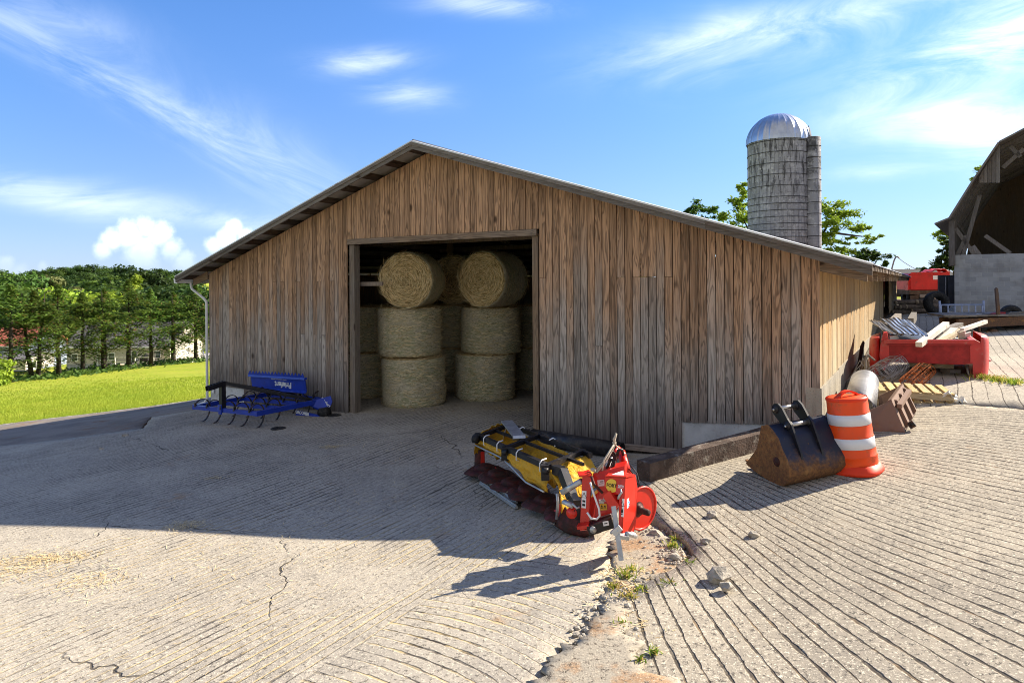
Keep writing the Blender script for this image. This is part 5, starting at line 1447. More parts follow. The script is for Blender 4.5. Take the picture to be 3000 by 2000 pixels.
pl = ga(2546, 1190, .115); p1_ = pallet(); p1_.location = pl + V((.03, .02, 0)); p1_.rotation_euler = (0, .005, A(-25)); p1_['label'] = 'lower yellow wood pallet, resting on the concrete behind the brown bucket'
dup(p1_, pl + V((0, 0, .142)), A(-23.5), 1.0, 'upper yellow wood pallet with torn pale wrapping at its right end')
m = MB(); rr = random.Random(8)
q0 = pl + V((1.10, -.42, .24))
for k in range(9):
    c_ = q0 + V((rr.uniform(-.06, .08), rr.uniform(-.1, .4), rr.uniform(-.20, .02)))
    f_ = lambda u_, v_, c_=c_: c_ + V(((u_ - .5) * .16 + noise.noise(V((u_ * 3, v_ * 3, k))) * .05, (v_ - .5) * .22, noise.noise(V((u_ * 4, v_ * 4, k + 5.5))) * .09))
    m.grid(f_, 6, 6, th=(0, .002, .003))
M['wrap'] = plain('torn_plastic', (.66, .66, .64), .35, 0, .1, 9)
o = m.build('torn_wrapping', M['wrap'], origin=q0); tag(o, 'crumpled pale plastic wrapping stuck to the right end of the pallets', 'wrapping')
# ---- wire bundles
def wire_roll(name, c, axis, r, L, mat, label, nring=11, nlong=30, seed=1, th=.0045):
    rr = random.Random(seed); m = MB(); axis = axis.normalized(); u_ = axis.cross(UP).normalized(); w_ = u_.cross(axis)
    for k in range(nring):
        f = k / (nring - 1) - .5; pts = []
        turns = 2 if k % 3 == 0 else 1
        for j in range(turns * 18 + 1):
            a = 2 * math.pi * j / 18; rr_ = r * (1 - .3 * j / (turns * 18) * (turns - 1)) * (1 + .10 * noise.noise(V((a, k * .5, seed))))
            pts.append(c + axis * (f * L + rr.uniform(-.01, .01)) + u_ * math.cos(a) * rr_ + w_ * math.sin(a) * rr_ * .82)
        m.tube(pts, th, 4)
    for k in range(nlong):
        a = 2 * math.pi * k / nlong + rr.uniform(-.1, .1); rr_ = r * rr.choice([1, 1, .85, .65])
        d0 = rr.uniform(-.05, .08)
        p_ = [c + axis * (f * (L + d0)) + u_ * math.cos(a + rr.uniform(-.08, .08)) * rr_ + w_ * math.sin(a) * rr_ * .82 for f in (-.5, -.25, 0, .25, .5)]
        m.tube(p_, th, 4)
    if seed == 4:
        for k in range(5):
            p0 = c - axis * L * .5 + u_ * rr.uniform(-.2, .2)
            m.tube([p0, p0 + V((-.2, -.05, .12 + .05 * k)), p0 + V((-.42 + .04 * k, 0, .02)), p0 + V((-.40, .1, -.16))], th, 4)
    o = m.build(name, mat, origin=c); tag(o, label, 'wire roll')
M['wireg'] = plain('grey_wire', (.50, .51, .54), .45, .4, .2, 20, (.3, .22, .16), .15)
M['wirer'] = plain('rusty_mesh', (.42, .12, .03), .85, 0, .4, 15, (.2, .07, .03), .5)
w1 = ga(2618, 1118, .1); w2 = ga(2690, 1134, .1)
wire_roll('fence_roll', V((w1.x + .02, w1.y + .22, w1.z + .20)), V((1, .55, .35)), .23, .62, M['wireg'], 'tangled roll of grey fence wire in front of the red pickup bed', 14, 30, 4)
wire_roll('mesh_roll', V((w2.x + .05, w2.y + .12, w2.z + .16)), V((1, .6, .45)), .17, .62, M['wirer'], 'flattened roll of rusty orange reinforcing mesh beside the grey fence wire', 9, 30, 9, .0045)
# ---- loose stones on the slabs
M['stone'] = plain('broken_concrete', (.38, .345, .29), .95, 0, .3, 14, (.22, .17, .12), .3, .01, 40)
for k, (px, py, r_, off, lab) in enumerate([(2105, 1695, .085, .11, 'largest broken concrete lump, near the broken edge of the grooved slab'), (2207, 1571, .05, .11, 'pale upright stone on the grooved slab casting a long shadow'), (2067, 1590, .045, .11, 'small flat stone between the red mower and the upright stone'),
                                              (2085, 1512, .05, .11, 'grey stone lying in the shadow of the digger bucket'), (1918, 1566, .05, .055, 'small pale stone in the dirt under the round red guard'), (1978, 1640, .055, .055, 'dark chunk of slab broken off in the dirt'),
                                              (367, 1280, .07, .03, 'brown broken brick alone on the shaded yard left of the harrow'), (297, 1318, .045, .04, 'tiny stone on the shaded apron at far left'), (2128, 1722, .05, .11, 'crumbled piece beside the largest concrete lump')]):
    p = ga(px, py, off); m = MB(); m.rock(p + UP * r_ * .42, r_, k + 3, 2, .55, (1.15, .9, .75)); o = m.build('loose_stone', M['stone'], origin=p); tag(o, lab, 'stone', 'stones lying on the concrete')

m = MB(); rr = random.Random(31)
for k in range(520):
    f = rr.random()
    q_ = [(1905, 1545), (1990, 1612), (2020, 1655), (1900, 1730), (1860, 1765), (1795, 1800), (1780, 1850), (1770, 1900), (1790, 1980)]
    i = int(f * 8); g_ = f * 8 - i
    if k % 4 == 0: P_ = ga(q_[i][0] * (1 - g_) + q_[i + 1][0] * g_ - 18, q_[i][1] * (1 - g_) + q_[i + 1][1] * g_, .066)
    p = V((P_.x + rr.gauss(-.06, .10), P_.y + rr.gauss(0, .08), 0)); p.z = H(p.x, p.y) + .072
    m.rock(p, rr.uniform(.006, .022) * (1.6 if rr.random() < .06 else 1), k, 1, .5, (1, .9, .7))
o = m.build('concrete_rubble', M['stone'], origin=ga(1850, 1720)); tag(o, 'small crumbs of broken concrete strewn along the ragged slab edge', 'rubble', kind='stuff')
# ================================================================ red pickup bed full of scrap
Yb = 12.45
tb0 = at(2720, 1105, Yb); tb0.z = H(tb0.x, Yb) + .1
bed = empty('pickup_bed', tb0, 'faded red pickup truck bed without its truck, wide fenders, loaded with scrap boards', 'pickup bed')
M['bedred'] = plain('faded_red_paint', (.52, .030, .026), .38, 0, .14, 3, (.42, .16, .13), .30, spec=.5)
M['bedreds'] = plain('streaked_red_panel', (.36, .022, .022), .5, 0, .2, 8, (.22, .03, .03), .3)
M['lens'] = plain('pale_lens', (.75, .55, .52), .3)
DY = V((.5, .866, 0))
def bq(px, py, d=0.0): return at(px, py, Yb - (px - 2720) * .0026) + DY * d
# rear end: side posts, top rail, recessed panel
m = MB(); m.prism([bq(2590, 999, .02), bq(2858, 1000, .02), bq(2858, 1066, .02), bq(2800, 1068, .02), bq(2640, 1062, .02), bq(2590, 1060, .02)], DY * .03); pn = m.build('front_panel', M['bedreds'], bed)
m = MB(); m.bar(bq(2590, 1000), bq(2856, 1001), .07, .075, up=UP); m.build('top_rail', M['bedred'], bed)
m = MB(); m.bar(bq(2600, 1009, -.02), bq(2845, 1010, -.02), .02, .03); m.build('panel_ridge', M['bedreds'], bed)
for sgn, pts in ((0, [(2579, 1010), (2583, 1000), (2592, 996), (2604, 996), (2606, 1062), (2590, 1086), (2581, 1072), (2576, 1040)]), (1, [(2842, 996), (2858, 996), (2872, 1003), (2880, 1025), (2882, 1052), (2878, 1082), (2866, 1104), (2852, 1112), (2850, 1064), (2843, 1062)])):
    m = MB(); m.smooth = False; m.prism([bq(*p) for p in pts], DY * 2.35); m.build('side_wall', M['bedred'], bed)
# fenders bulge out over the dual wheels
for sgn in (-1, 1):
    cx = bq(2573 if sgn < 0 else 2880, 1050, 1.0)
    m = MB(); m.smooth = True
    def fen(u_, v_, sgn=sgn, cx=cx):
        a = math.pi * u_; b_ = -1.35 + 2.45 * v_
        return cx + V((sgn * .21 * math.sin(a) ** .75 * math.cos(b_ * .62) ** .5 * (1 if v_ < .93 else (1 - v_) / .07), 0, 0)) - DY * math.cos(a) * .72 + UP * (.40 * math.sin(b_) + .03)
    m.grid(fen, 26, 16, th=V((-sgn * .012, 0, 0))); f_ = m.build('fender', M['bedred'], bed)
    m = MB(); p_ = cx + V((sgn * .20, 0, -.10)); m.bar(p_ - DY * .45, p_ + DY * .4, .03, .035); m.build('side_marker', M['lens'], f_)
m = MB(); m.prism([bq(2600, 1003, .04), bq(2850, 1003, .04), bq(2850, 1003, 2.3), bq(2600, 1003, 2.3)], UP * -.3); m.build('bed_floor', M['black'], bed)
m = MB(); m.prism([bq(2581, 998), bq(2588, 975), bq(2598, 974), bq(2604, 998)], DY * .35); m.build('corner_cap', M['bedred'], bed)
m = MB(); pt = bq(2838, 1075, .35); m.tube([pt, pt + V((.05, 0, -.28)), pt + V((.06, .02, -.40))], .025, 8); m.build('bracket_rod', M['galv'], bed)
tb_ = ga(2760, 1082, .1)
m = MB(); m.rnd = .3; m.bar(bq(2660, 1066, .55) - UP * .05, bq(2800, 1072, .55) - UP * .05, .2, .10); o = m.build('support_timber', M['lumber'], origin=bq(2660, 1066, .55)); tag(o, 'pale rough timber propping up the red pickup bed from below', 'timber')
m = MB()
for px in (2668, 2790): p_ = bq(px, 1075, .55); m.box(V((p_.x, p_.y, (H(p_.x, p_.y) + .1 + p_.z - .1) / 2)), (.2, .3, max(.1, p_.z - .1 - H(p_.x, p_.y) - .1)))
m.build('support_block', M['oldwood'], o)
# scrap on the bed
M['sheet'] = plain('blue_grey_roofing', (.27, .31, .38), .35, .55, .2, 4, (.20, .15, .12), .2)
for k, (x0, x1, dz, sk, lab) in enumerate([(2606, 2650, .02, .85, 'leftmost ribbed roofing sheet on the pickup bed load, half folded'), (2632, 2700, .07, .95, 'middle blue-grey ribbed roofing sheet on top of the pickup bed load'), (2668, 2722, .05, 1.05, 'ribbed roofing sheet partly under the long white board on the pickup bed')]):
    a0, a1 = bq(x0, 994, .12), bq(x1, 994, .12); a0.z = a1.z = bq(2700, 996).z + .03 + dz
    L = 2.35; sl = .07
    m = MB()
    nr = 26
    def rf(u_, v_, a0=a0, a1=a1, L=L, sk=sk, k=k):
        rib = .022 if (int(u_ * nr) % 6 == 0) else 0
        return a0 * (1 - u_) + a1 * u_ + V((sk * v_, L * v_, sl * v_ * L + rib + .03 * noise.noise(V((u_ * 2, v_ * 3, k * 3.1))) + (.10 * max(0, .3 - v_) * (k == 0))))
    m.grid(rf, nr, 10, th=(0, 0, -.004))
    o = m.build('roofing_sheet', M['sheet'], origin=a0); tag(o, lab, 'roofing sheet', 'roofing sheets on the pickup bed')
def plank(name, a, b_, w_, h_, mat, lab, cat='board', grp='loose boards on the pickup bed', r=.5):
    m = MB(); m.rnd = r; m.bar(a, b_, w_, h_)
    o = m.build(name, mat, origin=a); return tag(o, lab, cat, grp)
bx = lambda px, py, Y: at(px, py, Y)
plank('board', bx(2692, 1009, 12.25), bx(2772, 949, 13.4), .11, .09, M['white_lumber'], 'long white grooved post lying across the pickup bed with its end over the rail')
plank('board', bx(2760, 1000, 12.6), bx(2816, 967, 13.6), .10, .07, M['lumber'], 'tan plank in the middle of the bed load, right of the white post', r=.62)
plank('board', bx(2818, 966, 13.3), bx(2888, 942, 14.2), .07, .07, M['white_lumber'], 'long pale rail sticking out to the right over the bed', r=.2)
plank('board', bx(2752, 1000, 12.9), bx(2796, 962, 13.4), .13, .03, M['white_lumber'], 'short whitish board leaning beside the tan plank', r=.8)
for k, (a_, b_, lab) in enumerate([((2742, 975, 13.2), (2812, 948, 14.4), 'uppermost weathered grey board of the bundle behind the tan plank'), ((2738, 983, 13.1), (2815, 957, 14.3), 'second weathered grey board of the bundle behind the tan plank'), ((2730, 992, 13.0), (2814, 963, 14.2), 'lowest weathered grey board of the bundle behind the tan plank')]):
    plank('board', bx(*a_), bx(*b_), .13, .05, M['oldwood'], lab, r=.1 + k * .3)
plank('board', bx(2710, 994, 12.8), bx(2790, 968, 14.0), .16, .03, M['bedreds'], 'dull red trim board lying beside the roofing sheets on the bed')
for k, (pts, mt, lab) in enumerate([([(2808, 974), (2826, 970), (2828, 990), (2812, 996)], 'lumber', 'yellowish plywood offcut standing up in the bed load'), ([(2826, 978), (2846, 972), (2838, 996), (2822, 997)], 'white_lumber', 'white plywood offcut at the right side of the bed load'), ([(2800, 990), (2850, 1000), (2846, 1004), (2798, 998)], 'white_lumber', 'thin white strip lying flat at the right rail of the bed'), ([(2608, 986), (2630, 981), (2634, 992), (2606, 996)], 'white_lumber', 'white board end by the left corner of the bed')]):
    m = MB(); m.prism([at(px, py, 12.75 + .03 * k) for px, py in pts], V((.01, .05, .01))); o = m.build('board_offcut', M[mt], origin=at(*pts[0], 12.75)); tag(o, lab, 'board', 'loose boards on the pickup bed')
# timbers beside the barn wall, black sack
for k, (a_, b_, lab) in enumerate([((2596, 968, 14.6), (2632, 930, 17.5), 'weathered timber leaning by the barn wall behind the pickup bed'), ((2612, 972, 14.8), (2640, 958, 16.5), 'short grey timber lying by the barn wall behind the pickup bed'), ((2668, 944, 18), (2678, 925, 19.5), 'grey board leaning on the dark trailer behind the bed')]):
    p, q = at(*a_), at(*b_); plank('timber', p, q, .14, .22, M['oldwood'], lab, 'timber', 'grey timbers behind the pickup bed', r=.2 + .3 * k)
m = MB(); p = at(2638, 945, 17.0); p.z = H(p.x, p.y) + .1; m.smooth = True; m.rock(p + UP * .3, .42, 12, 3, .5, (.9, .8, .85)); o = m.build('black_sack', M['rubber'], origin=p); tag(o, 'bulging black plastic sack by the open end of the barn wall', 'sack')
# leaning shovel-like stake and bracket at the wall foot
m = MB(); p = ga(2508, 1096, .1); m.prism([p, p + V((.10, .05, .0)), p + V((.34, .3, .62)), p + V((.30, .28, .66)), p + V((.20, .2, .55))], V((.01, .04, 0))); o = m.build('mudflap', M['rubber'], origin=p); tag(o, 'black rubber flap leaning against the concrete wall foot by the culvert', 'flap')
m = MB()
p = at(2536, 1072, 12.3); p.z = H(p.x, p.y) + .1
m.tube([p, p + UP * .5, p + V((.08, .1, .62)), p + V((.22, .1, .5))], .02, 6); m.tube([p + V((.1, .2, 0)), p + V((.1, .2, .45))], .02, 6); o = m.build('wire_stand', M['oldwood'], origin=p); tag(o, 'bent rusty stand squeezed between the wall and the pickup bed fender', 'stand')
# ================================================================ flatbed trailer, gate, stake
Yt = 19.5
M['trail'] = rusty('trailer_steel', (.075, .06, .055), (.20, .10, .05), (.10, .06, .04), 1.9, 2.3, .25, .75)
t0 = at(2900, 990, Yt); t0.z = H(t0.x, t0.y) + .1
trl = empty('flatbed_trailer', t0, 'rusty low flatbed trailer with dark steel frame standing in the shade of the old barn', 'trailer')
zt = at(2900, 925, Yt).z
m = MB(); m.bar(V((at(2800, 0, Yt).x, Yt, zt - .22)), V((at(2800, 0, Yt).x + 4.2, Yt + .6, zt - .12)), .10, .26); m.build('side_beam', M['trail'], trl)
m = MB(); m.bar(V((at(2800, 0, Yt).x + .2, Yt + 1.1, zt - .22)), V((at(2800, 0, Yt).x + 4.4, Yt + 1.7, zt - .12)), .10, .26); m.build('side_beam', M['trail'], trl)
for k in range(14):
    m = MB(); m.rnd = R.random(); x0 = at(2770, 0, Yt).x + .02 + k * .34; m.bar(V((x0, Yt - .1 + k * .05, zt + .0)), V((x0 + .3, Yt + 1.2 + k * .05, zt + .02)), .30, .05); m.build('deck_board', M['oldwood'], trl)
m = MB(); x0 = at(2862, 0, Yt).x; m.tube([V((x0, Yt, zt - .2)), V((x0 + .05, Yt, zt - .7)), V((x0 + .2, Yt, zt - .75)), V((x0 + .26, Yt + .02, zt - .45))], .03, 8); m.build('chain_hook', M['trail'], trl)
m = MB(); m.cyl(V((x0 + .55, Yt + .1, zt - .5)), V((x0 + .55, Yt + .3, zt - .5)), .10, n=16); m.build('coupling', M['trail'], trl)
m = MB(); m.bar(at(2842, 955, Yt), V((at(2842, 0, Yt).x + .03, Yt, H(at(2842, 0, Yt).x, Yt) + .1)), .07, .07); m.build('jack_leg', M['oldwood'], trl)
for xx in (2.3, 3.2):
    m = MB(); c_ = V((at(2800, 0, Yt).x + xx, Yt + 1.0, H(at(2800, 0, Yt).x + xx, Yt) + .1 + .36)); m.lathe([(.18, -.1), (.33, -.1), (.36, -.05), (.36, .05), (.33, .1), (.18, .1), (.18, -.1)], c_, Matrix.Rotation(A(90), 3, 'X'), 24); m.build('tyre', M['rubber'], trl)
for k, (a_, b_, lab) in enumerate([((2818, 925), (2872, 922), 'sunlit pale lath lying on the trailer deck near its left end'), ((2905, 921), (2940, 917), 'reddish board on the trailer deck by the steel stake'), ((2950, 919), (3010, 914), 'long board near the right end of the trailer deck'), ((2782, 929), (2830, 927), 'dark beam lying at the left end of the trailer deck')]):
    p, q = at(*a_, Yt + .5), at(*b_, Yt + .55); plank('board', p, q, .15, .07, M['white_lumber'] if k == 0 else (M['bedreds'] if k == 1 else M['oldwood']), lab, 'board', 'boards on the rusty trailer', r=.3 + k * .15)
m = MB(); p = at(2926, 916, 19.7); q = at(2921, 846, 19.7); m.prism([p + V((-.045, 0, -.05)), p + V((.05, 0, -.05)), p + V((.045, 0, .1)), q + V((.035, 0, 0)), q + V((.0, 0, .04)), q + V((-.04, 0, 0)), p + V((-.045, 0, .1))], V((0, .06, 0))); o = m.build('trailer_stake', M['trail'], trl)
Yg = 24.0
m = MB(); zg0, zg1 = at(2800, 938, Yg).z, at(2800, 893, Yg).z; xg0, xg1 = at(2757, 900, Yg).x, at(2878, 900, Yg).x
gate = empty('tube_gate', V(((xg0 + xg1) / 2, Yg, H((xg0 + xg1) / 2, Yg) + .1)), 'pale blue tubular rack with upright bars standing before the block wall', 'tube rack')
M['gate'] = plain('pale_blue_tube', (.36, .42, .58), .45, .3, .15, 9)
for z_ in (zg0, zg1):
    m = MB(); m.tube([V((xg0, Yg, z_)), V((xg1, Yg, z_))], .03, 8); m.build('rail', M['gate'], gate)
for k in range(7):
    x_ = xg0 + (xg1 - xg0) * k / 6; m = MB(); m.tube([V((x_, Yg, zg0)), V((x_, Yg, zg1))], .024, 8); m.build('upright_bar', M['gate'], gate)
for x_ in (xg0 - .05, xg1 + .05):
    m = MB(); m.tube([V((x_, Yg, H(x_, Yg) + .08)), V((x_, Yg, zg1 + .15))], .035, 8); m.build('end_post', M['gate'], gate)
# log pile and tyre
M['logbark'] = plain('log_bark', (.13, .10, .08), .95, 0, .4, 9); M['logend'] = plain('cut_log_end', (.50, .40, .28), .9, 0, .2, 12)
lx0 = at(2645, 930, 28).x
for k in range(18):
    row = k // 6; i = k % 6
    x_ = lx0 + .10 + i * .21 + (row % 2) * .1; z_ = H(x_, 28) + .1 + .11 + row * .19
    m = MB(); m.mi = 0; dx_ = R.uniform(-.2, .2)
    r_ = R.uniform(.085, .115)
    m.tube([V((x_ - .5 + dx_, 28 + R.uniform(-.1, .1), z_)), V((x_ + .6 + dx_, 28.2 + R.uniform(-.2, .2), z_ + R.uniform(-.03, .05)))], r_, 9)
    for f_ in (-1, -2): m.m[f_] = 1
    o = m.build('cut_log', [M['logbark'], M['logend']], origin=V((x_, 28, z_))); tag(o, 'grey cut log in the low woodpile beside the open bay of the barn', 'log', 'logs in the woodpile')
ty = at(2744, 935, 26); ty.z = H(ty.x, ty.y) + .1
m = MB(); m.lathe([(.24, -.16), (.42, -.17), (.47, -.1), (.47, .1), (.42, .17), (.24, .16), (.24, -.16)], ty + UP * .47, Matrix.Rotation(A(80), 3, 'X'), 28); o = m.build('tractor_tyre', M['rubber'], origin=ty); tag(o, 'large black tyre standing between the woodpile and the pale blue rack', 'tyre')
# ================================================================ red dump truck
Yd = 52.0
d0 = at(2705, 890, Yd); d0.z = H(d0.x, Yd)
dmp = empty('dump_truck', d0, 'red tipper truck seen from behind between the barns, muddy underneath', 'dump truck')
M['truckred'] = plain('tipper_red', (.55, .025, .02), .4, 0, .12, 1.5, (.20, .06, .04), .3)
M['mud'] = plain('muddy_frame', (.10, .065, .045), .9, 0, .4, 2)
dq = lambda px, py, d=0: at(px, py, Yd) + V((0, d, 0))
m = MB(); m.prism([dq(2669, 851), dq(2667, 802), dq(2672, 798), dq(2748, 797), (dq(2748, 851))], V((0, .12, 0))); tg = m.build('tailgate', M['truckred'], dmp)
m = MB(); m.prism([dq(2662, 850, .1), dq(2663, 806, .1), dq(2670, 800, .1), dq(2670, 850, .1)], V((.9, 5.2, 0))); m.build('bed_side', M['truckred'], dmp)
m = MB(); m.prism([dq(2748, 850, .1), dq(2748, 800, .1), dq(2785, 796, .1), dq(2785, 850, .1)], V((.9, 5.2, 0))); m.build('bed_side', M['truckred'], dmp)
m = MB(); m.bar(dq(2668, 801, -.05), dq(2750, 800, -.05), .1, .12); m.build('top_bar', M['truckred'], dmp)
m = MB(); m.prism([dq(2733, 807, -.03), dq(2746, 807, -.03), dq(2746, 819, -.03), dq(2733, 819, -.03)], V((0, .02, 0))); m.build('number_plate', M['decal'], dmp)
m = MB(); m.prism([dq(2664, 849), dq(2748, 849), dq(2746, 858), dq(2742, 864), dq(2740, 872), dq(2694, 872), (dq(2690, 864)), dq(2664, 862)], V((.3, 4.5, 0))); m.build('chassis', M['mud'], dmp)
m = MB(); m.prism([dq(2667, 866), dq(2692, 866), dq(2690, 888), dq(2668, 887)], V((0, .05, 0))); m.build('mudflap', M['mud'], dmp)
m = MB(); m.prism([dq(2694, 862, -.1), dq(2742, 861, -.1), dq(2742, 871, -.1), dq(2694, 872, -.1)], V((0, .08, 0))); m.build('rear_bumper', M['oldwood'], dmp)
for px in (2702, 2718):
    m = MB(); m.cyl(dq(px, 886 if px < 2710 else 873, -.15), dq(px, 886 if px < 2710 else 873, -.05), .10 if px < 2710 else .06, n=14); m.build('hub', M['galv'], dmp)
for px in (2680, 2730):
    m = MB(); c_ = dq(px, 884, .9); c_.z = d0.z + .5; m.lathe([(.25, -.28), (.46, -.3), (.5, -.2), (.5, .2), (.46, .3), (.25, .28), (.25, -.28)], c_, Matrix.Rotation(A(90), 3, 'Y'), 22); m.build('tyre', M['rubber'], dmp)
m = MB(); m.smooth = True
m.grid(lambda u_, v_: dq(2735, 797, .3) + V((u_ * 1.5, v_ * 1.5, .25 * math.sin(u_ * 3) + .15 * noise.noise(V((u_ * 5, v_ * 5, 2))))), 12, 6, th=(0, 0, -.02)); m.build('rolled_tarp', M['truckred'], dmp)
# dark grey box trailer by the block wall
sh0 = at(2766, 905, 40); sh0.z = H(sh0.x, 40)
M['slate'] = plain('dark_slate_paint', (.055, .06, .075), .6, 0, .2, 2, (.12, .10, .09), .2)
shd = empty('cargo_box', sh0, 'dark slate storage box between the red tipper truck and the block wall', 'storage box')
xa, xb = at(2747, 850, 40).x, at(2800, 850, 40).x; za, zb = H(xa, 40), at(2766, 806, 40).z
m = MB(); m.hexa([V((xa, 40, za)), V((xb, 40, za)), V((xb + 3.7, 45, za)), V((xa + 3.7, 45, za)), V((xa, 40, zb)), V((xb, 40, zb)), V((xb + 3.7, 45, zb)), V((xa + 3.7, 45, zb))]); m.build('body', M['slate'], shd)
for k in range(2):
    m = MB(); w_ = (xb - xa) / 2; m.box(V((xa + w_ * (k + .5), 39.97, (za + zb) / 2)), (w_ - .06, .05, zb - za - .1)); dr = m.build('door', M['slate'], shd)
    m = MB(); m.tube([V((xa + w_ * (k + .8), 39.92, za + .1)), V((xa + w_ * (k + .8), 39.92, zb - .1))], .02, 6); m.build('lock_rod', M['galv'], dr)
# blue house far behind
M['blueside'] = plain('blue_grey_siding', (.25, .29, .36), .7, 0, .05, .8); M['shingle'] = plain('dark_shingles', (.055, .052, .055), .9, 0, .25, 2)
M['glass'] = plain('window_glass', (.05, .07, .09), .12, 0, .1, .4, spec=.8)
def house(name, label, x0, x1, Y, zb, ze, zr, depth, wall, roof, wins, door=None, found=None, ridge_axis='x', oh=.4):
    root = empty(name, V(((x0 + x1) / 2, Y, zb)), label, 'house')
    m = MB(); m.hexa([V((x0, Y, zb)), V((x1, Y, zb)), V((x1, Y + depth, zb)), V((x0, Y + depth, zb)), V((x0, Y, ze)), V((x1, Y, ze)), V((x1, Y + depth, ze)), V((x0, Y + depth, ze))])
    if ridge_axis == 'x':
        for x_ in (x0, x1 - .1): m.prism([V((x_, Y, ze)), V((x_, Y + depth, ze)), V((x_, Y + depth / 2, zr - .15))], V((.1, 0, 0)))
    m.build('wall', wall, root)
    m = MB()
    for sg in (0, 1):
        ye = Y - oh if sg == 0 else Y + depth + oh; sl_ = (zr - ze) / (depth / 2); zee = ze - sl_ * oh
        m.hexa([V((x0 - oh, ye, zee)), V((x1 + oh, ye, zee)), V((x1 + oh, Y + depth / 2, zr)), V((x0 - oh, Y + depth / 2, zr)), V((x0 - oh, ye, zee + .15)), V((x1 + oh, ye, zee + .15)), V((x1 + oh, Y + depth / 2, zr + .15)), V((x0 - oh, Y + depth / 2, zr + .15))])
    rf = m.build('roof', roof, root)
    m = MB(); m.bar(V((x0 - oh, Y - oh - .03, ze - .12)), V((x1 + oh, Y - oh - .03, ze - .12)), .05, .18); m.build('eave_trim', M['white'], rf)
    for (wx, wz, ww, wh) in wins:
        m = MB(); m.box(V((wx, Y - .02, wz)), (ww, .06, wh)); f_ = m.build('window', M['white'], root)
        m = MB()
        for k in (-1, 1): m.box(V((wx, Y - .055, wz + k * wh * .22)), (ww * .80, .02, wh * .38))
        m.build('pane', M['glass'], f_)
    if found:
        m = MB(); m.hexa([V((x0 - .03, Y - .04, zb - 1.5)), V((x1 + .03, Y - .04, zb - 1.5)), V((x1 + .03, Y + .3, zb - 1.5)), V((x0 - .03, Y + .3, zb - 1.5)), V((x0 - .03, Y - .04, zb + found)), V((x1 + .03, Y - .04, zb + found)), V((x1 + .03, Y + .3, zb + found)), V((x0 - .03, Y + .3, zb + found))]); m.build('foundation', M['block'], root)
    return root
def blockmat():
    t = NT('concrete_block'); P = t.obj(); x, y, z = t.sep(P)[:3]
    br = t.new('ShaderNodeTexBrick'); t.put(br.inputs['Vector'], t.comb(t.math('ADD', x, y), z, 0))
    br.offset = .5; br.squash = 1
    for k, v_ in (('Scale', 1.0), ('Mortar Size', .010), ('Mortar Smooth', .3), ('Bias', 0.0), ('Brick Width', .406), ('Row Height', .203)): br.inputs[k].default_value = v_
    br.inputs['Color1'].default_value = (.46, .46, .47, 1); br.inputs['Color2'].default_value = (.33, .335, .35, 1); br.inputs['Mortar'].default_value = (.50, .50, .50, 1)
    base = t.mix(t.math('MULTIPLY', t.ramp(t.noise(P, 1.3, 5, .6), .42, .7), .5), br.outputs[0], (.20, .185, .17))
    t.bump(t.math('SUBTRACT', t.math('MULTIPLY', t.noise(P, 40, 3), .4), br.outputs[1]), .006)
    return t.out(base, .95, 0, .1)
M['block'] = blockmat()
Yh = 80.0
hx0, hx1 = at(2560, 850, Yh).x, at(2830, 850, Yh).x
house('blue_house', 'blue-grey house with a white window and dark roof, far beyond the barns', hx0, hx1, Yh, H(50, Yh) - .3, at(2650, 834, Yh).z, at(2700, 792, Yh + 4).z, 8.0, M['blueside'], M['shingle'], [(at(2639, 850, Yh).x, at(2639, 851, Yh).z, .75, 1.2)])
# service mast with its drooping wire
p = at(2612, 800, 46); q = at(2613, 786, 46)
m = MB(); m.tube([V((p.x, 46, H(p.x, 46))), at(2613, 786, 46), at(2619, 764, 46), at(2624, 753, 46), at(2629, 752, 46), at(2634, 756, 46.5)], .05, 8); mst = m.build('service_mast', M['oldwood'], origin=p); tag(mst, 'thin bent service mast with a drooping wire behind the end of the barn', 'mast')
m = MB(); m.tube([at(2628, 752, 46), at(2645, 766, 48), at(2662, 777, 50), at(2685, 790, 53)], .02, 5); m.build('wire', M['hose'], mst)
# ================================================================ silo
SX, SY, SR = at(2281, 700, 45.5).x, 45.5, 1.98
s0 = V((SX, SY, H(SX, SY)))
silo = empty('stave_silo', s0, 'tall grey concrete stave silo with a shiny ribbed metal dome and a side chute', 'silo')
def stave(name):
    t = NT(name); P = t.obj(); x, y, z = t.sep(P)[:3]
    an = t.math('MULTIPLY', t.math('ARCTAN2', y, x), SR)
    cell = t.new('ShaderNodeTexBrick'); cell.offset = .5
    t.put(cell.inputs['Vector'], t.comb(t.math('MULTIPLY', z, 1.0), an, 0))
    for k, v_ in (('Scale', 1.0), ('Mortar Size', .012), ('Mortar Smooth', .2), ('Brick Width', .76), ('Row Height', .255)): cell.inputs[k].default_value = v_
    cell.inputs['Color1'].default_value = (.40, .385, .40, 1); cell.inputs['Color2'].default_value = (.30, .29, .305, 1); cell.inputs['Mortar'].default_value = (.26, .25, .26, 1)
    n = t.noise(t.comb(t.math('MULTIPLY', an, 5), 0, t.math('MULTIPLY', z, .8)), 1.0, 5, .65)
    n2 = t.noise(P, 2.4, 6, .7)
    base = t.mix(t.ramp(n2, .50, .64), cell.outputs[0], (.52, .50, .51))
    hi = t.ramp(t.math('ADD', z, t.math('MULTIPLY', n, 4)), 8, 11.5)
    base = t.mix(t.math('MULTIPLY', t.ramp(n, .48, .62), t.math('ADD', .26, t.math('MULTIPLY', hi, .62))), base, (.06, .056, .058))
    base = t.mix(t.ramp(t.noise(P, 6, 4, .7), .60, .70), base, (.60, .58, .58))
    t.bump(t.math('ADD', t.math('MULTIPLY', cell.outputs[1], -1), n2), .02)
    return t.out(base, .95, 0, .1)
M['stave'] = stave('silo_staves')
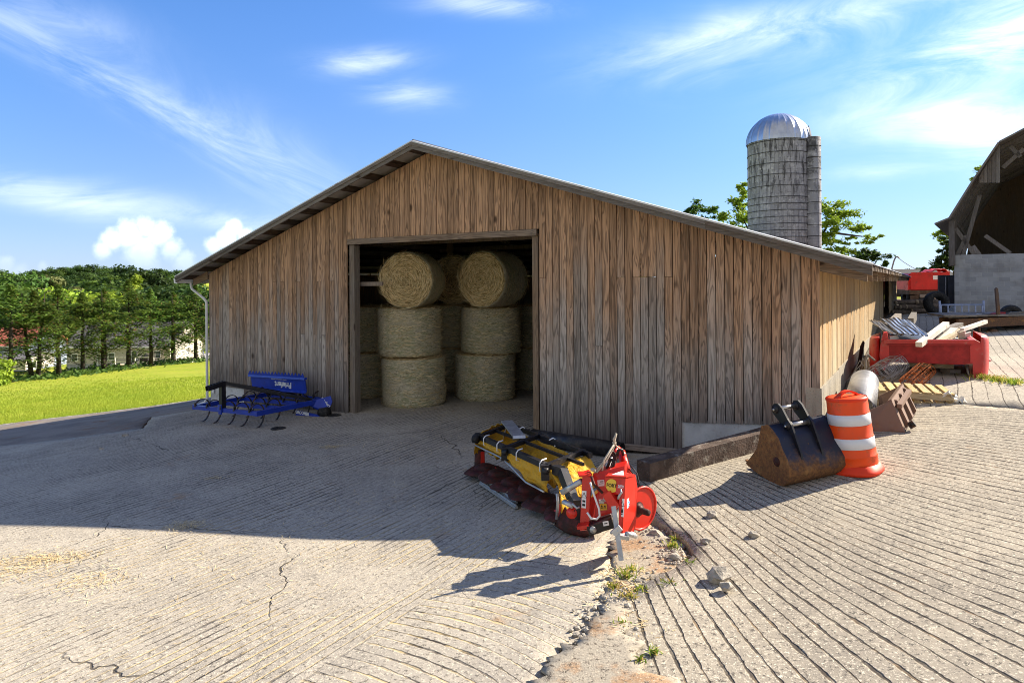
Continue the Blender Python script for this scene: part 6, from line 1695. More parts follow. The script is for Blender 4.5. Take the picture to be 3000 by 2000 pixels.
ST = 12.32 - s0.z
m = MB(); m.lathe([(SR, -1.2), (SR, ST)], s0, None, 56); m.build('body', M['stave'], silo)
M['hoopm'] = plain('dark_hoop', (.05, .046, .048), .8, .2, .3, 4)
k = 0; z = .3
while z < ST:
    m = MB(); N = 56; m.tube([s0 + V(((SR + .018) * math.cos(2 * math.pi * j / N), (SR + .018) * math.sin(2 * math.pi * j / N), z)) for j in range(N)], .019, 5, closed=True); m.build('hoop', M['hoopm'], silo); z += .44 if z < 7 else .74
m = MB(); N = 56
M['dome'] = tin('dome_metal', (.60, .63, .70), .34, .8, .02)
vs = []; prof = []
for i in range(15):
    a = (math.pi / 2) * i / 14; prof.append(((SR + .05) * math.cos(a), 2.02 * math.sin(a)))
NN = 26 * 6
for i, (r_, z) in enumerate(prof):
    for j in range(NN):
        a = 2 * math.pi * j / NN
        k_ = 1 + .030 * max(0, math.cos(26 * a)) ** 10
        vs.append(s0 + V((r_ * k_ * math.cos(a), r_ * k_ * math.sin(a), ST + z)))
m.smooth = True
m.add(vs, [(i * NN + j, i * NN + (j + 1) % NN, (i + 1) * NN + (j + 1) % NN, (i + 1) * NN + j) for i in range(14) for j in range(NN)])
dm = m.build('dome', M['dome'], silo)
an = math.atan2(-1, .42)
hc = s0 + V((math.cos(an + .55) * (SR + .06) * .93, math.sin(an + .55) * (SR + .06) * .93, ST + .45))
m = MB(); dirn = V((math.cos(an + .55), math.sin(an + .55), 0)); tn = V((-dirn.y, dirn.x, 0))
m.prism([hc + tn * -.28 - UP * .42 + dirn * .22, hc + tn * .28 - UP * .42 + dirn * .22, hc + tn * .15 + UP * .35 + dirn * .08, hc + tn * -.1 + UP * .5 + dirn * .04], dirn * .04); m.build('open_hatch', M['hose'], dm, label='dark open hatch in the dome')
cc_ = s0 + V((math.cos(A(-38)) * (SR + .28), math.sin(A(-38)) * (SR + .28), 0))
m = MB(); m.lathe([(.46, -1.2), (.46, ST + .1), (.40, ST + .14), (.0, ST + .14)], cc_, None, 28); ch_ = m.build('chute', M['stave'], silo)
z = .3
while z < ST:
    m = MB(); m.tube([cc_ + V((.468 * math.cos(2 * math.pi * j / 24), .468 * math.sin(2 * math.pi * j / 24), z)) for j in range(24)], .02, 5, closed=True); m.build('hoop', M['hoopm'], ch_); z += .74
# ================================================================ old gambrel barn on the right
Y0 = 30.0
gC = at(2796, 906, Y0); gC.z = H(gC.x, Y0)
GA = A(36)
gam = empty('gambrel_barn', gC, 'old grey gambrel barn with an open hay loft above a concrete block wall', 'barn')
gam.rotation_euler = (0, 0, -GA)
gb0 = gC
def gq(px, py, d=0.0):      # a point of the gable plane, given in the barn's own upright frame
    a, b = ray(px, py); fx, fy = math.cos(GA), -math.sin(GA); nx_, ny_ = math.sin(GA), math.cos(GA)
    tt = (gC.x * nx_ + gC.y * ny_ + d) / (a * nx_ + ny_)
    return V((gC.x + (tt * a - gC.x) * fx + (tt - gC.y) * fy, gC.y + d, CH + b * tt))
xl = gq(2796, 800).x; XR = xl + 12.4; xm = (xl + XR) / 2
zw = gq(2796, 747).z; ze = gq(2786, 648).z; zk = gq(2928, 428).z; xk = gq(2928, 428).x; xe = gq(2786, 648).x
zr = zk + (xm - xk) * .52
m = MB(); m.hexa([V((xl, Y0, gb0.z - 1)), V((XR, Y0, gb0.z - 1)), V((XR, Y0 + .2, gb0.z - 1)), V((xl, Y0 + .2, gb0.z - 1)), V((xl, Y0, zw)), V((XR, Y0, zw)), V((XR, Y0 + .2, zw)), V((xl, Y0 + .2, zw))]); m.build('block_wall', M['block'], gam)
for x_ in (xl, XR - .2):
    m = MB(); m.hexa([V((x_, Y0 + .21, gb0.z - 1)), V((x_ + .2, Y0 + .21, gb0.z - 1)), V((x_ + .2, Y0 + 14, gb0.z - 1)), V((x_, Y0 + 14, gb0.z - 1)), V((x_, Y0 + .21, zw)), V((x_ + .2, Y0 + .21, zw)), V((x_ + .2, Y0 + 14, zw)), V((x_, Y0 + 14, zw))]); m.build('block_wall', M['block'], gam)
# upper side walls of boards
for x_ in (xl, XR - .05):
    m = MB()
    for k in range(56):
        m.rnd = R.random(); y0 = Y0 + .1 + k * .25
        m.hexa([V((x_, y0, zw)), V((x_ + .03, y0, zw)), V((x_ + .03, y0 + .235, zw)), V((x_, y0 + .235, zw)), V((x_, y0, ze)), V((x_ + .03, y0, ze)), V((x_ + .03, y0 + .235, ze)), V((x_, y0 + .235, ze))])
    m.build('side_boards', M['gambwood'], gam)
xf = gq(2743, 662).x; zf = gq(2743, 662).z
profL = [(xf, zf), (xe, ze + .05), (gq(2850, 543).x, gq(2850, 543).z), (xk, zk), (xm, zr)]
prof_ = profL + [(2 * xm - x_, z_) for x_, z_ in reversed(profL[:-1])]
m = MB()
yf, yb = Y0 - .9, Y0 + 14.4
for (xa, za), (xb, zb) in zip(prof_, prof_[1:]):
    m.rnd = R.random()
    d_ = V((-(zb - za), 0, xb - xa)).normalized() * .07
    m.hexa([V((xa, yf, za)), V((xb, yf, zb)), V((xb, yb, zb)), V((xa, yb, za)), V((xa, yf, za)) + d_, V((xb, yf, zb)) + d_, V((xb, yb, zb)) + d_, V((xa, yb, za)) + d_])
m.build('roof', M['gambwood'], gam)
for t_ in np.arange(0, 14, .9):
    m = MB(); m.rnd = R.random()
    for (xa, za), (xb, zb) in zip(prof_[1:-1], prof_[2:-1]):
        m.bar(V((xa, Y0 + .1 + t_, za - .10)), V((xb, Y0 + .1 + t_, zb - .10)), .06, .15)
    m.build('rafter', M['gambwood'], gam)
for a_, b_ in (((2799, 668), (2855, 746)), ((2822, 748), (2870, 572)), ((2805, 748), (2832, 690)), ((2886, 690), (2960, 742)), ((2938, 492), (3000, 436)), ((2960, 430), (2990, 460)), ((2850, 720), (2870, 746))):
    m = MB(); m.rnd = R.random(); m.bar(gq(*a_, .3), gq(*b_, .3), .08, .16); m.build('brace', M['gambwood'], gam)
m = MB(); m.rnd = .3; m.bar(gq(2787, 648, -.1), gq(2791, 778, -.1), .2, .2); m.bar(gq(2787, 645, 0), gq(2787, 780, 0), .08, .2); m.build('corner_post', M['gambwood'], gam)
for k in range(5):
    m = MB(); m.rnd = R.random(); x0 = 2869 + k * 12.4; yt = [520, 500, 482, 466, 446][k] - 8
    m.prism([gq(x0, 536 - (k == 4) * 0, -.6), gq(x0 + 11, 535, -.6), gq(x0 + 11, yt - 14, -.6), gq(x0, yt + 6, -.6)], V((0, .03, 0))); m.build('hanging_board', M['gambwood'], gam)
m = MB(); m.hexa([V((xl, Y0 + 14.0, zw)), V((XR, Y0 + 14.0, zw)), V((XR, Y0 + 14.05, zw)), V((xl, Y0 + 14.05, zw)), V((xl + .2, Y0 + 14.0, ze)), V((XR - .2, Y0 + 14, ze)), V((XR - .2, Y0 + 14.05, ze)), V((xl + .2, Y0 + 14.05, ze))])
m.prism([V((xe, Y0 + 14.02, ze)), V((2 * xm - xe, Y0 + 14.02, ze)), V((2 * xm - xk, Y0 + 14.02, zk - .1)), V((xm, Y0 + 14.02, zr - .1)), V((xk, Y0 + 14.02, zk - .1))], V((0, .05, 0))); m.build('rear_wall', M['inner'], gam)
m = MB(); m.hexa([V((xl, Y0 + .2, zw - .1)), V((XR, Y0 + .2, zw - .1)), V((XR, Y0 + 14, zw - .1)), V((xl, Y0 + 14, zw - .1)), V((xl, Y0 + .2, zw - .02)), V((XR, Y0 + .2, zw - .02)), V((XR, Y0 + 14, zw - .02)), V((xl, Y0 + 14, zw - .02))]); m.build('loft_floor', M['inner'], gam)
# ================================================================ houses down the slope on the left
M['vinyl'] = plain('beige_vinyl_siding', (.52, .47, .40), .7, 0, .05, .6); M['roofgrey'] = plain('grey_shingles', (.17, .16, .165), .9, 0, .2, 1.5)
M['redroof'] = plain('red_roof', (.42, .13, .085), .85, 0, .2, 1); M['palewall'] = plain('pale_siding', (.66, .60, .54), .7, 0, .05, .6)
Yv = 86.0
hx0, hx1 = at(196, 1050, Yv).x, at(498, 1050, Yv).x; zb_ = at(300, 1083, Yv).z; ze_ = at(350, 1014, Yv).z; zr_ = at(350, 945, Yv + 4.5).z
wz = at(0, 1047, Yv).z - (at(0, 1047, Yv).z - at(215, 1047, Yv).z)
hs = house('beige_house', 'low beige house with grey roof and wooden deck, half hidden behind the evergreen row', hx0, hx1, Yv, zb_, ze_, zr_, 9.0, M['vinyl'], M['roofgrey'],
           [(at(219, 1047, Yv).x, at(219, 1047, Yv).z, .85, .95), (at(305, 1045, Yv).x, at(305, 1045, Yv).z, 1.0, 1.0), (at(328, 1045, Yv).x, at(328, 1044, Yv).z, .85, 1.0), (at(463, 1038, Yv).x, at(463, 1038, Yv).z, .75, .95)], None, .75)
m = MB(); m.box(V((at(394, 1045, Yv).x, Yv - .03, at(394, 1045, Yv).z)), (.8, .06, 1.5)); dr = m.build('sliding_door', M['white'], hs)
m = MB(); m.box(V((at(394, 1045, Yv).x, Yv - .07, at(394, 1045, Yv).z)), (.62, .03, 1.35)); m.build('pane', M['glass'], dr)
m = MB(); m.box(V((at(287, 1050, Yv).x, Yv - .1, (zb_ + ze_) / 2)), (.12, .12, ze_ - zb_)); m.build('downspout', M['white'], hs)
xd0, xd1 = at(337, 1068, Yv - 3).x, at(450, 1068, Yv - 3).x; zd = at(400, 1068, Yv - 3).z
m = MB(); m.hexa([V((xd0, Yv - 3, zd - .15)), V((xd1, Yv - 3, zd - .15)), V((xd1, Yv - .05, zd - .15)), V((xd0, Yv - .05, zd - .15)), V((xd0, Yv - 3, zd)), V((xd1, Yv - 3, zd)), V((xd1, Yv - .05, zd)), V((xd0, Yv - .05, zd))]); dk = m.build('deck', M['lumber'], hs)
for f in (0, .33, .52, 1):
    m = MB(); x_ = xd0 + (xd1 - xd0) * f; m.bar(V((x_, Yv - 3, zd - 1.4)), V((x_, Yv - 3, zd + .95)), .12, .12); m.build('deck_post', M['white_lumber'], dk)
for a_, b_ in ((0, .33), (.52, 1)):
    for dz in (.35, .9):
        m = MB(); m.bar(V((xd0 + (xd1 - xd0) * a_, Yv - 3, zd + dz)), V((xd0 + (xd1 - xd0) * b_, Yv - 3, zd + dz)), .06, .09); m.build('deck_rail', M['white_lumber'], dk)
m = MB(); m.box(V((at(425, 1050, Yv - 2).x, Yv - 2, zd + .5)), (1.0, .6, .7)); m.rock(V((at(425, 1050, Yv - 2).x, Yv - 2, zd + .9)), .42, 3, 2, .1, (1.1, .7, .6)); o = m.build('barbecue_grill', M['rubber'], origin=V((at(425, 1050, Yv - 2).x, Yv - 2, zd))); tag(o, 'black covered grill on the deck of the beige house', 'grill')
Yv2 = 100.0
hs2 = house('pale_house', 'pale house with a red roof behind the leftmost evergreens', at(-60, 1050, Yv2).x, at(78, 1050, Yv2).x, Yv2, at(0, 1088, Yv2).z, at(40, 1012, Yv2).z, at(40, 962, Yv2 + 4).z, 9, M['blueside'], M['redroof'], [(at(66, 1040, Yv2).x, at(66, 1040, Yv2).z, .9, 1.1), (at(20, 1040, Yv2).x, at(20, 1040, Yv2).z, .9, 1.1)])
hs3 = house('pale_garage', 'low pale garage between the leftmost evergreens and the beige house', at(48, 1060, 98).x, at(118, 1060, 98).x, 98 - 3, at(90, 1084, 95).z, at(90, 1052, 95).z, at(90, 1030, 98).z, 6, M['palewall'], M['roofgrey'], [(at(95, 1069, 95).x, at(95, 1069, 95).z, 1.2, .8)])
hs4 = house('far_house', 'far pale house roof showing between the evergreens beside the barn', at(505, 1010, 120).x, at(625, 1010, 120).x, 120, at(550, 1035, 120).z, at(550, 995, 120).z, at(550, 962, 124).z, 9, M['palewall'], M['roofgrey'], [(at(540, 1010, 120).x, at(540, 1010, 120).z, 1, 1.2)])
# drive with a parked car
cv = V((at(538, 1036, 96).x, 96, 0)); cv.z = H(cv.x, cv.y) + .05
car = empty('parked_car', cv, 'dark grey hatchback-like car parked beyond the evergreens near the barn corner', 'car')
car['label'] = 'dark grey car parked beyond the evergreens near the barn corner'
M['carp'] = plain('grey_car_paint', (.10, .105, .115), .25, .2, .05, 1, spec=.6)
m = MB(); pr = [(-1.0, .35), (-1.05, .7), (-.95, 1.0), (.95, 1.0), (1.05, .7), (1.0, .35)]
m.prism([cv + V((x_, 0, z_)) for x_, z_ in pr], V((0, 4.2, 0))); m.build('body', M['carp'], car)
m = MB(); m.prism([cv + V((x_, .5, z_)) for x_, z_ in ((-.9, 1.0), (-.72, 1.6), (.72, 1.6), (.9, 1.0))], V((0, 2.6, 0))); cab = m.build('cabin', M['carp'], car)
m = MB(); m.prism([cv + V((x_, .47, z_)) for x_, z_ in ((-.78, 1.06), (-.64, 1.52), (.64, 1.52), (.78, 1.06))], V((0, .02, 0))); m.build('rear_window', M['glass'], cab)
for sx in (-.85, .85):
    m = MB(); m.box(cv + V((sx, -.02, .82)), (.2, .05, .14)); m.build('tail_light', M['truckred'], car)
    for yy in (.8, 3.4):
        m = MB(); m.lathe([(.15, -.1), (.33, -.1), (.33, .1), (.15, .1)], cv + V((sx, yy, .33)), Matrix.Rotation(A(90), 3, 'Y'), 18); m.build('wheel', M['rubber'], car)
m = MB(); m.box(cv + V((0, -.03, .78)), (.5, .03, .12)); m.build('number_plate', M['decal'], car)
M['pale_drive'] = plain('pale_drive', (.50, .46, .42), .95, 0, .1, .5)
polysheet('driveway_lane', [(at(500, 1040, 97).x, 93), (at(620, 1040, 97).x, 93), (at(620, 1040, 97).x, 108), (at(500, 1040, 97).x, 108)], M['pale_drive'], .06, 2, .1, 0, 2, 41, 'pale lane beyond the evergreens', 'lane')
# ================================================================ vegetation
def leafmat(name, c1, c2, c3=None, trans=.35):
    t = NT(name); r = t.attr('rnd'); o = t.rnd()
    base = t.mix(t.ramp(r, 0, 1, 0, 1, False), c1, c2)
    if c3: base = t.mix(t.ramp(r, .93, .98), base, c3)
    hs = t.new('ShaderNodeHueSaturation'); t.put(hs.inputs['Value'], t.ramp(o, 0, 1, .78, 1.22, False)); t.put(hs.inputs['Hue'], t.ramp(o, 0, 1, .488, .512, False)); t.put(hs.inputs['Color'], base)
    base = hs.outputs[0]
    tr = t.new('ShaderNodeBsdfTranslucent'); t.put(tr.inputs[0], base)
    mx = t.new('ShaderNodeMixShader'); mx.inputs[0].default_value = trans
    t.out(base, .6, 0, .2)
    t.l.new(t.b.outputs[0], mx.inputs[1]); t.l.new(tr.outputs[0], mx.inputs[2])
    t.l.new(mx.outputs[0], t.n['Material Output'].inputs[0])
    return t.mat
M['cyp'] = leafmat('cypress_foliage', (.022, .058, .014), (.17, .265, .04), (.17, .11, .035))
M['leafd'] = leafmat('dark_broadleaf', (.022, .052, .014), (.065, .115, .022))
M['leafm'] = leafmat('mid_broadleaf', (.035, .085, .016), (.12, .20, .03))
M['leaft'] = leafmat('tan_green_broadleaf', (.10, .12, .035), (.20, .20, .07))
M['leafy'] = leafmat('yellow_green_leaf', (.13, .21, .02), (.36, .46, .045))
M['bark'] = plain('dark_bark', (.040, .031, .025), .95, 0, .4, 5)
M['weed'] = leafmat('weed_leaf', (.10, .18, .02), (.32, .38, .05), (.5, .38, .12))

def leaf(m, p, n_, L, Wd_, rr):
    n_ = n_.normalized(); a = n_.orthogonal().normalized(); a = Matrix.Rotation(rr.uniform(0, 6.283), 3, n_) @ a; b_ = n_.cross(a)
    m.add([p - a * L * .5, p + b_ * Wd_ * .5 - a * L * .05, p + a * L * .5 + n_ * rr.uniform(-.15, .15) * L, p - b_ * Wd_ * .5], [(0, 1, 2, 3)])

def cypress(seed, h=8.2):
    rr = random.Random(seed)
    root = empty('evergreen_tree', (0, 0, 0), 'x', 'tree', 'evergreen row at the far edge of the field')
    m = MB(); tips = []
    stems = 1 if seed % 2 else 2
    for s_ in range(stems):
        off = V((rr.uniform(-.25, .25), rr.uniform(-.2, .2), 0)) * (stems - 1)
        pts = [V((0, 0, -.3)) + off * .6] + [off * (1 + k * .35) + V((rr.uniform(-.08, .08), rr.uniform(-.08, .08), h * k / 6)) for k in range(1, 7)]
        m.tube(pts, [.22, .18, .15, .12, .08, .05, .02], 7)
        for k in range(46):
            f = .10 + .86 * k / 46 if k > 6 else .06 + .03 * k; z = f * h; a = rr.uniform(0, 6.283)
            R_ = (1.05 + .9 * math.sin(math.pi * min(1, (f - .02) * 1.15))) * rr.uniform(.75, 1.2) * (1.35 - .85 * max(0, f - .55) / .45)
            b0 = off * (1 + f * 2) + V((0, 0, z * .93)); dirv_ = V((math.cos(a), math.sin(a), 0))
            e = b0 + dirv_ * R_ + UP * (.30 + .45 * (1 - f)) * R_ * .75
            mid_ = (b0 + e) / 2 - UP * .12 * R_
            m.tube([b0, mid_, e], [.035 * (1.3 - f), .022, .008], 4, caps=False)
            if rr.random() < .9 and e.z > h * .17: tips.append((b0, mid_, e, f))
    trunk = m.build('trunk', M['bark'], root)
    m = MB()
    for b0, mid_, e, f in tips:
        nn = 66 if f > .24 else 30
        for k in range(nn):
            q = rr.random() ** .6
            p = (mid_ * (1 - q) + e * q) if rr.random() < .8 else (b0 * (1 - q) + mid_ * q)
            sp = .36 * (.5 + q)
            p = p + V((rr.gauss(0, sp), rr.gauss(0, sp), rr.gauss(.0, .10)))
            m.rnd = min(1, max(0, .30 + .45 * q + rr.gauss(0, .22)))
            leaf(m, p, V((rr.gauss(0, .38), rr.gauss(0, .38), 1)), rr.uniform(.24, .44), rr.uniform(.10, .18), rr)
    for k in range(420):
        z = h * (.9 + .13 * rr.random()); a = rr.uniform(0, 6.283); r_ = rr.random() * (h * 1.05 - z) * .55
        m.rnd = rr.uniform(.4, 1); leaf(m, V((math.cos(a) * r_, math.sin(a) * r_, z)), V((rr.gauss(0, .5), rr.gauss(0, .5), 1)), .34, .14, rr)
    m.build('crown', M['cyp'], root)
    return root

def broad(seed, name, h, cr, mat, label, group, nl=1500, leafsz=.75, loc=(0, 0, 0), trunkh=.3, flat=.8, nlobe=11):
    rr = random.Random(seed); root = empty(name, (0, 0, 0), label, 'tree', group)
    m = MB(); m.tube([V((0, 0, -1)), V((.1, 0, h * trunkh)), V((.2, .1, h * .62)), V((.1, .1, h * .85))], [h * .028, h * .022, h * .014, h * .005], 7)
    lobes = []
    for k in range(nlobe):
        a = rr.uniform(0, 6.283); r_ = cr * rr.uniform(.2, .72) * (1 if k else 0); z = h * (trunkh + (1 - trunkh) * rr.uniform(.22, .84))
        if k == 0: z = h * .84
        sh = 1 - max(0, (z / h - .6)) * 1.3
        c_ = V((math.cos(a) * r_ * sh, math.sin(a) * r_ * sh, z)); lobes.append((c_, cr * rr.uniform(.30, .52)))
        m.tube([V((.1, .05, h * (trunkh + .12 * rr.random()))), (c_ + V((0, 0, h * trunkh))) / 2 + V((0, 0, h * .1)), c_], [h * .010, h * .006, h * .002], 5, caps=False)
    m.build('trunk', M['bark'], root)
    m = MB()
    for k in range(nl):
        c_, r_ = lobes[rr.randrange(len(lobes))]
        d = V((rr.gauss(0, 1), rr.gauss(0, 1), rr.gauss(0, 1))).normalized(); q = rr.random() ** .33
        d.z *= flat
        nz = .8 + .5 * noise.noise(d * 2.3 + c_)
        p = c_ + d * r_ * q * nz
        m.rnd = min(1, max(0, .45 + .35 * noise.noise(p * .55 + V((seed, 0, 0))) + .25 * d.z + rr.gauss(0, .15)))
        leaf(m, p, d + V((rr.gauss(0, .5), rr.gauss(0, .5), rr.gauss(.25, .5))), leafsz * rr.uniform(.6, 1.25), leafsz * rr.uniform(.35, .7), rr)
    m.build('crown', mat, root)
    return root

# --- the evergreen row
cyps = [cypress(k) for k in (1, 2, 3)]
rowp = ROWP
desc = ['leftmost evergreen of the row, trunk at the picture edge', 'second evergreen of the row, forked trunk before the pale garage', 'third evergreen of the row, left of the beige house corner', 'fourth evergreen of the row, in front of the left window of the beige house',
        'fifth evergreen of the row, in front of the paired windows', 'sixth evergreen of the row, in front of the deck rail and sliding door', 'seventh evergreen of the row, before the right end of the deck', 'eighth evergreen of the row, left of the parked car', 'ninth evergreen of the row, dark and close to the barn corner', 'last evergreen of the row, mostly hidden behind the barn corner']
rr = random.Random(21)
for k, (px, py) in enumerate(rowp):
    p = at(px, py, ROWY[k]); p.z = H(p.x, p.y); top = 842 + rr.uniform(-16, 22); hh = (py - top) / F * p.y
    sc = hh / 8.45
    if k < 3: o = cyps[k]; o.location = p; o.rotation_euler = (0, 0, rr.uniform(0, 6)); o.scale = (sc * 1.1, sc * 1.1, sc); o['label'] = desc[k]
    else: dup(cyps[k % 3], p, rr.uniform(0, 6), (sc * 1.1, sc * 1.1, sc), desc[k], 'evergreen row at the far edge of the field')
# --- shrubs under the row: undergrowth
m = MB(); rr = random.Random(4)
for k in range(2600):
    f = rr.random(); i = int(f * 9); g_ = f * 9 - i
    px = rowp[i][0] * (1 - g_) + rowp[i + 1][0] * g_; py = rowp[i][1] * (1 - g_) + rowp[i + 1][1] * g_
    if k % 40 == 0: Yr = ROWY[i] * (1 - g_) + ROWY[i + 1] * g_; P_ = at(px, py, Yr); P_.z = H(P_.x, P_.y)
    p = V((P_.x + rr.gauss(0, 1.6), P_.y + rr.gauss(.5, .5), 0)); p.z = P_.z + abs(rr.gauss(0, .22)); m.rnd = rr.random()
    leaf(m, p, V((rr.gauss(0, .8), rr.gauss(-.6, .5), .8)), .34, .2, rr)
o = m.build('undergrowth', M['leafm'], origin=ga(300, 1090)); tag(o, 'dark weeds and low growth along the foot of the evergreen row', 'undergrowth', kind='stuff')
# --- trees behind the houses and on the hill
PB = [broad(31, 'broadleaf_tree', 12, 5.4, M['leafd'], 'x', 'trees on the wooded hill', 1900, .95, trunkh=.10, nlobe=15), broad(32, 'broadleaf_tree', 13, 5.8, M['leafm'], 'x', 'trees on the wooded hill', 1900, .95, trunkh=.12, nlobe=15),
      broad(33, 'broadleaf_tree', 12, 5.0, M['leaft'], 'x', 'trees on the wooded hill', 1600, .85, nlobe=12), broad(34, 'broadleaf_tree', 12, 5.6, M['leafy'], 'x', 'trees on the wooded hill', 1700, .9, nlobe=12),
      broad(35, 'broadleaf_tree', 13, 3.0, M['leafy'], 'x', 'trees on the wooded hill', 1500, .8, trunkh=.1, nlobe=12)]
usedp = [False] * 5
def put(kind, px, top, Y, hh, label, wid=1.0, group='trees on the wooded hill'):
    x_, b_ = ray(px, top); x_ *= Y; ztop_ = CH + b_ * Y
    base = H(x_, Y); real = max(4, ztop_ - base) if hh is None else hh
    z0 = ztop_ - real
    sc = real / (13 if kind in (1, 4) else 12)
    loc = (x_, Y, min(z0, base)); sc_ = (sc * wid, sc * wid, (ztop_ - min(z0, base)) / (13 if kind in (1, 4) else 12))
    if not usedp[kind]:
        o = PB[kind]; usedp[kind] = True; o.location = loc; o.rotation_euler = (0, 0, rr.uniform(0, 6)); o.scale = sc_; o['label'] = label; o['group'] = group; return o
    return dup(PB[kind], loc, rr.uniform(0, 6), sc_, label, group)
rr = random.Random(77)
put(1, 20, 792, 150, None, 'mid green broadleaf tree at the far left edge above the evergreens', 1.3)
put(1, 95, 795, 165, None, 'mid green broadleaf tree just right of the far left edge, above the evergreens', 1.2)
put(2, 162, 798, 170, None, 'tan-green broadleaf tree standing out pale before the dark hill', 1.1)
put(3, 205, 842, 125, None, 'yellow-green tree peeping over the third and fourth evergreens', 1.15)
put(3, 292, 852, 120, None, 'bright yellow round tree peeping between the fourth and fifth evergreens', 1.2)
put(4, 402, 788, 185, None, 'bright green narrow tree rising before the dark hill trees', 1.0)
put(0, 455, 783, 210, None, 'large dark broadleaf tree on the hill right of the bright narrow tree', 1.35)
put(0, 378, 772, 260, None, 'dark tree on the skyline left of the bright narrow tree', 1.0)
put(1, 60, 830, 118, None, 'mid green tree low at the left, behind the first evergreens', 1.2)
put(1, 345, 838, 130, None, 'mid green tree behind the fifth and sixth evergreens', 1.2)
put(0, 500, 835, 128, None, 'dark tree behind the eighth evergreen', 1.3)
put(0, 580, 828, 122, None, 'dark tree behind the ninth evergreen near the barn eave', 1.3)
put(1, 255, 815, 190, None, 'mid green spreading tree on the lower hill, centre', 1.5)
put(1, 320, 800, 205, None, 'mid green spreading tree on the lower hill, right of centre', 1.5)
hill = [(x, 776 + 24 * ((x - 255) / 190) ** 2 + (3 if x > 330 else 0)) for x in range(60, 560, 22)]
for k, (px, ty_) in enumerate(hill):
    ty_ += rr.uniform(-4, 4); put(0 if rr.random() < .75 else 1, px + rr.uniform(-8, 8), ty_, rr.uniform(320, 370), None, 'dark tree on the crest of the wooded hill behind the evergreens', rr.uniform(1.2, 1.7), 'trees on the hill crest')
for k in range(70):
    px = rr.uniform(-10, 600); ty_ = rr.uniform(786, 852) if k > 24 else rr.uniform(784, 800); Y_ = 310 - (ty_ - 786) * 2.5 + rr.uniform(-15, 15)
    put(rr.choice([0, 0, 1, 1, 0]), px, ty_, Y_, None, 'broadleaf tree in the woods on the slope of the hill behind the evergreens', rr.uniform(1.1, 1.6), 'trees on the hill slope')
put(3, -20, 1040, 52, None, 'bright yellow-green bush at the left picture edge below the evergreens', 1.1, 'bright bushes')
# --- trees beyond the silo
def limb_tree(name, label, base, stems, clusters, mat, lsz, per, group=None, bark=.12):
    root = empty(name, base, label, 'tree', group); m = MB()
    for pts, r0 in stems:
        n = len(pts); m.tube(pts, [r0 * (1 - .85 * i / (n - 1)) for i in range(n)], 7)
    m.build('trunk', M['bark'], root)
    m = MB()
    for c_, r_, n in clusters:
        subs = [(c_ + V((rr.gauss(0, r_ * .5), rr.gauss(0, r_ * .5), rr.gauss(0, r_ * .38))), r_ * rr.uniform(.18, .42)) for _ in range(max(5, int(n / 60)))]
        for k in range(int(n * 1.7)):
            cc, rd = subs[rr.randrange(len(subs))]
            d = V((rr.gauss(0, 1), rr.gauss(0, 1), rr.gauss(0, .6))); p = cc + d * rd * .55
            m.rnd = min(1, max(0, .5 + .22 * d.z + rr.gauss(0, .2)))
            leaf(m, p, V((rr.gauss(0, .7), rr.gauss(0, .7), 1)), lsz * rr.uniform(.6, 1.3), lsz * rr.uniform(.3, .6), rr)
    m.build('crown', mat, root); return root
Yl = 58.0
q = lambda px, py, d=0: at(px, py, Yl + d)
b0 = q(2330, 815); b0.z = H(b0.x, Yl) - .3
limb_tree('walnut_tree', 'spreading bright green tree behind the silo with a crooked limb reaching right', b0,
          [([b0, q(2325, 790), q(2340, 740), q(2310, 690), q(2240, 640)], .38), ([q(2340, 750), q(2400, 705), q(2440, 682), q(2500, 690), q(2550, 695)], .20), ([q(2400, 705), q(2430, 650), q(2450, 620)], .12), ([q(2330, 760), q(2240, 715), q(2190, 668), q(2160, 600)], .16), ([q(2345, 745), q(2400, 742), q(2460, 745)], .10)],
          [(q(2425, 618), 1.5, 620), (q(2480, 632), 1.35, 560), (q(2440, 660, -1), 1.5, 640), (q(2415, 695), 1.2, 300), (q(2515, 668), .9, 220), (q(2545, 700), .85, 200), (q(2490, 712), .6, 110), (q(2420, 735), 1.2, 380), (q(2470, 748), 1.2, 420),
           (q(2165, 560), .85, 300), (q(2150, 590), .8, 240), (q(2185, 610, 1), .7, 160), (q(2160, 648), 1.1, 420), (q(2190, 655), 1.0, 380), (q(2260, 640, 3), 2.2, 600), (q(2320, 660, 3), 2.2, 600)], M['leafy'], .36, 0)
b1 = at(2045, 815, 64); b1.z = H(b1.x, 64) - .3
limb_tree('broadleaf_tree', 'small green tree top showing over the barn roof left of the silo', b1, [([b1, at(2045, 720, 64), at(2040, 640, 64)], .2)], [(at(2030, 612, 64), 1.1, 420), (at(2065, 622, 64), 1.0, 320), (at(2010, 630, 64), .9, 260), (at(2090, 640, 64), .8, 200), (at(2050, 660, 64), 1.4, 400)], M['leafm'], .34, 0)
b2 = at(2545, 815, 70); b2.z = H(b2.x, 70) - .3
limb_tree('pine_tree', 'dark pine crown low above the barn eave right of the silo', b2, [([b2, at(2545, 770, 70)], .2)], [(at(2530, 762, 70), 1.3, 460), (at(2565, 757, 70), 1.1, 360), (at(2500, 768, 70), 1.2, 360), (at(2585, 770, 70), .7, 160)], M['leafd'], .4, 0)
b3 = at(2772, 815, 62); b3.z = H(b3.x, 62) - .3
limb_tree('spruce_tree', 'dark spruce squeezed against the left edge of the gambrel barn', b3, [([b3, at(2772, 760, 62), at(2774, 700, 62)], .2)], [(at(2774, 705, 62), .5, 120), (at(2772, 725, 62), .7, 200), (at(2766, 742, 62), .9, 260), (at(2768, 760, 62), 1.0, 300), (at(2755, 778, 62), 1.3, 300), (at(2725, 786, 62), .8, 160)], M['leafd'], .4, 0)
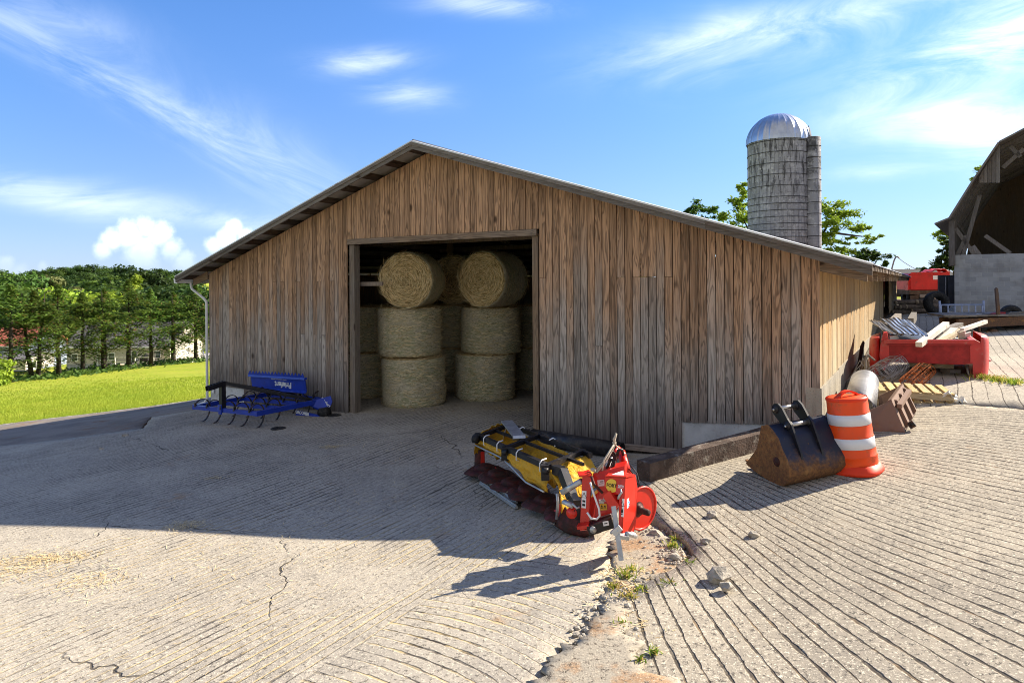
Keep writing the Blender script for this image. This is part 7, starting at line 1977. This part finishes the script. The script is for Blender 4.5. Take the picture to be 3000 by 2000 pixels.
b4 = at(2800, 815, 66); b4.z = H(b4.x, 66) - .3
limb_tree('broadleaf_tree', 'leafy branches showing beyond the gambrel roof edge', b4, [([b4, at(2800, 700, 66), at(2860, 560, 66), at(2880, 500, 66)], .3), ([at(2800, 720, 66), at(2775, 690, 66), at(2755, 685, 66)], .12)], [(at(2752, 684, 66), .9, 240), (at(2785, 690, 66), 1.0, 240), (at(2857, 522, 66), .7, 150), (at(2874, 500, 66), .8, 180), (at(2900, 540, 66), 1.4, 300)], M['leafy'], .34, 0)
for k, (px, ty_, Y_) in enumerate([(2690, 782, 150), (2730, 784, 160), (2650, 786, 170), (2620, 790, 140)]):
    put(0, px, ty_, Y_, None, 'distant dark treetop above the dark roof between the two barns', 1.2, 'distant treetops between the barns')
# --- grass blades on the near field, weeds in the dirt, straw on the apron
m = MB(); rr = random.Random(12)
n_ = 110000
ln_d = (ln_b - ln_a); ln_d.z = 0; Lg = ln_d.length; ln_d.normalize(); ln_n = V((-ln_d.y, ln_d.x, 0))
if ln_n.y < 0: ln_n = -ln_n
t_ = np.random.RandomState(3)
al = t_.uniform(-3, 13, n_); dd_ = np.abs(t_.exponential(8.0, n_)) + t_.normal(-.05, .18, n_)
X_ = ln_a.x + ln_d.x * al + ln_n.x * dd_; Y_ = ln_a.y + ln_d.y * al + ln_n.y * dd_; Z_ = HN(X_, Y_)
hgt = t_.uniform(.03, .085, n_) * (1 + .9 * (t_.rand(n_) < .06)); an_ = t_.uniform(0, 6.28, n_); lx, ly = t_.normal(0, .5, n_), t_.normal(0, .5, n_); rn = np.clip(.5 * t_.rand(n_) + .28 + .22 * np.sin(X_ * .9 + np.sin(Y_ * .7)) * np.sin(Y_ * .55 + 1.3 * np.sin(X_ * .5)), 0, 1)
w_ = .010 + .0012 * dd_
for i in range(n_):
    m.rnd = rn[i]; x_, y_, z_ = X_[i], Y_[i], Z_[i]; c_, s_ = math.cos(an_[i]) * w_[i], math.sin(an_[i]) * w_[i]; h_ = hgt[i]
    m.add([(x_ - c_, y_ - s_, z_ - .01), (x_ + c_, y_ + s_, z_ - .01), (x_ + lx[i] * h_, y_ + ly[i] * h_, z_ + h_)], [(0, 1, 2)])
M['blade'] = leafmat('grass_blade', (.24, .33, .025), (.42, .46, .055), (.48, .40, .12), .45)
o = m.build('grass', M['blade'], origin=ln_a); tag(o, 'sunlit mown grass on the sloping field beyond the gravel', 'grass', kind='stuff')
def weed(px, py, off, n, L, lab, sp=.05, dry=.3):
    p = ga(px, py, off); m = MB()
    for k in range(n):
        m.rnd = rr.uniform(.94, 1) if rr.random() < dry else rr.random() * .92
        a = rr.uniform(0, 6.283); r_ = abs(rr.gauss(0, sp)); b_ = p + V((math.cos(a) * r_, math.sin(a) * r_, 0)); d_ = V((rr.gauss(0, .7), rr.gauss(0, .7), 1)).normalized(); l_ = L * rr.uniform(.4, 1.1); sd_ = d_.cross(V((rr.random(), rr.random(), .1))).normalized() * .006
        m.add([b_ - sd_, b_ + sd_, b_ + d_ * l_ * .6 + sd_ * .8, b_ + d_ * l_ * .6 - sd_ * .8, b_ + d_ * l_ + V((d_.x, d_.y, -.5)) * l_ * .3], [(0, 1, 2, 3), (3, 2, 4)])
    o = m.build('weed_tuft', M['weed'], origin=p); tag(o, lab, 'weed', 'weeds growing in the broken concrete') if sp < .15 else tag(o, lab, 'weeds', None, 'stuff')
for w in [(1832, 1690, .068, 60, .085, 'leafy weed tuft just below the foot of the mower stand', .045), (1852, 1668, .068, 40, .06, 'dry grassy tuft right of the mower stand foot', .045, .7), (1880, 1730, .068, 45, .07, 'spreading weed tuft beside the corner of the grooved slab', .045, .5), (1800, 1720, .068, 45, .06, 'straw-coloured weed tuft left of the dirt patch', .045, .7),
          (2020, 1660, .068, 40, .10, 'green weed tuft sprouting under the broken slab corner', .03), (1965, 1600, .068, 40, .09, 'weed tuft under the slab edge right of the round red guard', .05, .4), (1975, 1580, .068, 26, .07, 'small yellowing weed by the slab edge', .03, .6), (1960, 1712, .068, 40, .08, 'low weed on the slab corner edge', .06, .3),
          (1917, 1911, .075, 34, .07, 'lone bright green weed at the lower end of the dirt strip', .025), (1875, 1936, .075, 30, .06, 'second lone green weed, nearer the camera', .025), (1822, 1832, .068, 30, .06, 'tiny weed in the middle of the dirt strip', .03, .5), (1842, 1750, .068, 50, .08, 'dry weed mat in the middle of the dirt patch', .05, .8),
          (2885, 1108, .11, 160, .13, 'yellow-green weeds in the slab joint, left end near the pickup bed', .16, .5), (2930, 1115, .11, 200, .12, 'yellow-green weeds in the slab joint right of the pickup bed', .2, .4), (2975, 1122, .11, 160, .12, 'yellow-green weeds in the slab joint at the right picture edge', .18, .3)]:
    weed(*w)
m = MB(); rr = random.Random(9)
def litter(px, py, n, sx, sy, L=.09):
    p0 = ga(px, py, .062)
    for k in range(n):
        x_, y_ = p0.x + rr.gauss(0, sx), p0.y + rr.gauss(0, sy); p = V((x_, y_, H(x_, y_) + .064 + rr.random() * .012)); a = rr.uniform(0, 6.283); d_ = V((math.cos(a), math.sin(a), rr.gauss(0, .15))) * L * rr.uniform(.4, 1.2); sd_ = V((-d_.y, d_.x, 0)).normalized() * .0028
        m.rnd = rr.random(); m.add([p - sd_, p + sd_, p + d_ + sd_, p + d_ - sd_], [(0, 1, 2, 3)])
for w in [(1470, 1195, 260, .25, .25), (1500, 1180, 120, .4, .5), (1300, 1215, 120, .5, .35), (150, 1635, 240, .22, .10), (60, 1660, 420, .35, .25), (540, 1540, 300, .14, .10, .05), (975, 1308, 90, .14, .06), (620, 1400, 40, .1, .05), (1200, 1300, 160, 1.0, .8), (700, 1650, 260, 1.2, .9), (1100, 1470, 110, .8, .5), (1840, 1690, 240, .18, .22), (1820, 1800, 180, .15, .3), (280, 1700, 140, .2, .15)]:
    litter(*w)
o = m.build('straw_litter', M['straw'], origin=ga(700, 1500)); tag(o, 'scattered straw and hay wisps on the concrete apron', 'straw', kind='stuff')
